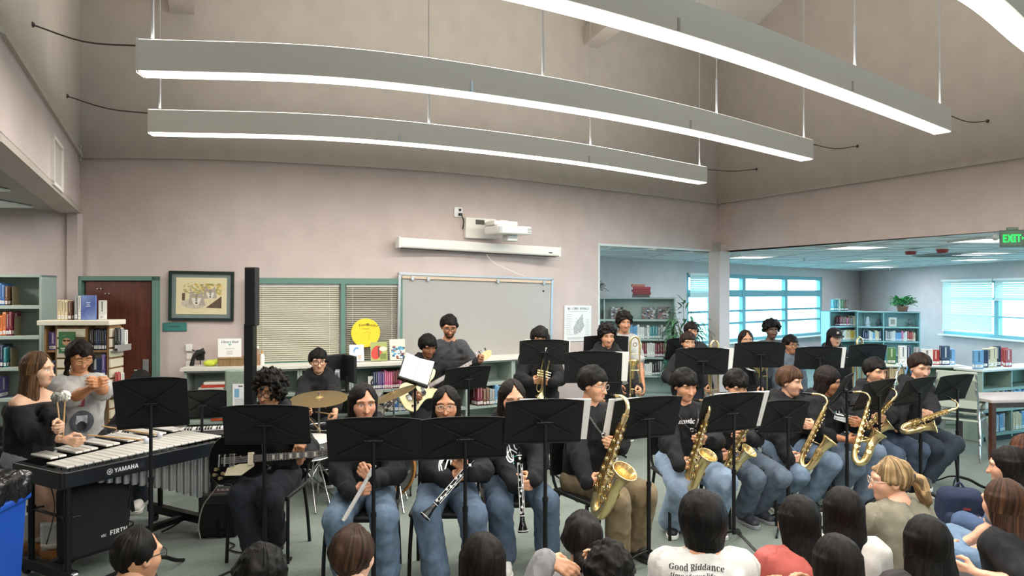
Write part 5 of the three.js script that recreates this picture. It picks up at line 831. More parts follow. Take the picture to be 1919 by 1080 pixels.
  const hg = headGeo(lod > 1 ? 0.0062 : 0.0046), hairC = C(o.hair?.color ?? '#17130f'), lip = skin.clone().lerp(C('#a04a44'), 0.5), brow = skin.clone().lerp(hairC, 0.8), fl = skin.clone().lerp(C('#c4604c'), 0.22), ew = C('#d9d4cd'), ei = C('#2a1c12'), lid = skin.clone().multiplyScalar(0.62);
  const closed = o.eyesDown ?? 0;
  geos.push([hg.g, hm, (i) => { const w = hg.w[i], c = skin.clone(); c.lerp(fl, w[4]); if (o.beard) c.lerp(hairC, w[6] * o.beard); c.lerp(skin, 0).lerp(lip, w[0]).lerp(brow, w[1]); if (closed) c.lerp(ei, w[5] * 0.5 * (w[2] > 0.3 ? 1 : 0.2)); else c.lerp(lid, w[5] * 0.6).lerp(ew, w[2]).lerp(ei, w[3]); return c; }]);
  arms.forEach((a) => {
    const dir = (a.h && a.h.dir ? a.h.dir.clone() : a.w.clone().sub(a.e)).normalize(), pn = (a.h && a.h.palm ? a.h.palm.clone() : sx.clone().multiplyScalar(-a.s).addScaledVector(f, -0.4)); pn.addScaledVector(dir, -pn.dot(dir)).normalize();
    const xx = new THREE.Vector3().crossVectors(dir, pn); const thumbUp = (a.h && a.h.thumb) || V(0, 1, 0); const m = xx.dot(thumbUp) < 0 ? -1 : 1;
    const mt = new THREE.Matrix4().makeBasis(xx.multiplyScalar(m), dir, pn).scale(V(0.93 * k, 0.93 * k, 0.93 * k)).setPosition(a.w.clone().addScaledVector(dir, 0.012)); if (!(o.noHands)) geos.push([handGeo((a.h && a.h.pose) || 'loose', lod > 1 ? 0.006 : 0.0045), mt, skin]);
  });
  const body = new THREE.Mesh(mergeIndexed(geos), skinMat); body.name = 'body'; body.castShadow = body.receiveShadow = true; root.add(body);
  const part = (name, g, m, par = root) => { const q = new THREE.Mesh(g, m); q.name = name; q.castShadow = q.receiveShadow = true; par.add(q); return q; };
  // top
  const top = o.top ?? {}, inf = top.loose ?? 0.02, S = [bone(chest(-0.055, -0.04 + (top.hem ?? 0), 1), chest(-0.07, 0.82, 1), 0.1 * bw + inf, 0.094 * bw + inf), bone(chest(0.055, -0.04 + (top.hem ?? 0), 1), chest(0.07, 0.82, 1), 0.1 * bw + inf, 0.094 * bw + inf)];
  if (!top.offShoulder) S.push(bone(sh[0], sh[1], 0.05 * bw + inf * 0.7), bone(neck.clone().add(V(0, -0.005, 0)), sh[0], 0.05 * k, 0.046 * k + inf * 0.7), bone(neck.clone().add(V(0, -0.005, 0)), sh[1], 0.05 * k, 0.046 * k + inf * 0.7));
  else S.push(bone(sh[0].clone().add(V(0, -0.07, 0)), sh[1].clone().add(V(0, -0.07, 0)), 0.062 * bw + inf));
  const sl = top.sleeve ?? 1;     // 1 long, 0.5 short
  for (const a of arms) {
    const p0 = top.offShoulder ? a.sh.clone().lerp(a.e, 0.14) : a.sh;
    if (sl < 0.8) S.push(bone(p0, a.sh.clone().lerp(a.e, sl * 1.45), 0.048 * bw + inf * 0.8, 0.048 * bw + inf * 0.7 + 0.01));
    else { const end = a.e.clone().lerp(a.w, sl >= 1 ? 0.97 : (sl - 0.8) * 5); S.push(bone(p0, a.e, 0.047 * bw + inf * 0.85, 0.04 * k + inf * 0.8), bone(a.e, end, 0.04 * k + inf * 0.8, 0.03 * k + inf * (sl >= 1 ? 0.55 : 1))); }
  }
  if (top.hood) { const r = 0.036 * k, c = neck.clone().add(V(0, 0.035, 0)), p = (u, v, h) => c.clone().addScaledVector(sx, u * k).addScaledVector(f, v * k).add(V(0, h, 0)); const q = [p(-0.05, 0.075, -0.03), p(-0.088, 0.0, 0.012), p(-0.06, -0.085, 0.02), p(0.06, -0.085, 0.02), p(0.088, 0.0, 0.012), p(0.05, 0.075, -0.03)]; for (let i = 0; i < 5; i++) S.push(bone(q[i], q[i + 1], i === 0 ? r * 0.7 : r, i === 4 ? r * 0.7 : r)); }
  const sb = blend(S, 0.028), fa = top.fold ?? 0.02, cutY = top.offShoulder ? sh[0].y - 0.005 : 9, shirt = (x, y, z) => Math.max(sb(x, y, z) + FOLD(x, y, z, 17, fa), y - cutY), [sn, sxx] = boundsOf(S, 0.03);
  const tm = part(top.name ?? 'sweatshirt', addUV(surfaceNet(shirt, sn, sxx, lod > 1 ? 0.019 : 0.0145, 1.4)), clothMat(top.color ?? '#16161a', top.kind));
  for (const pr of [].concat(top.print || [])) {   // printed motif that follows the cloth
    const n = 14, pos = [], uv = [], idx = [], nf = f.clone().multiplyScalar(pr.back ? -1 : 1), cs = hip.clone().lerp(neck, pr.h ?? 0.72).addScaledVector(sx, pr.x ?? 0), rx = sx.clone().multiplyScalar(pr.back ? -1 : 1);
    for (let j = 0; j <= n; j++) for (let i = 0; i <= n; i++) { const p = cs.clone().addScaledVector(rx, (i / n - 0.5) * pr.w).addScaledVector(up, (j / n - 0.5) * pr.hgt).addScaledVector(nf, 0.35); for (let q = 0; q < 26; q++) { const d = shirt(p.x, p.y, p.z); if (d < 0.0025) break; p.addScaledVector(nf, -d * 0.75); } p.addScaledVector(nf, 0.003); pos.push(p.x, p.y, p.z); uv.push(i / n, j / n); }
    for (let j = 0; j < n; j++) for (let i = 0; i < n; i++) { const a = j * (n + 1) + i; idx.push(a, a + 1, a + n + 1, a + 1, a + n + 2, a + n + 1); }
    const g = new THREE.BufferGeometry(); g.setAttribute('position', new THREE.Float32BufferAttribute(pos, 3)); g.setAttribute('uv', new THREE.Float32BufferAttribute(uv, 2)); g.setIndex(idx); g.computeVertexNormals(); part('printed_motif', g, pr.mat, tm);
  }
  // trousers, shoes
  if (legsOn) {
    const bt = o.bottom ?? {}, li = bt.loose ?? 0.014, Pn = [bone(hp[0], hp[1], 0.102 * bw + li * 0.5)];
    for (const l of legs) { if (bt.len && bt.len < 0.6) Pn.push(bone(l.h, l.h.clone().lerp(l.kn, bt.len * 1.4), 0.086 * bw + li, 0.082 * bw + li)); else Pn.push(bone(l.h, l.kn, 0.086 * bw + li, 0.056 * k + li), bone(l.kn, l.kn.clone().lerp(l.a, 0.95), 0.056 * k + li, 0.045 * k + li + (bt.flare ?? 0.012))); }
    const pb = blend(Pn, 0.025), [pn, pxx] = boundsOf(Pn, 0.03);
    part(bt.name ?? 'trousers', addUV(surfaceNet((x, y, z) => Math.max(pb(x, y, z) + FOLD(x, y, z, 17, bt.fold ?? 0.016), 0.03 - y), pn, pxx, lod > 1 ? 0.02 : 0.0155, 1.4)), clothMat(bt.color ?? '#51688c', bt.kind ?? 'denim'));
    const sg = shoeGeo(), sm = o.shoe ?? {};
    for (const l of legs) { const up2 = l.upv ?? V(0, 1, 0), z = l.toe.clone().setY(l.toeY ?? 0).normalize(), x = new THREE.Vector3().crossVectors(UP, z), g = new THREE.Group(); g.name = 'shoe'; g.matrixAutoUpdate = true; g.position.copy(l.a).addScaledVector(z, -0.05); g.position.y = l.a.y - 0.09; g.rotation.y = Math.atan2(z.x, z.z); g.scale.setScalar(k); root.add(g);
      part('upper', addedUV(sg.up), plain(sm.color ?? '#17171a', 0.6), g); part('sole', sg.sole, plain(sm.sole ?? '#dcdad4', 0.7), g); part('laces', sg.lace, plain(sm.lace ?? '#cfcfcc', 0.8), g);
      if (o.socks) { const so = part('sock', sweep([V(0, 0.08, 0.05), V(0, 0.2, 0.045), V(0, 0.27, 0.045)], 0.05, 14, true), clothMat(o.socks), g); so.scale.set(1, 1, 1.05); } }
  }
  // hair
  if (o.hair) {
    const hs = o.hair, fld = hairField(hs), L = hs.len ?? 0, ext = 0.12 + (hs.curl ?? 0) + (hs.vol ?? 0) * 1.6 + (hs.t ?? 0.016); let mn = [-ext - (hs.wide ?? 0), Math.min(-0.1, -L - 0.02), -ext - 0.02 - (hs.out ?? 0)], mx = [ext + (hs.wide ?? 0), 0.13 + ext * 0.3 + (hs.vol ?? 0) * 1.2, ext];
    for (const b of hs.bones || []) for (const t of [0, 1]) { const p = [b.x + b.dx * t, b.y + b.dy * t, b.z + b.dz * t], r = Math.max(b.r0, b.r1) + 0.02; for (let q = 0; q < 3; q++) { mn[q] = Math.min(mn[q], p[q] - r); mx[q] = Math.max(mx[q], p[q] + r); } }
    const g = surfaceNet(fld, mn, mx, lod > 1 ? 0.0085 : 0.0065, 1.6), p = g.attributes.position, uv = new Float32Array(p.count * 2);
    for (let i = 0; i < p.count; i++) { const x = p.getX(i), y = p.getY(i), z = p.getZ(i); uv[2 * i] = Math.atan2(x, -z) * 0.16 + 0.5 + 0.15 * y; uv[2 * i + 1] = y * 1.2 + 0.35 * Math.hypot(x, z); }
    g.setAttribute('uv', new THREE.BufferAttribute(uv, 2));
    const hh = part('hair', g, hairMat(hs.color)); hh.position.copy(Hc); hh.rotation.set((o.pitch ?? 0.08) * (L > 0.2 ? 0.3 : 1), hy, (o.roll ?? 0) * (L > 0.2 ? 0.4 : 1), 'YXZ'); hh.scale.setScalar(k);
    if (hs.tie) { const q = part('hair_tie', join([new THREE.TorusGeometry(0.02, 0.008, 8, 16).translate(...hs.tie)]), M.blackPlastic, hh); }
  }
  if (o.glasses) {
    const gl = new THREE.Group(); gl.name = 'glasses'; gl.applyMatrix4(hm); root.add(gl); const gm = plain(o.glasses === true ? '#2b2420' : o.glasses, 0.35, 0.4), w = 0.0245, h = 0.0185;
    for (const s of [-1, 1]) { const pts = []; for (let i = 0; i <= 20; i++) { const a = i / 20 * 6.2832, c = Math.cos(a), sn2 = Math.sin(a); pts.push(V(s * 0.032 + w * Math.sign(c) * Math.pow(Math.abs(c), 0.7), 0.004 + h * Math.sign(sn2) * Math.pow(Math.abs(sn2), 0.7), 0.099 - 0.09 * Math.abs(c * w + 0.032) * 0.25)); } part('rim', join([sweep(pts, 0.0022, 6, false, 40)]), gm, gl); part('temple', join([rod(V(s * 0.057, 0.01, 0.09), V(s * 0.08, 0.008, -0.01), 0.0022, 0.0022, 6)]), gm, gl); }
    part('bridge', join([rod(V(-0.0075, 0.008, 0.1), V(0.0075, 0.008, 0.1), 0.0022, 0.0022, 6)]), gm, gl);
  }
  return { root, hm, neck, hip, sh, arms, legs, f, sx, up, shirt, part };
}
const addedUV = (g) => (g.attributes.uv ? g : addUV(g));
function alphaPrint(w, h, draw) {     // ink only where drawn
  const col = canvasTex(w, h, (c) => { c.fillStyle = '#ffffff'; c.fillRect(0, 0, w, h); draw(c, false); }), al = canvasTex(w, h, (c) => { c.fillStyle = '#000'; c.fillRect(0, 0, w, h); draw(c, true); }); al.colorSpace = THREE.NoColorSpace;
  return new THREE.MeshStandardMaterial({ map: col, alphaMap: al, transparent: true, roughness: 0.9 });
}
// ---------- instruments, stands, chairs ----------
function group(name, parent) { const g = new THREE.Group(); g.name = name; parent.add(g); return g; }
function copyOf(proto, name, label, category, grp) { const c = proto.clone(); c.name = numbered(name); scene.add(c); c.userData = {}; tag(c, label, category, grp); return c; }
function orient(o, origin, xA, yA, zA, s = 1) { const m = new THREE.Matrix4().makeBasis(xA, yA, zA).scale(V(s, s, s)).setPosition(origin); m.decompose(o.position, o.quaternion, o.scale); return o; }
function frameYZ(y, z) { y = y.clone().normalize(); const zz = z.clone().addScaledVector(y, -z.dot(y)).normalize(); return [new THREE.Vector3().crossVectors(y, zz), y, zz]; }
// saxophone: body down -y, bell to +z, neck to -z
function saxProto(big) {
  const g = new THREE.Group(), L = 0.5;
  mesh('body_tube', [sweep([V(0, 0, 0), V(0, -0.25, 0), V(0, -0.47, 0), V(0, -0.54, 0.018), V(0, -0.568, 0.055), V(0, -0.54, 0.095), V(0, -0.47, 0.112), V(0, -0.36, 0.118)], (t) => lerp(0.0125, 0.037, Math.pow(t, 0.9)), 16, false, 48)], M.brass, g);
  const bell = mesh('bell', [lathe([[0.035, 0], [0.037, 0.03], [0.042, 0.07], [0.052, 0.1], [0.066, 0.125], [0.07, 0.13], [0.0705, 0.126], [0.064, 0.118], [0.05, 0.096], [0.038, 0.06], [0.034, 0]], 32).rotateX(0.28).translate(0, -0.37, 0.118)], M.brass, g);
  mesh('bell_rim', [new THREE.TorusGeometry(0.0695, 0.004, 8, 32).rotateX(Math.PI / 2).translate(0, 0.13, 0).rotateX(0.28).translate(0, -0.37, 0.118)], M.brass, bell);
  mesh('neck', [sweep([V(0, -0.005, 0), V(0, 0.04, 0), V(0, 0.075, -0.03), V(0, 0.082, -0.08), V(0, 0.066, -0.13), V(0, 0.05, -0.165)], (t) => lerp(0.0125, 0.0085, t), 12, true, 24), rod(V(0, -0.02, 0), V(0, 0.012, 0), 0.017, 0.017, 14)], M.brass, g);
  mesh('mouthpiece', [sweep([V(0, 0.056, -0.148), V(0, 0.042, -0.19), V(0, 0.028, -0.23)], (t) => lerp(0.0125, 0.006, t), 12, true, 10)], M.blackGloss, g);
  const keys = [], rods = [];
  const cup = (p, n, r) => { keys.push(rod(p, p.clone().addScaledVector(n, 0.006), r, r * 0.96, 14), rod(p.clone().addScaledVector(n, 0.006), p.clone().addScaledVector(n, 0.009), r * 0.5, r * 0.4, 10)); };
  for (let i = 0; i < 9; i++) { const y = -0.07 - i * 0.05, r = 0.016 + i * 0.0011; cup(V(0, y, r + 0.004), V(0, 0, 1), 0.0105 + i * 0.0011); }
  for (let i = 0; i < 6; i++) { const y = -0.12 - i * 0.062; cup(V(0.019 + i * 0.002, y, 0.002), V(1, 0, 0), 0.011 + i * 0.0012); }
  for (let i = 0; i < 7; i++) { const y = -0.09 - i * 0.056; cup(V(-0.019 - i * 0.002, y, 0.004), V(-1, 0, 0), 0.012 + i * 0.0013); }
  for (const [y, s] of [[-0.44, -1], [-0.37, -1], [-0.41, 1]]) cup(V(s * 0.038, y, 0.115), V(s, 0, 0), 0.022);
  for (const a of [0.6, 1.3, 2.2, -0.7, -1.6, -2.1, -1.1]) { const r = 0.031; rods.push(rod(V(Math.sin(a) * 0.022, -0.04, Math.cos(a) * 0.022), V(Math.sin(a) * r * 1.1, -0.46, Math.cos(a) * r * 1.1), 0.0024, 0.0024, 6)); }
  for (let i = 0; i < 10; i++) rods.push(rod(V(0.012, -0.06 - i * 0.04, 0.02), V(-0.024, -0.07 - i * 0.04, 0.012), 0.002, 0.002, 6));
  for (const y of [-0.4, -0.44]) rods.push(new THREE.TorusGeometry(0.024, 0.002, 6, 14).rotateY(Math.PI / 2).translate(-0.046, y + 0.0, 0.115));
  mesh('key_cups', keys, M.brass, g); mesh('key_rods', rods, M.brassDark, g); mesh('brace', [new THREE.TorusGeometry(0.026, 0.003, 8, 18).rotateX(Math.PI / 2).translate(0, -0.32, 0.06)], M.brass, g);
  const pk = cyl(0.007, 0.007, 0.004, 10).rotateX(Math.PI / 2); for (const y of [-0.1, -0.14, -0.18, -0.27, -0.31, -0.35]) mesh('pearl_key', pk, plain('#d9d6cc', 0.3), g).position.set(-0.012, y, 0.034);
  return g;
}
const SAX = saxProto();
function sax(label, mouth, bow, front, hold = 1) { const dir = mouth.clone().sub(bow), o = copyOf(SAX, 'saxophone', label, 'saxophone', 'saxophones of the front row'); const lm = V(0, 0.028, -0.23), lb = V(0, -0.568, 0.05), ld = lm.clone().sub(lb), s = dir.length() / ld.length(); // rotate so that the local mouth-bow line meets the wanted one
  const [X, Y, Z] = frameYZ(dir, front), al = Math.atan2(-ld.z, ld.y), y2 = Y.clone().multiplyScalar(Math.cos(al)).addScaledVector(Z, Math.sin(al)), z2 = Z.clone().multiplyScalar(Math.cos(al)).addScaledVector(Y, -Math.sin(al)), x2 = new THREE.Vector3().crossVectors(y2, z2);
  orient(o, V(0, 0, 0), x2, y2, z2, s); o.updateMatrix(); const b = lb.clone().applyMatrix4(o.matrix); o.position.copy(bow.clone().sub(b)); 
  return o; }
// straight woodwinds along +y from the lower end
function clarinet(label, lo, hi) {
  const o = thing('clarinet', label, 'clarinet', [0, 0, 0], 0, 'clarinets'); const [X, Y, Z] = frameYZ(hi.clone().sub(lo), V(0.2, 0.3, 1)); orient(o, lo, X, Y, Z); const L = hi.distanceTo(lo);
  mesh('bell', [lathe([[0.033, 0], [0.034, 0.004], [0.025, 0.03], [0.016, 0.07], [0.0145, 0.1], [0.001, 0.1]], 20)], M.blackGloss, o); mesh('body', [lathe([[0.0145, 0.095], [0.014, L * 0.5], [0.0165, L * 0.5 + 0.005], [0.0165, L * 0.5 + 0.02], [0.0135, L * 0.5 + 0.025], [0.013, L * 0.86], [0.0155, L * 0.88], [0.013, L * 0.9], [0.001, L * 0.9]], 16)], M.blackGloss, o); mesh('mouthpiece', [lathe([[0.013, L * 0.89], [0.012, L * 0.93], [0.006, L], [0.001, L]], 14)], M.blackGloss, o);
  const r = []; for (const y of [0.01, 0.1, L * 0.5 + 0.01, L * 0.9]) r.push(new THREE.TorusGeometry(y < 0.05 ? 0.033 : 0.0155, 0.0025, 6, 18).rotateX(Math.PI / 2).translate(0, y, 0)); mesh('ring', r, M.silver, o);
  const k = []; for (let i = 0; i < 11; i++) { const y = 0.12 + i * (L * 0.7 / 11), a = i % 3 * 0.6 - 0.6; k.push(cyl(0.0085, 0.0085, 0.004, 12).rotateX(Math.PI / 2).rotateY(a).translate(Math.sin(a) * 0.018, y, Math.cos(a) * 0.018)); } for (const a of [-0.9, 0.9, 0.2]) k.push(rod(V(Math.sin(a) * 0.019, 0.12, Math.cos(a) * 0.019), V(Math.sin(a) * 0.019, L * 0.8, Math.cos(a) * 0.019), 0.0024, 0.0024, 6)); mesh('keywork', k, M.silver, o); return o;
}
function flute(label, lo, hi) {
  const o = thing('flute', label, 'flute'); const [X, Y, Z] = frameYZ(hi.clone().sub(lo), V(0.2, 0.4, 1)); orient(o, lo, X, Y, Z); const L = hi.distanceTo(lo);
  mesh('tube', [lathe([[0.001, 0], [0.0105, 0], [0.0105, L * 0.22], [0.0118, L * 0.22], [0.0118, L * 0.25], [0.0105, L * 0.25], [0.0105, L * 0.68], [0.0118, L * 0.68], [0.0118, L * 0.72], [0.0105, L * 0.72], [0.0105, L], [0.001, L]], 18)], M.silver, o); mesh('lip_plate', [rbox(0.026, 0.05, 0.008, 0.004, 0, L * 0.86, 0.011)], M.silver, o);
  const k = []; for (let i = 0; i < 15; i++) k.push(cyl(0.0095, 0.0095, 0.005, 14).rotateX(Math.PI / 2).translate(0, L * 0.03 + i * L * 0.042, 0.013)); k.push(rod(V(0.012, L * 0.03, 0.008), V(0.012, L * 0.64, 0.008), 0.0028, 0.0028, 6)); mesh('key_cups', k, M.silver, o); return o;
}
function trumpet(label, origin, Y, Z) {
  const o = thing('trumpet', label, 'trumpet'); const [a, b, c] = frameYZ(Y, Z); orient(o, origin, a, b, c);   // bell towards -y
  mesh('bell', [lathe([[0.0065, 0.2], [0.008, 0.08], [0.012, -0.02], [0.02, -0.09], [0.034, -0.13], [0.058, -0.155], [0.061, -0.157], [0.056, -0.153], [0.03, -0.125], [0.016, -0.08], [0.006, 0.2]], 24).translate(0.035, 0, 0)], M.brass, o);
  mesh('tubing', [sweep([V(0.035, 0.19, 0), V(0.035, 0.22, 0), V(0.01, 0.245, 0), V(-0.02, 0.22, 0), V(-0.025, 0.18, 0), V(-0.025, -0.02, 0)], 0.0062, 10, true, 40), sweep([V(-0.028, 0.3, 0.012), V(-0.028, 0.05, 0.012), V(-0.028, -0.08, 0.012), V(0, -0.105, 0.012), V(0.012, -0.08, 0.012), V(0.012, 0.03, 0.012)], 0.0058, 10, true, 40)], M.brass, o);
  for (let i = 0; i < 3; i++) { const v = mesh('valve', [rod(V(-0.06, 0.06 + i * 0.026, 0.006), V(0.055, 0.06 + i * 0.026, 0.006), 0.0115, 0.0115, 14)], M.brass, o); mesh('finger_button', [rod(V(0.055, 0.06 + i * 0.026, 0.006), V(0.075, 0.06 + i * 0.026, 0.006), 0.004, 0.004, 8), rod(V(0.075, 0.06 + i * 0.026, 0.006), V(0.078, 0.06 + i * 0.026, 0.006), 0.008, 0.008, 10)], M.silver, v); }
  mesh('mouthpiece', [rod(V(-0.028, 0.3, 0.012), V(-0.028, 0.35, 0.012), 0.006, 0.01, 12), rod(V(-0.028, 0.35, 0.012), V(-0.028, 0.362, 0.012), 0.013, 0.013, 14)], M.silver, o); return o;
}
function trombone(label, origin, turn, L = 0.62, k = 1) {      // held upright: tuning crook on top, slide hanging down
  const o = thing('trombone', label, 'trombone', [origin.x, origin.y, origin.z], turn, 'trombones held upright'); const w = 0.05 * k;
  mesh('tuning_crook', [sweep([V(-w, -0.12, 0), V(-w, 0.0, 0), V(-w * 0.75, 0.035, 0), V(0, 0.055, 0), V(w * 0.75, 0.035, 0), V(w, 0.0, 0), V(w, -0.12, 0)], 0.0125, 12, true, 40)], M.brass, o);
  mesh('slide_tube', [rod(V(-w, -L, 0), V(-w, -0.1, 0), 0.0088)], M.brass, o); mesh('slide_tube', [rod(V(w, -L, 0), V(w, -0.1, 0), 0.0088)], M.brass, o);
  mesh('slide_bow', [sweep([V(-w, -L, 0), V(-w, -L - 0.04, 0), V(0, -L - 0.075, 0), V(w, -L - 0.04, 0), V(w, -L, 0)], 0.009, 10, true, 24)], M.brass, o);
  for (const y of [-0.13, -0.3, -L + 0.05]) mesh('brace', [rod(V(-w, y, 0), V(w, y, 0), 0.0055)], M.brass, o); mesh('balance_ring', [new THREE.TorusGeometry(0.02, 0.004, 8, 16).translate(0, -0.03, 0)], M.brassDark, o);
  mesh('bell', [lathe([[0.009, 0.28], [0.012, 0.12], [0.022, 0.02], [0.04, -0.04], [0.075, -0.075], [0.078, -0.077], [0.07, -0.07], [0.02, 0.0], [0.008, 0.28]], 24).rotateX(Math.PI).translate(0, -0.28, -0.09)], M.brass, o); return o;
}
// ----- music stand -----
const standGeo = (() => {
  const w = 0.5, h = 0.33, pts = []; for (let i = 0; i <= 12; i++) { const u = i / 12; pts.push([lerp(w / 2, -w / 2, u), h / 2 - 0.028 * Math.pow(Math.abs(u - 0.5) * 2, 2.4)]); } pts.push([-w / 2, -h / 2], [w / 2, -h / 2]);
  const plate = extrude(pts, 0.003, 0.0015); { const p = plate.attributes.position; for (let i = 0; i < p.count; i++) p.setZ(i, p.getZ(i) - 0.25 * Math.pow(p.getX(i), 2)); plate.computeVertexNormals(); }
  const rib = [[-0.2, 0.12], [0.2, 0.12], [-0.2, -0.12], [0.2, -0.12]].map(([x, y]) => beam(V(0, 0, 0.006), V(x, y, 0.004 - 0.25 * x * x), 0.01, 0.004, V(0, 0, 1)));
  return { plate: join([plate]), rib: join(rib), lip: join([rbox(w - 0.01, 0.006, 0.06, 0.002, 0, -h / 2, -0.03), rbox(w - 0.01, 0.022, 0.005, 0.002, 0, -h / 2 + 0.008, -0.06)]), clamp: join([rbox(0.075, 0.022, 0.028, 0.006, 0, 0, 0.02), rod(V(-0.05, 0, 0.02), V(0.05, 0, 0.02), 0.006)]) };
})();
const standDesk = mat('#0d0d0f', 0.55, 0.1, { bumpMap: metalBump, bumpScale: 0.0003 }), ribMat = mat('#141416', 0.6, 0.1);
function stand(px, py, d, w, o) {
  const p = at(px, py, d), yaw = o.yaw ?? 0, tilt = o.tilt ?? 0.28, t = thing('music_stand', 'black music stand ' + o.where, 'music stand', [p.x, 0, p.z], yaw, 'black music stands');
  if (o.only) { t.userData.label = o.only; }
  const desk = group('desk', t); desk.position.set(0, p.y, 0); desk.rotation.set(tilt, 0, o.roll ?? 0); const sc = w / 0.5, sy = o.sy ?? sc; desk.scale.set(sc, sy, 1);
  mesh('plate', standGeo.plate, standDesk, desk); mesh('ribs', standGeo.rib, ribMat, desk); mesh('ledge', standGeo.lip, standDesk, desk); mesh('pivot', standGeo.clamp, M.blackMetal, desk);
  if (o.folder) { const fo = mesh('sheet_music', [box(0.46, 0.3, 0.008)], M.paper, desk); fo.position.set(o.folder * 0.065, 0.0, -0.022); fo.rotation.z = o.frot ?? -0.02; }
  mesh('post', [rod(V(0, 0.1, 0.03), V(0, p.y - 0.01, 0.03), 0.0115), rod(V(0, 0.1, 0.03), V(0, p.y * 0.55, 0.03), 0.0145), rod(V(0, p.y * 0.55, 0.03), V(0, p.y * 0.55 + 0.03, 0.03), 0.018)], M.blackMetal, t);
  for (let k = 0; k < 3; k++) { const a = (o.base ?? 0.5) + k * 2.094, u = (r, y, da = 0) => V(Math.sin(a + da) * r, y, 0.03 + Math.cos(a + da) * r); mesh('leg', [sweep([u(0.005, 0.125), u(0.1, 0.1, 0.05), u(0.2, 0.045, 0.12), u(0.29, 0.012, 0.2)], 0.013, 8, true, 12, 0.6)], M.blackMetal, t); }
  return t;
}
// ----- chair -----
const CHAIR = (() => {
  const g = new THREE.Group(), s = 0.45, w = 0.44, dp = 0.42;
  mesh('seat', [rbox(w, 0.03, dp, 0.014, 0, s, 0)], M.blackPlastic, g); const back = rbox(w - 0.02, 0.3, 0.025, 0.012, 0, 0.69, -0.25).rotateX(0); mesh('backrest', [back], M.blackPlastic, g);
  for (const x of [-1, 1]) { mesh('leg', [sweep([V(x * 0.2, s - 0.02, 0.17), V(x * 0.21, 0.24, 0.2), V(x * 0.215, 0.0, 0.215)], 0.0125, 8, true, 8)], M.blackMetal, g); mesh('leg', [sweep([V(x * 0.2, s - 0.02, -0.16), V(x * 0.21, 0.24, -0.2), V(x * 0.215, 0.0, -0.24)], 0.0125, 8, true, 8)], M.blackMetal, g); mesh('back_post', [sweep([V(x * 0.2, s - 0.02, -0.16), V(x * 0.205, 0.52, -0.215), V(x * 0.2, 0.8, -0.262)], 0.011, 8, true, 8)], M.blackMetal, g); }
  for (const z of [0.17, -0.16]) mesh('seat_bar', [rod(V(-0.2, s - 0.022, z), V(0.2, s - 0.022, z), 0.01)], M.blackMetal, g); return g;
})();
function chairAt(p, yaw, label) { const c = copyOf(CHAIR, 'chair', label, 'chair', 'black chairs of the band'); c.position.set(p.x, 0, p.z); c.rotation.y = yaw; return c; }
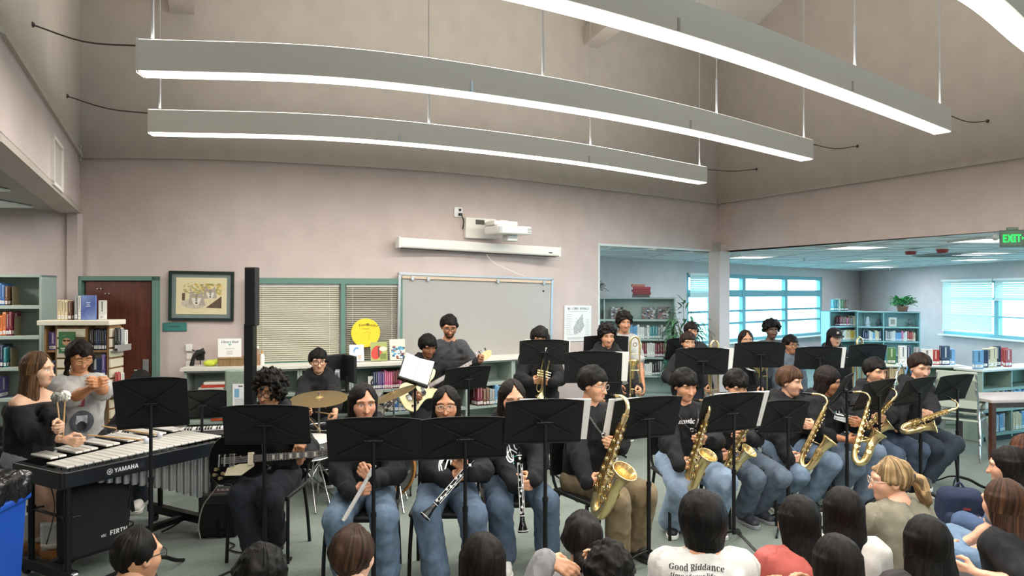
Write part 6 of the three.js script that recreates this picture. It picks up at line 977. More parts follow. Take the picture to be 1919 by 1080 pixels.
// ---------- band gear ----------
{ // vibraphone
  const t = thing('vibraphone', 'black framed vibraphone with silver bars and resonator tubes', 'vibraphone', [-2.80, 0, -4.5], 1.048), hT = 0.74, L = 1.22;
  mesh('end_panel', [rbox(0.05, 0.11, 0.58, 0.008, 0.0, hT - 0.05, -0.28)], M.blackMetal, t); mesh('end_panel', [rbox(0.05, 0.1, 0.9, 0.008, L, hT - 0.05, -0.42)], M.blackMetal, t);
  const rail = mesh('front_rail', [rbox(L, 0.1, 0.03, 0.006, L / 2, hT - 0.05, 0.0)], mat('#14181f', 0.4, 0.1), t); mesh('rear_rail', [beam(V(0, hT - 0.04, -0.56), V(L, hT - 0.04, -0.86), 0.03, 0.08)], M.blackMetal, t);
  const lg = canvasTex(512, 96, (c) => { c.fillStyle = '#14181f'; c.fillRect(0, 0, 512, 96); c.fillStyle = '#dfe3e6'; c.font = 'bold 76px sans-serif'; c.fillText('YAMAHA', 112, 74, 380); c.strokeStyle = '#dfe3e6'; c.lineWidth = 6; c.beginPath(); c.arc(54, 48, 34, 0, 7); c.stroke(); for (let i = 0; i < 3; i++) { const a = i * Math.PI / 3 + Math.PI / 6; c.beginPath(); c.moveTo(54 - 32 * Math.cos(a), 48 - 32 * Math.sin(a)); c.lineTo(54 + 32 * Math.cos(a), 48 + 32 * Math.sin(a)); c.stroke(); } });
  mesh('lettering', [face(0.27, 0.05, 0.39, hT - 0.05, 0.0165)], printMat(lg, 0.5), rail, false);
  const barM = mat('#d6d3cd', 0.4, 0.2, { bumpMap: metalBump, bumpScale: 0.0002 });
  for (let i = 0; i < 20; i++) { const u = i / 19, x = 0.06 + u * (L - 0.12), w = 0.052, len = lerp(0.24, 0.44, u); mesh('tone_bar', [rbox(w, 0.014, len, 0.005, x, hT + 0.02, -0.03 - len / 2)], barM, t); }
  for (let i = 0; i < 19; i++) { if ([2, 6, 9, 13, 16].includes(i)) continue; const u = (i + 0.5) / 19, x = 0.06 + u * (L - 0.12), len = lerp(0.24, 0.42, u); mesh('tone_bar', [rbox(0.05, 0.014, len, 0.005, x, hT + 0.045, -lerp(0.27, 0.44, u) - len / 2)], barM, t); }
  mesh('bar_cord', [rod(V(0.03, hT + 0.012, -0.08), V(L - 0.03, hT + 0.012, -0.12), 0.004), rod(V(0.03, hT + 0.012, -0.24), V(L - 0.03, hT + 0.012, -0.38), 0.004)], plain('#33302c', 0.8), t);
  mesh('damper_bar', [beam(V(0.03, hT - 0.01, -0.29), V(L - 0.03, hT - 0.01, -0.44), 0.05, 0.02)], M.blackPlastic, t);
  for (let i = 0; i < 20; i++) { const u = i / 19, x = 0.06 + u * (L - 0.12), len = lerp(0.08, 0.46, Math.pow(u, 1.5)); mesh('resonator', [rod(V(x, hT - 0.02, -0.1), V(x, hT - 0.02 - len, -0.1), 0.0225, 0.0225, 16)], M.alu, t); }
  for (let i = 0; i < 17; i++) { const u = i / 16, x = 0.1 + u * (L - 0.2), len = lerp(0.1, 0.42, Math.pow(u, 1.5)); mesh('resonator', [rod(V(x, hT - 0.02, -lerp(0.38, 0.55, u)), V(x, hT - 0.02 - len, -lerp(0.38, 0.55, u)), 0.0215, 0.0215, 14)], M.alu, t); }
  for (const [x, z] of [[0.04, -0.03], [0.04, -0.46], [L - 0.08, -0.06], [L - 0.08, -0.72]]) { mesh('leg', [rod(V(x, 0.09, z), V(x, hT - 0.06, z), 0.02, 0.02, 12)], M.blackMetal, t); mesh('height_collar', [rod(V(x, 0.42, z), V(x, 0.46, z), 0.028, 0.028, 12), rod(V(x, 0.44, z), V(x + 0.07, 0.44, z + 0.02), 0.007)], M.blackMetal, t); }
  mesh('base_beam', [box(0.06, 0.06, 0.58, 0.04, 0.08, -0.25)], M.blackMetal, t); mesh('base_beam', [box(0.06, 0.06, 0.9, L - 0.08, 0.11, -0.4)], M.blackMetal, t); mesh('base_beam', [beam(V(0.05, 0.08, -0.32), V(L - 0.08, 0.1, -0.4), 0.05, 0.04)], M.blackMetal, t); mesh('cross_brace', [rod(V(0.04, 0.44, -0.03), V(0.04, 0.44, -0.5), 0.01)], M.blackMetal, t);
  for (const [x, z] of [[0.04, 0.04], [0.04, -0.52], [L - 0.08, 0.0], [L - 0.08, -0.8]]) { const c = mesh('caster', [rbox(0.04, 0.05, 0.05, 0.01, x, 0.085, z)], M.alu, t); mesh('wheel', [rod(V(x - 0.014, 0.04, z), V(x + 0.014, 0.04, z), 0.04, 0.04, 18)], M.rubber, c); }
  mesh('pedal_cable', [sweep([V(0.02, 0.66, -0.2), V(0.03, 0.5, -0.16), V(0.0, 0.3, -0.18), V(0.0, 0.26, -0.2)], 0.004, 6)], M.rubber, t);
  t.updateMatrixWorld(true);
  [[[0.5, 0.83, -0.62], [0.72, 0.79, -0.26], 'mallet lying on the vibraphone bars, nearer one'], [[0.66, 0.86, -0.72], [0.88, 0.795, -0.34], 'mallet lying on the vibraphone bars, further one']].forEach(([a, b, lab]) => { const p = V(...a).applyMatrix4(t.matrixWorld), q = V(...b).applyMatrix4(t.matrixWorld), o = thing('mallet', 'wooden ' + lab, 'mallet'); mesh('shaft', [rod(p, q, 0.0055, 0.0055, 8)], mat('#c9a374', 0.5), o); mesh('head', [new THREE.SphereGeometry(0.021, 14, 10).translate(q.x, q.y, q.z)], mat('#c9ccda', 0.9, 0, { bumpMap: fineBump, bumpScale: 0.002 }), o); });
  // bag hung below
  const bg = thing('mallet_bag', 'black cloth mallet bag hanging under the vibraphone, white letters', 'bag', [-2.80, 0, -4.5], 1.048); const s = new RoundedBoxGeometry(0.46, 0.5, 0.12, 6, 0.05); { const p = s.attributes.position; for (let i = 0; i < p.count; i++) { const x = p.getX(i), y = p.getY(i); p.setX(i, x * (1 - 0.12 * (0.25 - y))); p.setZ(i, p.getZ(i) * (1.2 - y) + 0.012 * (noise3(x * 14, y * 9, 2) - 0.5)); } s.computeVertexNormals(); }
  mesh('body', [s.translate(0.3, 0.36, -0.2)], clothMat('#131316'), bg); const vf = alphaPrint(256, 64, (c, a) => { c.fillStyle = a ? '#fff' : '#d8d8d8'; c.font = 'bold 52px sans-serif'; c.fillText('FIRTH', 84, 50, 168); c.font = 'bold 26px sans-serif'; c.fillText('VIC', 16, 48, 60); }); mesh('lettering', [face(0.22, 0.055, 0.4, 0.24, -0.1185)], vf, bg, false); mesh('strap', [beam(V(0.14, 0.6, -0.2), V(0.14, 0.7, -0.2), 0.03, 0.004), beam(V(0.46, 0.6, -0.2), V(0.46, 0.7, -0.2), 0.03, 0.004)], M.blackPlastic, bg);
}
{ // ring based percussion stand
  const p = at(214, 1003, floorDepth(1003)); const t = thing('percussion_stand', 'thin black stand with a round wire base behind the vibraphone', 'stand', [p.x, 0, p.z]); mesh('base_ring', [new THREE.TorusGeometry(0.13, 0.006, 8, 32).rotateX(Math.PI / 2).translate(0, 0.01, 0), new THREE.TorusGeometry(0.13, 0.006, 8, 32).rotateX(Math.PI / 2).translate(0, 0.07, 0), ...[0, 1, 2, 3, 4, 5, 6, 7].map((k) => rod(V(Math.cos(k * 0.785) * 0.13, 0.01, Math.sin(k * 0.785) * 0.13), V(Math.cos(k * 0.785 + 0.4) * 0.13, 0.07, Math.sin(k * 0.785 + 0.4) * 0.13), 0.005))], M.blackMetal, t); mesh('pole', [rod(V(0.08, 0.03, 0), V(0.06, 0.6, 0), 0.008)], M.blackMetal, t);
}
{ // keyboard
  const p = at(352, 810, 6.0), t = thing('keyboard', 'long black electric piano on a stand behind the vibraphone', 'keyboard', [p.x, 0, p.z], Math.PI + 0.28); const y = p.y;
  mesh('case', [rbox(1.3, 0.1, 0.29, 0.015, 0, y - 0.05, 0)], M.blackPlastic, t); mesh('key_bed', [box(1.18, 0.01, 0.15, 0, y - 0.002, 0.06)], M.blackPlastic, t);
  const kg = new THREE.BoxGeometry(0.0215, 0.016, 0.14), bgm = new THREE.BoxGeometry(0.011, 0.014, 0.085); for (let i = 0; i < 52; i++) { const k = mesh('white_key', kg, M.whiteGloss, t); k.position.set(-0.574 + i * 0.0225, y + 0.008, 0.07); if (![2, 6].includes(i % 7) && i < 51) { const b = mesh('black_key', bgm, M.blackGloss, t); b.position.set(-0.5628 + i * 0.0225, y + 0.021, 0.04); } }
  for (const s of [-1, 1]) mesh('stand_leg', [rod(V(s * 0.45, y - 0.1, -0.18), V(-s * 0.35 * 0 + s * 0.45, 0.012, 0.2), 0.016), rod(V(s * 0.42, y - 0.1, 0.18), V(s * 0.42, 0.012, -0.2), 0.016), rod(V(s * 0.45, y - 0.11, -0.2), V(s * 0.45, y - 0.11, 0.2), 0.014)], M.blackMetal, t);
}
{ // amplifier
  const p = at(404, 1010, floorDepth(1010)), t = thing('guitar_amplifier', 'small black cube guitar amplifier on the carpet', 'amplifier', [p.x, 0, p.z - 0.12], 0.15); mesh('cabinet', [rbox(0.29, 0.33, 0.24, 0.02, 0, 0.175, 0)], mat('#161416', 0.7, 0, { bumpMap: fineBump, bumpScale: 0.0015 }), t); mesh('grille', [rbox(0.25, 0.24, 0.012, 0.006, 0, 0.15, 0.12)], mat('#0c0c0d', 0.95, 0, { bumpMap: weave, bumpScale: 0.002 }), t); mesh('control_panel', [box(0.24, 0.01, 0.06, 0, 0.343, 0.05)], plain('#4a2f33', 0.5), t); mesh('handle', [sweep([V(-0.07, 0.345, -0.03), V(-0.05, 0.37, -0.03), V(0.05, 0.37, -0.03), V(0.07, 0.345, -0.03)], 0.007, 8)], M.rubber, t); for (let k = 0; k < 6; k++) mesh('knob', [cyl(0.008, 0.009, 0.012, 10, -0.09 + k * 0.036, 0.353, 0.06)], M.alu, t); for (const x of [-0.11, 0.11]) for (const z of [-0.08, 0.08]) mesh('foot', [cyl(0.014, 0.014, 0.012, 10, x, 0.006, z)], M.rubber, t);
  const c = mesh('cable', [sweep([at(425, 1018, 5.37).setY(0.012), at(440, 1024, 5.3).setY(0.008), at(430, 1034, 5.22).setY(0.008), at(455, 1040, 5.15).setY(0.008), at(470, 1036, 5.2).setY(0.008)], 0.006, 6)], M.rubber); tag(c, 'black cable curling on the carpet in front of the amplifier', 'cable');
  const c2 = mesh('cable', [sweep([at(422, 885, 5.1), at(405, 915, 5.2), at(380, 950, 5.32), at(372, 990, 5.4), at(376, 1012, 5.42).setY(0.012)], 0.005, 6)], plain('#a9a8a4', 0.6)); tag(c2, 'pale guitar lead looping from the guitar to the amplifier', 'cable');
}
{ // column loudspeaker
  const p = at(468, CY, 6.75), t = thing('column_speaker', 'tall thin black column loudspeaker behind the guitarist', 'speaker', [p.x, 0, p.z]); mesh('array', [rbox(0.105, 0.55, 0.11, 0.01, 0.022, 1.83, 0)], M.blackPlastic, t); mesh('column', [rbox(0.09, 1.2, 0.1, 0.01, 0.006, 0.98, 0)], M.blackMetal, t); mesh('grille', [box(0.085, 0.52, 0.004, 0.022, 1.83, 0.056)], mat('#0a0a0b', 0.9, 0, { bumpMap: weave, bumpScale: 0.002 }), t); mesh('subwoofer', [rbox(0.36, 0.42, 0.4, 0.02, 0, 0.21, -0.02)], M.blackPlastic, t);
}
// guitars: x along the neck, front +z, origin in the middle of the body
function frets(parent, x0, x1, w0, w1, m, inlay) { mesh('fingerboard', [(() => { const g = new THREE.BoxGeometry(x1 - x0, 1, 0.012, 8, 1, 1), p = g.attributes.position; for (let i = 0; i < p.count; i++) { const u = (p.getX(i) + (x1 - x0) / 2) / (x1 - x0); p.setY(i, p.getY(i) * lerp(w0, w1, u)); } return g.translate((x0 + x1) / 2, 0, 0.036); })()], m, parent); const f = []; for (let i = 1; i < 20; i++) { const x = x1 - (x1 - x0) * 1.28 * (1 - Math.pow(2, -i / 12)); if (x < x0) break; f.push(box(0.0022, lerp(w1, w0, (x1 - x) / (x1 - x0)), 0.003, x, 0, 0.043)); } mesh('frets', f, M.alu, parent); if (inlay) { const q = []; for (const i of [3, 5, 7, 9, 12, 15]) { const a = x1 - (x1 - x0) * 1.28 * (1 - Math.pow(2, -(i - 0.5) / 12)); if (a > x0 + 0.01) q.push(box(0.016, 0.03, 0.002, a, 0, 0.0428)); } mesh('inlays', q, plain('#e2ddd0', 0.3), parent); } }
{
  const t = thing('electric_guitar', 'black single-cutaway electric guitar with cream pickguard', 'guitar'); const o = at(449, 862, 4.93), e = at(600, 851, 4.86), x = e.clone().sub(o).normalize(), z0 = V(0.05, 0.25, 1), z = z0.addScaledVector(x, -z0.dot(x)).normalize(), y = new THREE.Vector3().crossVectors(z, x); orient(t, o, x, y, z);
  const out = smoothOutline([[-0.205, 0], [-0.19, 0.09], [-0.12, 0.155], [-0.03, 0.125], [0.03, 0.105], [0.1, 0.125], [0.16, 0.1], [0.175, 0.045], [0.165, 0.0], [0.17, -0.03], [0.215, -0.055], [0.205, -0.08], [0.15, -0.105], [0.09, -0.122], [0.02, -0.105], [-0.04, -0.125], [-0.12, -0.155], [-0.19, -0.09]], 4);
  mesh('body', [extrude(out, 0.04, 0.006).translate(0, 0, -0.02)], M.blackGloss, t); const bind = new THREE.CatmullRomCurve3(out.map(([a, b]) => V(a * 1.012, b * 1.012, 0.021)), true); mesh('binding', [new THREE.TubeGeometry(bind, 120, 0.003, 6, true)], plain('#d8cfae', 0.4), t);
  mesh('pickguard', [extrude([[0.02, -0.03], [0.12, -0.03], [0.12, -0.05], [0.03, -0.105], [-0.09, -0.1], [-0.07, -0.05]], 0.004, 0.001).translate(0, 0, 0.027)], plain('#e2d9ba', 0.4), t); for (const px of [-0.035, 0.1]) mesh('pickup', [rbox(0.04, 0.085, 0.018, 0.004, px, 0, 0.034)], px < 0 ? M.chrome : plain('#e2d9ba', 0.4), t); mesh('bridge', [rbox(0.014, 0.08, 0.014, 0.004, -0.09, 0, 0.034), rbox(0.012, 0.085, 0.014, 0.004, -0.13, 0, 0.034)], M.chrome, t);
  for (const [a, b] of [[-0.1, -0.085], [-0.15, -0.055], [-0.12, -0.115], [-0.16, -0.09]]) mesh('knob', [cyl(0.012, 0.013, 0.016, 14).rotateX(Math.PI / 2).translate(a, b, 0.034)], M.brass, t);
  mesh('neck', [box(0.5, 0.045, 0.022, 0.4, 0, 0.02)], mat('#3a2419', 0.4), t); frets(t, 0.12, 0.65, 0.055, 0.043, mat('#2c211b', 0.5), true); mesh('headstock', [extrude([[0.64, -0.025], [0.72, -0.045], [0.82, -0.04], [0.84, 0], [0.82, 0.04], [0.72, 0.045], [0.64, 0.025]], 0.014, 0.002).translate(0, 0, 0.015)], M.blackGloss, t); mesh('strings', [-2, -1, 0, 1, 2, 3].map((k) => box(0.78, 0.0012, 0.0012, 0.28, (k - 0.5) * 0.0075, 0.047)), M.silver, t); for (let k = 0; k < 3; k++) for (const s of [-1, 1]) mesh('tuner', [rod(V(0.7 + k * 0.045, s * 0.04, 0.022), V(0.7 + k * 0.045, s * 0.065, 0.022), 0.006)], M.chrome, t);
}
{
  const t = thing('bass_guitar', 'cream electric bass guitar tilted up to the right', 'bass guitar'); const o = at(789, 733, 7.45), e = at(905, 668, 7.75), x = e.clone().sub(o).normalize(), z0 = V(-0.1, 0.1, 1), z = z0.addScaledVector(x, -z0.dot(x)).normalize(), y = new THREE.Vector3().crossVectors(z, x); orient(t, o, x, y, z, 0.92);
  const out = smoothOutline([[-0.25, 0.0], [-0.23, 0.1], [-0.15, 0.165], [-0.05, 0.13], [0.02, 0.11], [0.1, 0.14], [0.2, 0.165], [0.25, 0.13], [0.2, 0.07], [0.13, 0.04], [0.12, 0], [0.13, -0.045], [0.18, -0.1], [0.15, -0.135], [0.08, -0.13], [0.0, -0.105], [-0.08, -0.13], [-0.17, -0.165], [-0.24, -0.1]], 4);
  mesh('body', [extrude(out, 0.036, 0.007).translate(0, 0, -0.018)], mat('#e6dba9', 0.25), t); mesh('control_plate', [rbox(0.05, 0.06, 0.01, 0.004, 0.0, -0.035, 0.028)], plain('#4a3b30', 0.5), t); for (const px of [-0.07, 0.02]) mesh('pickup', [rbox(0.035, 0.08, 0.014, 0.004, px, px < 0 ? 0.01 : -0.01, 0.03)], M.blackPlastic, t); mesh('bridge', [rbox(0.05, 0.075, 0.012, 0.003, -0.16, 0, 0.03)], M.chrome, t); for (const [a, b] of [[-0.1, -0.1], [-0.14, -0.11], [-0.17, -0.1]]) mesh('knob', [cyl(0.011, 0.012, 0.016, 12).rotateX(Math.PI / 2).translate(a, b, 0.034)], M.blackPlastic, t);
  mesh('neck', [box(0.66, 0.045, 0.022, 0.45, 0, 0.02)], mat('#c49a63', 0.4), t); frets(t, 0.1, 0.74, 0.058, 0.042, mat('#4a2f22', 0.5), false); mesh('headstock', [extrude(smoothOutline([[0.74, -0.022], [0.8, -0.045], [0.88, -0.05], [0.93, -0.03], [0.95, 0.01], [0.9, 0.035], [0.82, 0.03], [0.75, 0.022]], 3), 0.014, 0.002).translate(0, 0, 0.012)], mat('#d2ab78', 0.4), t); for (let k = 0; k < 4; k++) mesh('tuner', [rod(V(0.78 + k * 0.04, 0.03, 0.02), V(0.78 + k * 0.04, 0.065, 0.02), 0.006), cyl(0.014, 0.014, 0.006, 10).translate(0.78 + k * 0.04, 0.068, 0.02)], k % 2 ? M.blackPlastic : M.chrome, t); mesh('strings', [0, 1, 2, 3].map((k) => box(0.96, 0.0016, 0.0016, 0.3, (k - 1.5) * 0.0095, 0.047)), M.silver, t);
}
{ // drum kit
  const cym = mat('#8a7650', 0.42, 0.85, { bumpMap: metalBump, bumpScale: 0.0004 });
  const cymbal = (name, label, px, py, d, r, tx, tz, post) => { const p = at(px, py, d), t = thing(name, label, 'cymbal', [p.x, 0, p.z]); const c = group('cymbal', t); c.position.y = p.y; c.rotation.set(tx, 0, tz); mesh('plate', [lathe([[0.001, 0.022], [0.03, 0.02], [0.045, 0.008], [0.06, 0.004], [r, -0.014], [r, -0.016], [0.06, 0.001], [0.001, 0.016]], 40)], cym, c); mesh('wing_nut', [cyl(0.008, 0.01, 0.03, 8, 0, 0.035, 0)], M.chrome, c);
    if (post) { mesh('pole', [rod(V(0, 0.28, 0), V(0, p.y - 0.01, 0), 0.0095), rod(V(0, 0.28, 0), V(0, 0.62, 0), 0.0135), rod(V(0, 0.61, 0), V(0, 0.64, 0), 0.02)], M.chrome, t); mesh('tilter', [rbox(0.06, 0.03, 0.03, 0.006, 0.0, p.y - 0.05, 0), rod(V(0, p.y - 0.05, 0), V(0.07, p.y - 0.09, 0.02), 0.007)], M.chrome, t); for (let k = 0; k < 3; k++) { const a = 0.6 + k * 2.094; mesh('leg', [rod(V(0, 0.32, 0), V(Math.sin(a) * 0.28, 0.012, Math.cos(a) * 0.28), 0.009)], M.chrome, t); } } return t; };
  cymbal('ride_cymbal', 'large dark bronze cymbal on a chrome stand left of the flute player', 598, 745, 6.55, 0.26, 0.16, 0.0, true);
  cymbal('crash_cymbal', 'thin bronze cymbal tilted steeply in front of the bass guitar', 738, 737, 6.7, 0.22, 0.1, 0.36, true);
  const drum = (label, px, py, d, r, h, tx, tz, col, legs = true) => { const p = at(px, py, d), t = thing('drum', label, 'drum', [p.x, 0, p.z]); const g = group('drum_barrel', t); g.position.y = p.y; g.rotation.set(tx, 0, tz); mesh('shell', [new THREE.CylinderGeometry(r, r, h, 32, 1, true), new THREE.CylinderGeometry(r - 0.006, r - 0.006, h, 32, 1, true)], col, g); mesh('head', [cyl(r - 0.002, r - 0.002, 0.003, 32, 0, h / 2, 0)], mat('#e3e1da', 0.6), g); for (const y of [-1, 1]) mesh('hoop', [new THREE.TorusGeometry(r + 0.004, 0.006, 8, 36).rotateX(Math.PI / 2).translate(0, y * h / 2, 0)], M.chrome, g); for (let k = 0; k < 8; k++) { const a = k * 0.785; mesh('lug', [rbox(0.014, h * 0.5, 0.016, 0.004, Math.sin(a) * (r + 0.006), 0, Math.cos(a) * (r + 0.006)).rotateY(0)], M.chrome, g); } if (legs) for (let k = 0; k < 3; k++) { const a = k * 2.094 + 0.4; mesh('stand_leg', [rod(V(0, p.y * 0.5, 0), V(Math.sin(a) * 0.26, 0.012, Math.cos(a) * 0.26), 0.009), rod(V(0, p.y * 0.45, 0), V(Math.sin(a) * r * 0.8, p.y - h / 2, Math.cos(a) * r * 0.8), 0.007)], M.chrome, t); } return t; };
  drum('silver snare drum on a chrome stand beside the guitarist', 584, 838, 6.3, 0.18, 0.14, 0.08, 0, M.alu); drum('small chrome tom drum behind the flute player', 690, 790, 6.7, 0.15, 0.2, 0.35, 0, mat('#1c1c20', 0.3), false); drum('chrome timbale drum beside the tilted cymbal', 756, 812, 7.05, 0.14, 0.18, 0.2, 0.1, M.chrome);
  const p = at(706, 925, 6.35), t = thing('bass_drum', 'black bass drum with wooden hoops on the carpet', 'bass drum', [p.x, 0.3, p.z], -0.25); mesh('shell', [new THREE.CylinderGeometry(0.28, 0.28, 0.36, 40, 1, true).rotateX(Math.PI / 2)], mat('#141418', 0.25), t); mesh('head', [cyl(0.275, 0.275, 0.004, 40).rotateX(Math.PI / 2).translate(0, 0, 0.18)], mat('#1d1a1c', 0.5), t); for (const z of [-0.18, 0.18]) mesh('hoop', [new THREE.TorusGeometry(0.285, 0.014, 8, 48).translate(0, 0, z)], mat('#a8743f', 0.5), t); for (const s of [-1, 1]) mesh('spur', [rod(V(s * 0.26, -0.1, 0.1), V(s * 0.34, -0.29, 0.2), 0.009)], M.chrome, t); for (let k = 0; k < 8; k++) mesh('lug', [rbox(0.02, 0.02, 0.12, 0.006, Math.sin(k * 0.785) * 0.287, Math.cos(k * 0.785) * 0.287, 0)], M.chrome, t);
  const q = at(588, 868, 6.5), ft = thing('floor_tom', 'black floor tom standing behind the guitar neck', 'drum', [q.x + 0.02, 0, q.z - 0.3]); mesh('shell', [cyl(0.2, 0.2, 0.36, 32, 0, 0.42, 0)], mat('#15171a', 0.3), ft); mesh('badge', [rbox(0.07, 0.05, 0.006, 0.006, 0.05, 0.45, 0.198)], M.silver, ft); mesh('hoop', [new THREE.TorusGeometry(0.203, 0.007, 8, 36).rotateX(Math.PI / 2).translate(0, 0.6, 0), new THREE.TorusGeometry(0.203, 0.007, 8, 36).rotateX(Math.PI / 2).translate(0, 0.24, 0)], M.chrome, ft); for (let k = 0; k < 3; k++) mesh('leg', [rod(V(Math.sin(k * 2.094) * 0.21, 0.5, Math.cos(k * 2.094) * 0.21), V(Math.sin(k * 2.094) * 0.23, 0.01, Math.cos(k * 2.094) * 0.23), 0.008)], M.chrome, ft);
  const hh = at(718, 758, 6.9), ht = thing('hi_hat_stand', 'chrome percussion hardware clamped beside the tilted cymbal', 'drum hardware', [hh.x, 0, hh.z]); mesh('pole', [rod(V(0, 0.02, 0), V(0, hh.y + 0.08, 0), 0.011)], M.chrome, ht); for (let k = 0; k < 4; k++) mesh('clamp', [rbox(0.07, 0.035, 0.05, 0.01, -0.06 + k * 0.045, hh.y - 0.05 + (k % 2) * 0.06, 0.02), rod(V(-0.09 + k * 0.05, hh.y - 0.02, 0.03), V(-0.02 + k * 0.05, hh.y + 0.04, 0.03), 0.012)], M.chrome, ht); for (let k = 0; k < 3; k++) mesh('leg', [rod(V(0, 0.3, 0), V(Math.sin(k * 2.094) * 0.25, 0.012, Math.cos(k * 2.094) * 0.25), 0.009)], M.chrome, ht);
}
{ // desk with screens behind the drummer
  const p = at(640, CY, 8.0), t = thing('computer_desk', 'small grey computer desk behind the drummer', 'desk', [p.x, 0, p.z], 0.1); mesh('desk_top', [rbox(0.9, 0.03, 0.5, 0.006, 0, 0.74, 0)], plain('#8d918c', 0.5), t); for (const x of [-0.42, 0.42]) mesh('leg', [box(0.04, 0.725, 0.44, x, 0.3625, 0)], plain('#6f746f', 0.5), t);
  for (const [px, ry, lab, w] of [[622, 0.95, 'black monitor turned sideways behind the drummer', 0.42], [654, -1.0, 'second black monitor facing away, right of the drummer', 0.4]]) { const q = at(px, CY, 8.0), m = thing('monitor', lab, 'monitor', [q.x, 0.755, q.z], ry); mesh('screen', [rbox(w, 0.3, 0.035, 0.01, 0, 0.27, 0)], M.blackPlastic, m); mesh('panel', [box(w - 0.03, 0.27, 0.004, 0, 0.27, -0.019)], M.blackGloss, m); mesh('neck', [rbox(0.05, 0.16, 0.03, 0.006, 0, 0.1, 0.02)], M.blackPlastic, m); mesh('foot', [rbox(0.2, 0.015, 0.16, 0.006, 0, 0.0075, 0)], M.blackPlastic, m); }
  const q = at(631, CY, 7.95), pc = thing('desktop_computer', 'slim silver desktop computer standing between the two monitors', 'computer', [q.x + 0.02, 0.755, q.z + 0.05], 0.2); mesh('case', [rbox(0.05, 0.26, 0.2, 0.006, 0, 0.13, 0)], plain('#aab0b6', 0.4, 0.3), pc); mesh('front', [box(0.03, 0.2, 0.004, 0, 0.14, 0.101)], plain('#5d6268', 0.4), pc);
}
{ // sage chair with a white notice
  const p = at(462, CY, 7.5), t = thing('office_chair', 'sage green high-backed office chair behind the black speaker column', 'chair', [p.x, 0, p.z], 0.05); const m = clothMat('#9aab9b'); mesh('backrest', [rbox(0.44, 0.5, 0.06, 0.03, 0, 0.82, 0)], m, t); mesh('seat', [rbox(0.46, 0.07, 0.42, 0.03, 0, 0.46, -0.22)], m, t); mesh('post', [rod(V(0, 0.08, -0.2), V(0, 0.44, -0.2), 0.025)], M.blackMetal, t); for (let k = 0; k < 5; k++) mesh('base_arm', [rod(V(0, 0.1, -0.2), V(Math.sin(k * 1.257) * 0.26, 0.03, -0.2 + Math.cos(k * 1.257) * 0.26), 0.018)], M.blackMetal, t);
  const tx = canvasTex(96, 160, (c) => { c.fillStyle = '#e9eaea'; c.fillRect(0, 0, 96, 160); c.fillStyle = '#7fb2cf'; c.fillRect(12, 34, 34, 60); c.fillStyle = '#999'; for (let i = 0; i < 8; i++) c.fillRect(14, 104 + i * 6, 64, 2); c.fillStyle = '#444'; c.fillRect(40, 12, 30, 8); }); const n = sheet('notice', 0.14, 0.24, 0.003, tx, M.paper, scene); tag(n, 'white notice pinned to the sage green chair back', 'notice'); n.position.set(p.x - 0.06, 0.8, p.z + 0.036); n.rotation.y = 0.05;
}
{ // recycling bin
  const t = thing('recycling_bin', 'blue plastic recycling bin with a black bag liner', 'bin', [-3.1, 0, -4.12], 0.1); const blue = mat('#1c4fb0', 0.45); const g = new RoundedBoxGeometry(0.42, 0.68, 0.4, 4, 0.03), p = g.attributes.position; for (let i = 0; i < p.count; i++) { const k = 0.86 + 0.14 * (p.getY(i) + 0.34) / 0.68; p.setX(i, p.getX(i) * k); p.setZ(i, p.getZ(i) * k); } g.computeVertexNormals(); mesh('body', [g.translate(0, 0.34, 0)], blue, t);
  mesh('rim', [rbox(0.45, 0.05, 0.43, 0.02, 0, 0.65, 0)], blue, t); mesh('recess', [rbox(0.22, 0.2, 0.02, 0.01, 0.06, 0.5, 0.195), rbox(0.03, 0.5, 0.02, 0.01, -0.1, 0.33, 0.185)], blue, t);
  const lg = surfaceNet((x, y, z) => { const d = Math.max(Math.abs(x) - 0.2, Math.abs(z) - 0.19, Math.abs(y) - 0.07), q = Math.hypot(Math.max(Math.abs(x) - 0.19, 0), Math.max(Math.abs(z) - 0.18, 0), Math.max(Math.abs(y) - 0.05, 0)) - 0.035; return q + 0.03 * (noise3(x * 22, y * 16, z * 22) - 0.5) + 0.016 * (noise3(x * 50, y * 40, z * 50) - 0.5); }, [-0.27, -0.13, -0.26], [0.27, 0.13, 0.26], 0.011, 1.6); mesh('bag_liner', addUV(lg), new THREE.MeshPhysicalMaterial({ color: C('#17181a'), roughness: 0.25, clearcoat: 0.4 }), t).position.set(0, 0.72, 0);
}
{ // chair with bags at the left edge
  const p = at(8, CY, 5.35), c = chairAt(V(p.x - 0.05, 0, p.z), 0.6, 'black chair piled with a black bag behind the blue bin'); const bgs = thing('duffel_bag', 'black fabric bag slumped on the chair at the left edge', 'bag', [p.x - 0.02, 0.6, p.z]); const g = surfaceNet((x, y, z) => ell(x, y, z, 0, 0, 0, 0.24, 0.13, 0.17) + 0.05 * (Math.abs(noise3(x * 12, y * 10, z * 12) - 0.5)) + 0.02 * (noise3(x * 30, y * 26, z * 30) - 0.5), [-0.3, -0.18, -0.22], [0.3, 0.18, 0.22], 0.013, 1.5); mesh('body', addUV(g), clothMat('#141416'), bgs); mesh('handle', [sweep([V(-0.1, 0.06, 0.12), V(-0.08, 0.16, 0.1), V(0.06, 0.17, 0.08), V(0.1, 0.07, 0.1)], 0.011, 8)], M.blackPlastic, bgs);
}
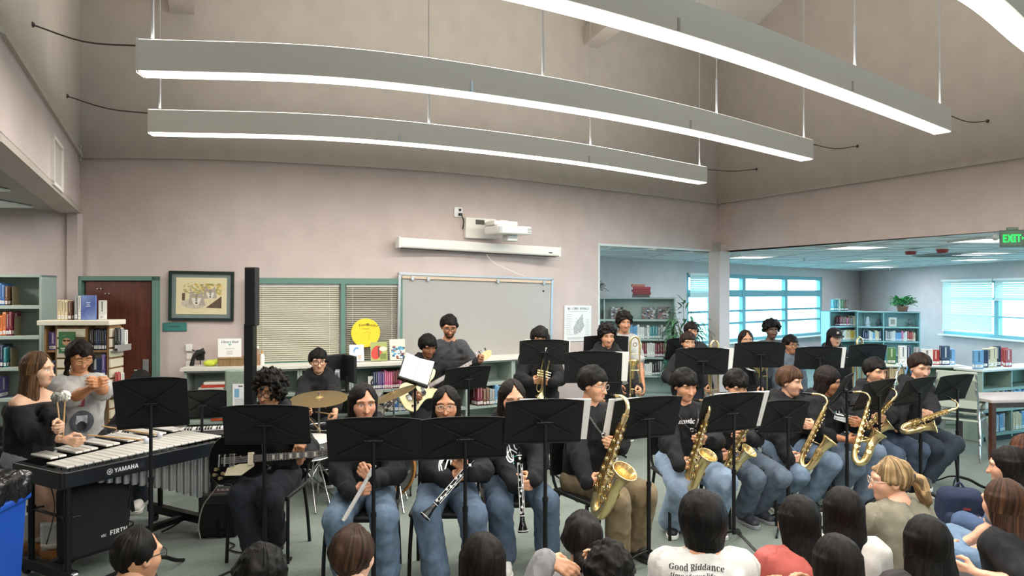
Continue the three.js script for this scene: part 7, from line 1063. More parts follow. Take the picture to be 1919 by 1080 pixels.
{ // navy backpack
  const d = 5.5, p = at(1800, CY, d), t = thing('backpack', 'navy blue backpack with a front pocket lying on the carpet', 'backpack', [p.x, 0, p.z], -0.35); const f = (x, y, z) => Math.hypot(Math.max(Math.abs(x) - 0.09 + 0.05 * Math.max(0, y - 0.2), 0), Math.max(Math.abs(y - 0.19) - 0.11, 0), Math.max(Math.abs(z) - 0.03, 0)) - 0.075 + 0.01 * (noise3(x * 20, y * 18, z * 20) - 0.5), m = clothMat('#202b47'); mesh('main_bag', addUV(surfaceNet(f, [-0.22, -0.02, -0.16], [0.22, 0.42, 0.16], 0.012, 1.4)), m, t);
  const pk = mesh('front_pocket', addUV(surfaceNet((x, y, z) => Math.hypot(Math.max(Math.abs(x) - 0.09, 0), Math.max(Math.abs(y) - 0.05, 0), Math.max(Math.abs(z) - 0.01, 0)) - 0.04 + 0.008 * (noise3(x * 24, y * 20, z * 20) - 0.5), [-0.16, -0.12, -0.08], [0.16, 0.12, 0.08], 0.011)), m, t); pk.position.set(0, 0.12, 0.1); mesh('zip', [sweep([V(-0.12, 0.14, 0.09), V(-0.1, 0.28, 0.075), V(0, 0.33, 0.065), V(0.1, 0.28, 0.075), V(0.12, 0.14, 0.09)], 0.005, 6)], plain('#1b243a', 0.6), t); mesh('label_patch', [box(0.05, 0.018, 0.003, 0.02, 0.245, 0.112)], plain('#7d2a38', 0.7), t); for (const s of [-1, 1]) mesh('shoulder_strap', [sweep([V(s * 0.08, 0.34, -0.08), V(s * 0.11, 0.3, -0.16), V(s * 0.13, 0.1, -0.17), V(s * 0.12, 0.04, -0.1)], 0.018, 8, true, 12, 0.4)], m, t); mesh('top_loop', [sweep([V(-0.03, 0.37, -0.03), V(0, 0.41, -0.03), V(0.03, 0.37, -0.03)], 0.008, 8)], m, t);
}
{ // stacking chairs on the right
  const pl = mat('#aab3a8', 0.5); for (let k = 0; k < 3; k++) { const p = at(1800, CY, 8.2), t = thing('stacking_chair', `pale grey stacking chair with chrome legs, ${['bottom', 'middle', 'top'][k]} of the stack`, 'chair', [p.x, k * 0.085, p.z], 2.4, 'stacked grey chairs'); mesh('seat', [rbox(0.42, 0.02, 0.4, 0.009, 0, 0.44, 0.02)], pl, t); mesh('backrest', [rbox(0.4, 0.24, 0.02, 0.009, 0, 0.7, -0.22)], pl, t); for (const s of [-1, 1]) { mesh('leg', [sweep([V(s * 0.18, 0.43, 0.14), V(s * 0.22, 0.2, 0.2), V(s * 0.24, k ? 0.1 : 0.0, 0.23)], 0.011, 8, true, 8)], M.chrome, t); mesh('leg', [sweep([V(s * 0.19, 0.8, -0.235), V(s * 0.2, 0.43, -0.16), V(s * 0.23, k ? 0.1 : 0.0, -0.24)], 0.011, 8, true, 10)], M.chrome, t); } }
  const p = at(1690, CY, 8.6), t = thing('wire_rack', 'blue and chrome wire book rack behind the saxophonists', 'rack', [p.x, 0, p.z], 0.5); for (let k = 0; k < 3; k++) mesh('hoop', [sweep([V(-0.2 + k * 0.05, 0, k * 0.08), V(-0.1 + k * 0.05, 0.9, k * 0.08), V(0, 1.02, k * 0.08), V(0.06, 0.9, k * 0.08), V(0.08 + k * 0.05, 0, k * 0.08)], 0.009, 8)], [M.chrome, plain('#5b86ad', 0.4), plain('#8c3b46', 0.4)][k], t); mesh('crossbar', [rod(V(-0.15, 0.5, 0), V(-0.05, 0.5, 0.16), 0.007), rod(V(0.075, 0.5, 0), V(0.1, 0.5, 0.16), 0.007)], M.chrome, t);
}
// ---------- music stands ----------
const STANDS = [
  [284, 755, 4.75, 0.44, { where: 'towering over the vibraphone bars', yaw: 0.32, tilt: 0.34, roll: 0.02, base: 0.2, sy: 1.12 }],
  [379, 758, 5.75, 0.36, { where: 'at the keyboard behind the vibraphone', yaw: 0.35, tilt: 0.4, sy: 0.8 }],
  [498, 796, 4.78, 0.57, { where: 'in front of the curly-haired guitarist', yaw: 0.02, roll: 0.0, tilt: 0.22, sy: 0.85 }],
  [701, 824, 4.25, 0.55, { where: 'in front of the flute player', yaw: 0.08, tilt: 0.3, sy: 0.88 }],
  [871, 821, 4.4, 0.53, { where: 'in front of the clarinet player with glasses', yaw: 0.15, tilt: 0.35, sy: 0.9 }],
  [1020, 790, 4.42, 0.485, { where: 'in front of the clarinet player looking down', yaw: 0.15, tilt: 0.35, folder: 1, sy: 0.94 }],
  [1212, 783, 4.9, 0.5, { where: 'between the tenor saxophonist and the alto player', yaw: 0.3, tilt: 0.4, roll: 0.03, folder: -1 }],
  [1371, 773, 5.3, 0.5, { where: 'with a printed sheet at its right edge', yaw: 0.28, tilt: 0.4, roll: 0.03, folder: 1, base: 0.1 }],
  [1472, 781, 5.72, 0.44, { where: 'in front of the brown-haired saxophonist', yaw: 0.35, tilt: 0.3, roll: -0.05, base: -1.2 }],
  [1580, 729, 6.0, 0.38, { where: 'turned sideways with a blue lit ledge', yaw: 0.95, tilt: 0.5, roll: 0.02, sy: 0.95 }],
  [1642, 739, 6.2, 0.43, { where: 'third from the right end of the front row', yaw: 0.55, tilt: 0.5, roll: 0.03, sy: 0.92 }],
  [1719, 733, 6.35, 0.42, { where: 'in front of the rightmost saxophonist', yaw: 0.5, tilt: 0.5, roll: 0.03, sy: 0.88 }],
  [1789, 726, 6.85, 0.43, { where: 'standing alone at the right end of the row', yaw: 0.35, tilt: 0.4, roll: 0.02, sy: 0.84, base: 0.9 }],
  [876, 709, 7.25, 0.49, { where: 'low in front of the bearded man', yaw: 0.5, tilt: 0.5, roll: 0.03, sy: 0.85 }],
  [1020, 660, 7.3, 0.5, { where: 'hiding the face of the trumpeter', yaw: 0.05, tilt: 0.2, folder: 0.5, sy: 0.8 }],
  [1112, 688, 7.0, 0.56, { where: 'in front of the curly-haired trombonist', yaw: 0.05, tilt: 0.2, folder: 1.2, sy: 0.98 }],
  [1136, 647, 8.35, 0.52, { where: 'behind the curly-haired trombonist', yaw: 0.05, tilt: 0.2, sy: 0.7 }],
  [1316, 677, 8.0, 0.6, { where: 'below the corner column', yaw: 0.05, tilt: 0.2, folder: 1, sy: 0.95 }],
  [1424, 665, 8.4, 0.6, { where: 'below the big window, taller of the pair', yaw: 0.05, tilt: 0.2, sy: 0.95 }],
  [1534, 671, 8.6, 0.56, { where: 'in front of the person in the black cap', yaw: 0.02, tilt: 0.2, folder: 1, sy: 0.85 }],
  [1626, 666, 8.7, 0.49, { where: 'furthest right of the back row, below the corner bookcase', yaw: 0.15, tilt: 0.25, sy: 0.87 }],
  [1272, 654, 9.0, 0.34, { where: 'half hidden at the left of the column stand', yaw: 0.3, tilt: 0.2, sy: 0.85 }],
];
for (const s of STANDS) stand(...s);
{ // stand seen from its front with open pages
  const t = stand(779, 697, 6.85, 0.3, { where: '', yaw: Math.PI + 0.35, tilt: 0.5, roll: 0.38, only: 'black music stand holding open white pages in front of the bass player', sy: 0.8 });
  const desk = t.children.find((c) => c.name === 'desk'); for (const s of [-1, 1]) { const p = mesh('page', [box(0.235, 0.33, 0.002)], M.paper, desk); p.position.set(s * 0.118, 0.01, -0.03); p.rotation.y = s * 0.12; }
  const tx = canvasTex(128, 180, (c) => { c.fillStyle = '#eeece8'; c.fillRect(0, 0, 128, 180); c.fillStyle = '#b9a6a8'; for (let i = 0; i < 11; i++) { c.fillRect(16, 26 + i * 13, 60 + 34 * hash3(i, 2, 1), 1.6); c.fillRect(16, 30 + i * 13, 84, 1); } }); const pr = mesh('printed_notes', [face(0.22, 0.31)], printMat(tx, 0.85), desk, false); pr.position.set(0.118, 0.01, -0.0345); pr.rotation.y = Math.PI + 0.12;
}
// ---------- people ----------
const HOOD = (x = {}) => ({ color: '#111115', hood: true, loose: 0.024, ...x }), h = (px, py, d, pose = 'key', x = {}) => ({ p: at(px, py, d), pose, ...x }), foot = (px, py, x = {}) => { const p = at(px, py, floorDepth(py)); p.y = 0.09; return { p, ...x }; };
const emblem = alphaPrint(128, 128, (c, a) => { const w = a ? '#fff' : '#d6dcde', tl = a ? '#fff' : '#2f8f9a'; c.lineCap = 'round'; c.strokeStyle = tl; c.lineWidth = 7; c.beginPath(); c.moveTo(20, 30); c.lineTo(40, 22); c.stroke(); c.beginPath(); c.moveTo(70, 112); c.lineTo(96, 104); c.stroke(); c.strokeStyle = w; c.lineWidth = 6; for (const q of [[40, 40, 30, 70, 52, 100, 80, 98], [56, 24, 50, 50, 70, 60, 62, 80], [76, 22, 90, 40, 80, 60, 100, 66], [40, 60, 60, 56, 84, 76, 100, 86], [30, 56, 26, 80, 44, 112, 72, 100]]) { c.beginPath(); c.moveTo(q[0], q[1]); c.bezierCurveTo(...q.slice(2)); c.stroke(); } });
const EMB = { mat: emblem, w: 0.16, hgt: 0.16, h: 0.62, x: 0.02 }, DENIM = (c = '#5f7ea6', x = {}) => ({ color: c, kind: 'denim', ...x });
const BLK = '#17130f';
const seat = (who, p, label) => { const c = p.hip.clone().addScaledVector(p.f, 0.1); chairAt(c, Math.atan2(p.f.x, p.f.z), label); };
// --- left: two standing players ---
{
  const sw = { name: 'sweater', color: '#141418', loose: 0.024, offShoulder: true, sleeve: 0.92, hem: -0.1, fold: 0.018 };
  const p = person({ label: 'girl with long light brown hair in a black off-shoulder sweater holding mallets', head: at(72, 694, 5.1), pose: 'stand', yaw: 1.3, headYaw: 1.65, skin: '#d6a98c', hair: { color: '#7c5b3f', len: 0.62, open: 1, fringe: 0.09, coverEars: true, wide: 0.03, faceW: 0.066, out: 0.05, openW: 0.07, t: 0.014 }, top: sw, bottom: { name: 'shorts', color: '#a9aeb0', len: 0.16, loose: 0.012 }, hands: [h(118, 824, 4.88, 'grip'), h(112, 795, 4.86, 'grip', { pole: V(-0.6, -1, 0.2) })], feet: [{ p: at(62, 1020, 5.15).setY(0.09), dir: V(1, 0, 0.15) }, { p: at(92, 1020, 5.02).setY(0.09), dir: V(1, 0, 0.25) }], shoe: { color: '#a9703c', sole: '#6e4a2c', lace: '#e6d8c4' }, socks: '#e6e3de', build: 0.9 });
  for (const [a, b, col, lab] of [[at(118, 826, 4.87), at(122, 742, 4.83), '#e8e6dc', 'fluffy white mallet held upright by the long-haired girl'], [at(112, 795, 4.84), at(106, 745, 4.87), '#8c8f88', 'grey yarn mallet held by the long-haired girl']]) { const o = thing('mallet', lab, 'mallet'); mesh('shaft', [rod(a, b, 0.005)], mat('#c9a374', 0.5), o); const hd = surfaceNet((x, y, z) => ell(x, y, z, 0, 0, 0, 0.032, 0.034, 0.032) + 0.02 * (noise3(x * 90, y * 90, z * 90) - 0.5), [-0.055, -0.055, -0.055], [0.055, 0.055, 0.055], 0.005, 1.8); mesh('head', addUV(hd), mat(col, 0.95), o).position.copy(b); }
  const ring = thing('slipper_trim', 'pair of cream fleece cuffs on the tan slippers', 'fleece'); scene.remove(ring); names.slipper_trim = undefined;
  for (const l of p.legs) { const q = p.part('fleece_cuff', join([new THREE.TorusGeometry(0.045, 0.02, 8, 18).rotateX(Math.PI / 2).scale(1, 1, 1.3)]), clothMat('#e2d6c2')); q.position.copy(l.a).addScaledVector(l.toe, 0.03); q.position.y = 0.115; q.rotation.y = Math.atan2(l.toe.x, l.toe.z); }
  p.part('wrist_band', join([new THREE.TorusGeometry(0.03, 0.006, 8, 18)]), M.blackPlastic).position.copy(p.arms[1].e.clone().lerp(p.arms[1].w, 0.92));
}
{
  const pr = alphaPrint(128, 160, (c, a) => { const col = (k) => a ? '#fff' : k; c.fillStyle = col('#4c4f55'); c.beginPath(); c.ellipse(64, 110, 44, 46, 0, 0, 7); c.fill(); c.fillStyle = col('#b9bcc2'); c.fillRect(44, 84, 40, 34); c.fillStyle = col('#8c3f46'); c.fillRect(40, 8, 34, 40); c.fillStyle = col('#2a2c30'); c.beginPath(); c.ellipse(64, 128, 18, 20, 0, 0, 7); c.fill(); });
  const br = [bone(V(-0.07, -0.02, 0.0), V(-0.085, -0.12, 0.03), 0.026, 0.022), bone(V(-0.085, -0.12, 0.03), V(-0.08, -0.22, 0.06), 0.022, 0.021), bone(V(-0.08, -0.22, 0.06), V(-0.07, -0.36, 0.07), 0.02, 0.014), bone(V(0.07, -0.02, 0.0), V(0.085, -0.12, 0.03), 0.026, 0.022), bone(V(0.085, -0.12, 0.03), V(0.08, -0.24, 0.05), 0.022, 0.02), bone(V(0.08, -0.24, 0.05), V(0.09, -0.4, 0.05), 0.02, 0.013)];
  person({ label: 'girl with two dark braids and glasses in a printed pale grey T-shirt', head: at(150, 669, 5.55), pose: 'stand', yaw: 0.75, headYaw: 0.85, pitch: 0.42, eyesDown: 1, skin: '#b98058', hair: { color: '#2a1c16', fringe: 0.052, coverEars: true, low: -0.03, messy: 0.03, bones: br }, glasses: '#b9a27a', top: { name: 'shirt', color: '#b4b1ae', sleeve: 0.62, loose: 0.022, hem: -0.06, print: { mat: pr, w: 0.24, hgt: 0.3, h: 0.42 } }, bottom: { color: '#17171a', kind: 'cotton', loose: 0.022, flare: 0.03 }, hands: [h(170, 727, 5.24, 'key', { pole: V(-0.5, -1, 0) }), h(184, 722, 5.26, 'key', { pole: V(0.9, -1, 0) })], shoe: { color: '#e6e4e0', sole: '#f0eee9', lace: '#ffffff' }, feet: [{ p: at(152, 1010, 5.4).setY(0.09), dir: V(1, 0, 0.5) }, { p: at(138, 990, 5.6).setY(0.09), dir: V(0.8, 0, 0.6) }], build: 0.95 });
}
person({ label: 'dark-haired keyboard player almost hidden behind the tall music stand', head: at(264, 722, 6.55), yaw: 0.1, skin: '#b07a55', lod: 2, hair: { color: BLK, fringe: 0.06 }, top: HOOD(), bottom: DENIM('#2c3440'), shoe: { color: '#d9d6cf' } });
// --- rhythm section ---
{ const g = person({ label: 'guitarist with a big head of dark curls and glasses, black clothes', head: at(506, 735, 5.2), yaw: -0.05, headYaw: -0.2, pitch: 0.12, roll: -0.08, skin: '#b5825f', hair: { color: '#1d1613', curl: 0.045, t: 0.034, vol: 0.03, fringe: 0.07, faceW: 0.078, low: -0.075, coverEars: true, side: 0.3 }, glasses: '#3a3430', top: HOOD({ sleeve: 0.9 }), bottom: { color: '#1d232d', kind: 'denim', loose: 0.016 }, hands: [h(458, 856, 4.93, 'key', { palm: V(0.2, -0.2, -1), dir: V(1, -0.25, 0) }), h(562, 862, 4.92, 'grip', { palm: V(0, 0.4, -1), dir: V(0, 1, 0.1), thumb: V(-1, 0, 0) })], feet: [{ p: at(478, 1012, 4.95).setY(0.09), dir: V(-0.1, 0, 1) }, { p: at(518, 985, 5.1).setY(0.13), dir: V(-0.1, 0, 1) }], shoe: { color: '#131316', sole: '#1d1d1f', lace: '#222' } }); seat('', g, 'black chair under the guitarist'); }
{ const g = person({ label: 'drummer with black fringe and glasses in a black hoodie behind the cymbal', head: at(597, 678, 7.35), yaw: 0.15, headYaw: 0.35, pitch: 0.1, skin: '#d3a283', hair: { color: '#17120f', fringe: 0.06, t: 0.02, messy: 0.02 }, glasses: true, top: HOOD({ sleeve: 0.9 }), bottom: { color: '#2b2d31', kind: 'cotton' }, hands: [h(570, 768, 6.95, 'grip'), h(628, 778, 6.9, 'grip')], lod: 1 }); const t = thing('drum_throne', 'round black drum stool under the drummer', 'stool', [g.hip.x, 0, g.hip.z]); mesh('cushion', [rbox(0.36, 0.08, 0.34, 0.035, 0, 0.42, 0)], M.blackPlastic, t); mesh('post', [rod(V(0, 0.2, 0), V(0, 0.4, 0), 0.02)], M.chrome, t); for (let k = 0; k < 3; k++) mesh('leg', [rod(V(0, 0.3, 0), V(Math.sin(k * 2.094) * 0.24, 0.01, Math.cos(k * 2.094) * 0.24), 0.011)], M.chrome, t);
  for (const [a, b, l] of [[at(566, 768, 6.92), at(600, 808, 6.45), 'left'], [at(630, 778, 6.87), at(592, 772, 6.5), 'right']]) { const o = thing('drum_stick', `wooden drum stick in the drummer's hand at the ${l}`, 'drum stick'); mesh('shaft', [rod(a, b, 0.0075, 0.005, 8)], mat('#c9a06c', 0.5), o); mesh('tip', [new THREE.SphereGeometry(0.007, 8, 6).translate(b.x, b.y, b.z)], mat('#c9a06c', 0.5), o); } }
person({ label: 'dark-haired bass player looking down in black, behind the white pages', head: at(802, 650, 7.8), pose: 'stand', hipY: 0.62, yaw: 0.35, headYaw: 0.5, pitch: 0.35, eyesDown: 1, lod: 2, skin: '#8a5a40', hair: { color: '#131010', fringe: 0.055, t: 0.022, coverEars: true, low: -0.09 }, top: HOOD(), hands: [h(775, 738, 7.4, 'key', { palm: V(0.2, 0, -1) }), h(893, 679, 7.68, 'grip')], bottom: { color: '#1c1d22', kind: 'cotton' } });
person({ label: 'bearded man in a dark grey polo shirt bending over the bass player', head: at(842, 613, 8.15), pose: 'stand', hip: at(824, 738, 8.4), yaw: 0.15, headYaw: 0.2, pitch: 0.35, eyesDown: 1, skin: '#b98463', beard: 0.85, glasses: '#4a3c30', hair: { color: '#1b1512', fringe: 0.075, t: 0.016, low: -0.03 }, top: { name: 'polo_shirt', color: '#44464a', sleeve: 0.55, loose: 0.018, hood: false }, hands: [h(800, 700, 8.0, 'loose'), h(866, 684, 8.05, 'flat', { dir: V(0, -1, 0.2) })], bottom: { color: '#26282c', kind: 'cotton' }, k: 1.08 });
// --- flute and clarinets ---
{ const g = person({ label: 'flute player with long straight dark hair in a black hoodie and blue jeans', head: at(681, 758, 4.72), yaw: 0.05, headYaw: 0.42, pitch: 0.06, skin: '#c88f70', hair: { color: '#1f1613', len: 0.4, open: 1, fringe: 0.082, coverEars: true, faceW: 0.066, part: 0.012, wide: 0.02, t: 0.015 }, top: HOOD(), bottom: DENIM('#748ca3', { loose: 0.02 }), hands: [h(660, 926, 4.42, 'grip', { dir: V(0.75, 0.3, 0.2), palm: V(0, -0.3, -1) }), h(697, 902, 4.45, 'grip', { dir: V(-0.5, 0.6, 0.1), palm: V(0, -0.2, -1) })], feet: [{ p: at(650, 1075, 4.5).setY(0.09) }, { p: at(726, 1070, 4.5).setY(0.09) }] }); seat('', g, 'black chair under the flute player'); flute('silver flute held slanting across the lap', at(643, 976, 4.3), at(703, 872, 4.36)); }
{ const g = person({ label: 'clarinet player with clear glasses and long dark hair in a black hoodie', head: at(836, 762, 4.8), yaw: 0.0, headYaw: 0.05, pitch: 0.02, skin: '#bd8562', glasses: '#c9b49c', hair: { color: '#1b1411', len: 0.36, open: 1, fringe: 0.085, coverEars: true, faceW: 0.068, wide: 0.03, t: 0.014 }, top: HOOD({ print: EMB }), bottom: DENIM('#6c8299', { loose: 0.022 }), hands: [h(845, 906, 4.46, 'grip', { dir: V(0.5, 0.4, 0), palm: V(0.2, -0.2, -1) }), h(874, 886, 4.5, 'grip', { dir: V(-0.5, 0.6, 0), palm: V(-0.2, -0.2, -1) })], feet: [{ p: at(818, 1075, 4.5).setY(0.09) }, { p: at(893, 1050, 4.62).setY(0.09) }] }); seat('', g, 'black chair under the clarinet player with glasses'); clarinet('black clarinet held slanting down to the left', at(795, 970, 4.3), at(889, 862, 4.46)); }
{ const g = person({ label: 'clarinet player looking down, long dark brown hair, black hoodie with emblem', head: at(960, 748, 5.03), yaw: 0.1, headYaw: 0.25, pitch: 0.2, eyesDown: 1, skin: '#cf9a7a', hair: { color: '#2a1d17', len: 0.32, open: 1, fringe: 0.08, coverEars: true, faceW: 0.069, wide: 0.035, t: 0.015 }, top: HOOD({ print: { ...EMB, x: -0.02 } }), bottom: DENIM('#60758b', { loose: 0.02 }), hands: [h(966, 912, 4.68, 'grip', { dir: V(0.9, 0.1, 0.1), palm: V(0, -0.1, -1) }), h(1000, 902, 4.7, 'grip', { dir: V(-0.9, 0.1, 0.1), palm: V(0, -0.1, -1) })], feet: [{ p: at(945, 1040, 4.85).setY(0.09) }, { p: at(1026, 1030, 4.85).setY(0.09) }], shoe: { color: '#d8d6d2', sole: '#e4e2dd' } }); seat('', g, 'black chair under the clarinet player who looks down'); clarinet('black clarinet held upright between the knees', at(980, 998, 4.52), at(972, 838, 4.62)); }
// --- saxophones ---
const saxist = (o) => { const m = at(...o.mouth), b = at(...o.bow); const g = person({ pitch: 0.16, ...o.who }); sax(o.sax, m, b, o.front); if (o.who.pose !== 'stand') seat('', g, 'black chair under the ' + o.seat); const nk = g.neck.clone().add(V(0, 0.06, 0)), r = m.clone().lerp(b, 0.35), st = [[-1], [1]].map(([s]) => sweep([nk.clone().addScaledVector(g.f, -0.05), nk.clone().addScaledVector(g.sx, s * 0.085).addScaledVector(g.f, 0.06).add(V(0, -0.05, 0)), nk.clone().addScaledVector(g.sx, s * 0.06).addScaledVector(g.f, 0.15).add(V(0, -0.16, 0)).lerp(r, 0.2), r], 0.008, 6, true, 16, 0.5)); const t = thing('neck_strap', 'black neck strap of the ' + o.seat, 'strap'); mesh('webbing', st, M.blackPlastic, t); mesh('hook', [new THREE.TorusGeometry(0.012, 0.003, 6, 12).translate(r.x, r.y, r.z)], M.chrome, t); return g; };
const gh = (px, py, d, x = {}) => h(px, py, d, 'grip', x);
saxist({ seat: 'tenor saxophonist in khaki trousers', sax: 'brass tenor saxophone of the player in khaki trousers', mouth: [1137, 740, 4.88], bow: [1118, 962, 4.72], front: V(0.45, 0.1, 0.88), who: { label: 'tenor saxophonist with black hair and glasses, black jacket and khaki trousers', head: at(1112, 722, 5.12), yaw: 0.55, headYaw: 0.95, skin: '#d09c7b', glasses: '#8b8078', hair: { color: '#15110f', fringe: 0.06, t: 0.022, low: -0.04, messy: 0.02 }, top: HOOD({ hood: false, name: 'jacket' }), bottom: { color: '#8b7a5e', kind: 'cotton', loose: 0.022 }, hands: [gh(1100, 905, 4.76, { dir: V(0.7, 0.1, 0.2), palm: V(0.3, 0, -1) }), gh(1163, 838, 4.85, { dir: V(-0.6, 0.2, 0.3), palm: V(-0.3, 0, -1) })], feet: [{ p: at(1158, 1035, 4.95).setY(0.09), dir: V(0.4, 0, 1) }, { p: at(1190, 1020, 5.1).setY(0.09), dir: V(0.6, 0, 1) }], shoe: { color: '#232224', sole: '#2b2a2a', lace: '#333' } } });
saxist({ seat: 'alto saxophonist in light jeans', sax: 'brass alto saxophone held in front of light jeans', mouth: [1300, 750, 5.45], bow: [1290, 914, 5.3], front: V(0.3, 0, 0.95), who: { label: 'alto saxophonist with a black fringe, black T-shirt and light blue jeans', head: at(1284, 724, 5.68), yaw: 0.15, headYaw: 0.3, pitch: 0.22, eyesDown: 1, skin: '#c4906f', hair: { color: '#14110f', fringe: 0.045, t: 0.026, messy: 0.03 }, top: HOOD({ hood: false, print: { mat: alphaPrint(128, 48, (c, a) => { c.fillStyle = a ? '#fff' : '#e4e4e4'; c.font = 'italic bold 34px serif'; c.fillText('music F', 8, 34, 112); }), w: 0.2, hgt: 0.07, h: 0.78 } }), bottom: DENIM('#9db4cd', { loose: 0.034, flare: 0.03 }), hands: [gh(1272, 872, 5.32, { dir: V(0.8, 0, 0.1), palm: V(0, 0, -1) }), gh(1330, 826, 5.42, { dir: V(-0.8, 0, 0.2), palm: V(0, 0, -1) })], feet: [{ p: at(1262, 958, 5.62).setY(0.09), dir: V(-0.3, 0, 1) }, { p: at(1330, 955, 5.6).setY(0.09), dir: V(0.4, 0, 1) }], spread: 0.2 } });
saxist({ seat: 'saxophonist with the bowed head', sax: 'brass alto saxophone beside the dark jeans', mouth: [1384, 752, 5.68], bow: [1356, 892, 5.55], front: V(0.45, 0.1, 0.85), who: { label: 'saxophonist with bowed black-haired head, dark top and grey-blue jeans', head: at(1380, 724, 5.92), yaw: 0.3, headYaw: 0.2, pitch: 0.4, eyesDown: 1, skin: '#cf9c7e', hair: { color: '#191411', fringe: 0.05, t: 0.024, messy: 0.03 }, top: HOOD(), bottom: DENIM('#697889'), hands: [gh(1342, 856, 5.56, { dir: V(0.8, 0, 0), palm: V(0, 0, -1) }), gh(1404, 822, 5.62, { dir: V(-0.8, 0, 0.1), palm: V(0, 0, -1) })], feet: [{ p: at(1393, 960, 5.85).setY(0.09), dir: V(0.3, 0, 1) }, { p: at(1420, 950, 5.95).setY(0.09), dir: V(0.4, 0, 1) }], shoe: { color: '#2c3038', sole: '#8b8d92' } } });
saxist({ seat: 'saxophonist with short brown hair', sax: 'brass alto saxophone of the short brown-haired player', mouth: [1503, 737, 6.05], bow: [1505, 876, 5.9], front: V(0.8, 0.05, 0.55), who: { label: 'saxophonist with short brown hair in a black hoodie and blue jeans', head: at(1481, 717, 6.25), yaw: 0.45, headYaw: 0.8, pitch: 0.1, skin: '#d7a489', hair: { color: '#6a4a34', fringe: 0.068, t: 0.022, vol: 0.006, low: -0.035, messy: 0.02 }, top: HOOD(), bottom: DENIM('#7d94ab', { loose: 0.02 }), hands: [gh(1478, 862, 5.92, { dir: V(0.8, 0.1, 0), palm: V(0, 0, -1) }), gh(1532, 800, 6.0, { dir: V(-0.8, 0.1, 0), palm: V(0, 0, -1) })], feet: [{ p: at(1452, 940, 6.2).setY(0.09), dir: V(0.1, 0, 1) }, { p: at(1512, 930, 6.2).setY(0.09), dir: V(0.4, 0, 1) }] } });
saxist({ seat: 'long-haired saxophonist with the emblem hoodie', sax: 'brass saxophone of the long-haired player in the emblem hoodie', mouth: [1580, 736, 6.15], bow: [1607, 868, 5.95], front: V(0.85, 0.1, 0.4), who: { label: 'long-haired saxophonist in an emblem hoodie and pale jeans, wristband on the arm', head: at(1552, 716, 6.4), yaw: 0.5, headYaw: 1.0, pitch: 0.2, skin: '#b27c58', hair: { color: '#2a1f1a', fringe: 0.07, t: 0.022, len: 0.2, front: false, faceW: 0.075, out: 0.01, wide: 0.015 }, top: HOOD({ sleeve: 0.9, print: { ...EMB, h: 0.66 } }), bottom: DENIM('#8194a8', { loose: 0.026 }), build: 1.08, hands: [gh(1585, 824, 6.05, { dir: V(0.8, -0.1, 0), palm: V(0, 0, -1) }), gh(1618, 795, 6.08, { dir: V(-0.7, 0.1, 0.2), palm: V(0, 0, -1) })], feet: [{ p: at(1555, 930, 6.35).setY(0.09), dir: V(0.2, 0, 1) }, { p: at(1618, 905, 6.3).setY(0.09), dir: V(0.4, 0, 1) }] } });
saxist({ seat: 'saxophonist second from the right', sax: 'brass alto saxophone second from the right', mouth: [1644, 722, 6.4], bow: [1614, 826, 6.25], front: V(0.75, 0.1, 0.65), who: { label: 'saxophonist second from the right with short black hair and grey-blue jeans', head: at(1640, 698, 6.68), yaw: 0.15, headYaw: 0.3, pitch: 0.12, lod: 2, skin: '#cb9879', hair: { color: '#15110f', fringe: 0.062, t: 0.02, low: -0.035 }, top: HOOD(), bottom: DENIM('#5a6b82'), hands: [gh(1622, 812, 6.28, { dir: V(0.8, 0, 0), palm: V(0, 0, -1) }), gh(1664, 786, 6.35, { dir: V(-0.8, 0, 0.1), palm: V(0, 0, -1) })], feet: [{ p: at(1658, 885, 6.6).setY(0.09), dir: V(0.2, 0, 1) }, { p: at(1700, 880, 6.6).setY(0.09), dir: V(0.4, 0, 1) }], shoe: { color: '#3a342f' } } });
{ const g = person({ label: 'rightmost saxophonist with swept-up brown hair and crossed dark legs', head: at(1724, 690, 6.88), yaw: 0.35, headYaw: 0.1, pitch: 0.22, eyesDown: 1, lod: 2, skin: '#d3a286', hair: { color: '#3b2a20', fringe: 0.075, t: 0.016, vol: 0.012, low: -0.02 }, top: HOOD(), bottom: DENIM('#2f3b48'), hands: [gh(1684, 806, 6.5, { dir: V(0.8, 0.1, 0), palm: V(0, 0, -1) }), gh(1752, 788, 6.5, { dir: V(-0.6, 0.4, 0), palm: V(0, 0, -1) })], feet: [{ p: at(1718, 905, 6.7).setY(0.09), dir: V(0.2, 0, 1) }, { p: at(1735, 878, 6.55).setY(0.19), dir: V(-0.5, 0, 1), pole: V(1, 0.8, 0.4) }], shoe: { color: '#453a34' } }); seat('', g, 'black chair under the rightmost saxophonist'); sax('large brass saxophone lying across the lap at the right', at(1772, 742, 6.4), at(1690, 806, 6.35), V(0.4, -0.3, 1)); }
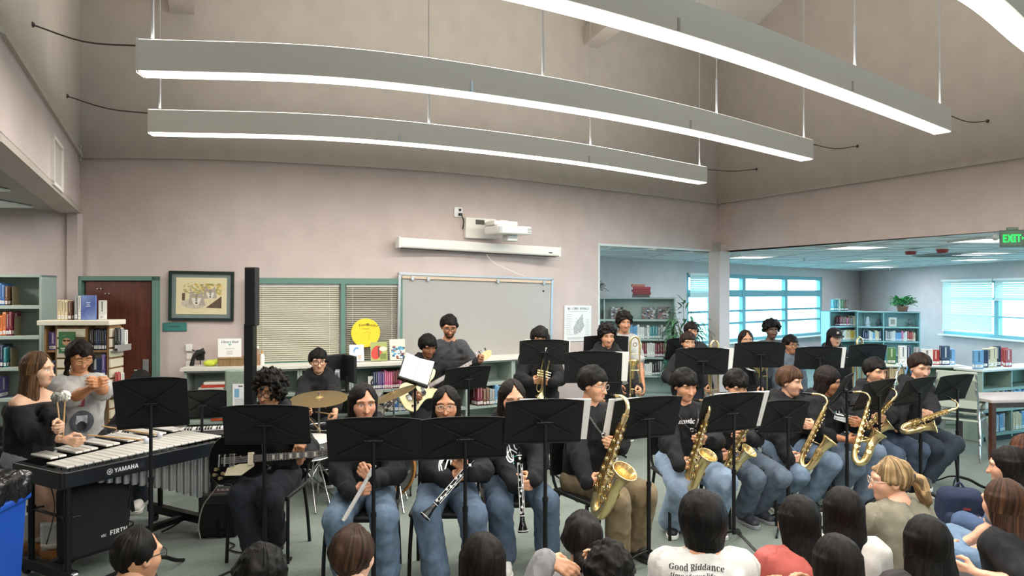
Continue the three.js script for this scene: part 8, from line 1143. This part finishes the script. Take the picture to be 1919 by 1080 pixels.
// --- back row ---
{
  const back = (label, px, py, d, o) => person({ label, head: at(px, py, d), pose: 'stand', lod: 2, top: HOOD(), bottom: { color: '#22242a', kind: 'cotton' }, skin: '#b98a6a', hair: { color: BLK, fringe: 0.06 }, ...o });
  back('trumpeter in a black hoodie with the face hidden by a music stand', 1012, 636, 7.75, { pitch: 0.2, hair: { color: '#1c1613', fringe: 0.055, t: 0.026, messy: 0.03 }, build: 1.05, lod: 1, hands: [gh(994, 716, 7.42, { dir: V(0.8, 0.1, 0), palm: V(0, 0, -1) }), gh(1034, 718, 7.42, { dir: V(-0.8, 0.1, 0), palm: V(0, 0, -1) })] }); trumpet('brass trumpet held upright in front of the black hoodie', at(1014, 716, 7.36), V(0.22, 1, 0.1), V(0, 0, 1));
  back('trombonist with messy dark curls looking down beside the upright slide', 1138, 631, 8.1, { yaw: 0.1, pitch: 0.15, eyesDown: 1, lod: 1, skin: '#c08e6e', hair: { color: '#191310', curl: 0.03, t: 0.026, vol: 0.012, fringe: 0.062 }, hands: [h(1120, 735, 7.8), gh(1196, 726, 7.62)] });
  back('tall curly brown-haired musician in a pale shirt behind the trombonist', 1170, 606, 9.1, { yaw: 0.1, skin: '#b88362', hair: { color: '#241a15', curl: 0.03, t: 0.028, vol: 0.016, fringe: 0.065 }, top: { name: 'shirt', color: '#b9bab8', sleeve: 0.55, loose: 0.018 }, hands: [h(1160, 720, 8.9), h(1206, 722, 8.85)] });
  back('short-haired musician whose forehead shows left of the column', 1296, 622, 9.75, { hair: { color: '#2b211b', fringe: 0.06, t: 0.02 }, top: { color: '#23262a' } });
  back('brown-haired musician peeking over the stand below the column', 1290, 643, 8.75, { hair: { color: '#3b2a21', fringe: 0.07, t: 0.02 }, hands: [h(1262, 716, 8.45), gh(1330, 725, 8.3)] });
  back('long-haired musician half hidden behind the taller window stand', 1398, 638, 9.3, { hair: { color: '#3a2a22', len: 0.25, open: 1, fringe: 0.08, coverEars: true, t: 0.014 }, top: HOOD({ print: EMB }), hands: [h(1380, 725, 9.0), gh(1428, 728, 8.75)] });
  back('musician with a round black afro against the bright window', 1446, 620, 9.9, { skin: '#5f4436', hair: { color: '#14100e', curl: 0.03, t: 0.045, vol: 0.02, fringe: 0.065, low: -0.02, coverEars: true }, top: { color: '#5d636b', name: 'jacket' } });
  back('black-haired musician with glasses in a grey-blue hoodie', 1482, 647, 9.4, { yaw: 0.25, skin: '#a87857', glasses: true, hair: { color: '#17130f', fringe: 0.062, t: 0.02 }, top: HOOD({ color: '#68737f' }) });
  { const g = back('musician in a black baseball cap in the back row', 1564, 634, 9.6, { skin: '#c99a80', hair: { color: '#1c1512', len: 0.16, fringe: 0.07, coverEars: true, t: 0.012 } }); const c = new THREE.Group(); c.name = 'cap'; c.applyMatrix4(g.hm); g.root.add(c); g.part('crown', join([new THREE.SphereGeometry(1, 24, 12, 0, 6.2832, 0, 1.6).scale(0.098, 0.105, 0.112).translate(0, 0.038, -0.014)]), clothMat('#131316'), c); g.part('brim', join([new THREE.CylinderGeometry(0.085, 0.085, 0.006, 24, 1, false, -1.4, 2.8).scale(1, 1, 1.2).rotateX(0.15).translate(0, 0.045, 0.07)]), clothMat('#131316'), c); g.part('badge', join([box(0.03, 0.028, 0.004, 0, 0.085, 0.094)]), plain('#c9bfae', 0.7), c); }
  for (const [px, py, d, tn, lab, L] of [[1190, 641, 7.6, 0.1, 'brass trombone held upright by the curly-haired trombonist', 0.55], [1339, 648, 8.15, 0.4, 'brass trombone showing its crook beside the column stand', 0.55], [1430, 660, 8.9, 0.2, 'brass trombone whose slide shows below the taller window stand', 0.55], [1611, 641, 8.95, 0.5, 'brass trombone crook above the furthest right back stand', 0.6]]) trombone(lab, at(px, py, d), tn, L);
}
// --- audience on the floor ---
{
  const aud = (label, px, py, s, o) => person({ label, head: at(px, py, F / s), pose: 'floor', yaw: Math.PI, neckDrop: 0.13, lod: 1.5, skin: '#c69473', group: undefined, ...o, top: { name: 'shirt', sleeve: 0.55, loose: 0.018, hem: 0.02, ...(o.top || {}) } });
  const LONG = (color, x = {}) => ({ color, len: 0.42, fringe: 0.07, coverEars: true, out: 0.06, wide: 0.035, t: 0.014, ...x }), PI = Math.PI;
  aud('boy with cropped black hair and glasses seated on the floor below the vibraphone', 257, 1044, 443, { yaw: PI - 0.35, headYaw: PI - 0.5, glasses: '#2a2522', hair: { color: '#191512', fringe: 0.075, t: 0.008, low: -0.055 }, top: { color: '#2c2e33' } });
  aud('child with tousled black hair at the bottom edge below the guitarist', 489, 1090, 485, { hair: { color: '#15120f', fringe: 0.06, t: 0.024, low: -0.08, curl: 0.02 }, top: { color: '#2b2b30' } });
  aud('boy with short brown hair in front of the flute player', 662, 1045, 440, { yaw: PI - 0.1, headYaw: PI - 0.35, skin: '#dcb197', hair: { color: '#4d3526', fringe: 0.07, t: 0.019, low: -0.075, messy: 0.02 }, top: { color: '#c9c4bd' } });
  aud('girl with straight dark hair at the bottom edge below the clarinets', 905, 1058, 455, { hair: LONG('#1d1512'), top: { color: '#35302e' } });
  aud('child with smooth pinned dark hair and a grey sweatshirt, raised hand', 1091, 1014, 420, { yaw: PI + 0.2, headYaw: PI - 0.15, noHands: false, hair: { color: '#231a16', fringe: 0.08, t: 0.012, low: -0.075, coverEars: true, bones: [bone(V(0, -0.05, -0.1), V(0, -0.07, -0.125), 0.035, 0.03)] }, top: { color: '#9a9a9c', sleeve: 1, name: 'sweatshirt' }, hands: [{ p: at(1150, 1075, 3.0) }, { p: at(1022, 1048, 2.98), dir: V(0.9, -0.35, 0.1), palm: V(0, -0.6, -0.6), pose: 'loose', pole: V(-0.6, -1, 0.3) }] });
  aud('child with tightly braided black hair at the bottom edge', 1138, 1082, 480, { hair: { color: '#171210', fringe: 0.07, t: 0.02, low: -0.12, coverEars: true, curl: 0.028 }, top: { color: '#2d2a33' } });
  { const tx = alphaPrint(512, 256, (c, a) => { c.fillStyle = a ? '#fff' : '#0c0c0e'; c.font = 'italic bold 42px serif'; c.fillText('Good Riddance', 20, 44); c.font = 'italic bold 32px serif'; c.fillText('time of your life', 26, 82); c.font = 'bold italic 24px serif'; c.fillText('Another turning point, a fork stuck', 130, 122, 360); c.fillRect(180, 140, 310, 16); c.fillRect(220, 168, 260, 12); c.font = 'bold 60px sans-serif'; c.fillText('ROCK', 230, 240); });
    aud('person with black shaggy hair and a white T-shirt with writing on the back', 1315, 982, 430, { yaw: PI - 0.05, headYaw: PI + 0.1, skin: '#cf9878', hair: { color: '#14100f', fringe: 0.06, t: 0.026, low: -0.1, coverEars: true, len: 0.14, wide: -0.02, front: false, vol: 0.006 }, top: { color: '#dedcd8', loose: 0.024, print: { mat: tx, w: 0.36, hgt: 0.17, h: 0.88, back: true, x: 0 } }, build: 1.08 }); }
  aud('girl with long black hair in a coral T-shirt', 1494, 980, 400, { yaw: PI + 0.15, build: 1.1, hair: LONG('#15110f', { wide: 0.005 }), top: { color: '#c2615a' }, hands: [{ p: at(1530, 1100, 3.1) }, { p: at(1425, 1110, 3.2) }] });
  aud('girl with long dark hair over a white striped top', 1580, 962, 378, { yaw: PI - 0.2, headYaw: PI - 0.25, hair: LONG('#1d1512', { len: 0.46 }), top: { color: '#d6d2cc', sleeve: 1, name: 'cardigan' } });
  aud('person with a blond ponytail and glasses in an olive T-shirt', 1668, 902, 345, { yaw: PI + 0.55, headYaw: -PI / 2 - 0.25, skin: '#dba78c', glasses: '#cbb9a6', hair: { color: '#cfae80', fringe: 0.082, t: 0.01, low: -0.045, bones: [bone(V(0, 0.02, -0.1), V(0, 0.0, -0.145), 0.026, 0.03), bone(V(0, 0.0, -0.145), V(0.01, -0.1, -0.165), 0.034, 0.032), bone(V(0.01, -0.1, -0.165), V(0.0, -0.2, -0.15), 0.03, 0.022)], tie: [0, 0.018, -0.118] }, top: { color: '#85806f', loose: 0.03 }, build: 1.15 });
  aud('dark-haired child at the bottom edge between the coral shirt and white top', 1566, 1062, 465, { hair: LONG('#231a16', { len: 0.3 }), top: { color: '#2a2a2e' } });
  aud('girl with loose black hair low in front of the blond ponytail', 1735, 1022, 430, { yaw: PI - 0.1, hair: LONG('#181311', { len: 0.44, wide: 0.06 }), top: { color: '#3a3536' } });
  aud('girl with long straight brown hair in a black T-shirt at the right edge', 1880, 945, 365, { yaw: PI + 0.5, headYaw: PI + 0.25, legs: true, noHands: false, skin: '#d8a488', hair: LONG('#5d3f2c', { len: 0.46, wide: 0.02 }), top: { color: '#17181b' }, bottom: DENIM('#66829f'), hands: [{ p: at(1960, 1080, 3.6) }, { p: at(1832, 1075, 3.55) }], feet: [{ p: at(1700, 1010, 4.4).setY(0.12), dir: V(-0.8, 0, -0.4), pole: V(0, 1, -0.2) }, { p: at(1700, 1090, 4.0).setY(0.12), dir: V(-0.8, 0, -0.2), pole: V(0, 1, 0) }] });
  aud('dark-haired child turning left behind the backpack', 1887, 876, 300, { yaw: -PI / 2 - 0.5, headYaw: -PI / 2 - 0.6, legs: true, noHands: false, skin: '#cb987b', hair: LONG('#1c1512', { len: 0.34 }), top: { color: '#6d7f92' }, bottom: DENIM('#7c97b3') });
  aud('auburn-haired child cut off by the right edge', 1919, 850, 275, { yaw: PI + 0.4, hair: LONG('#6d3f28', { len: 0.3 }), top: { color: '#cfcac4' } });
}
renderer.render(scene, camera);
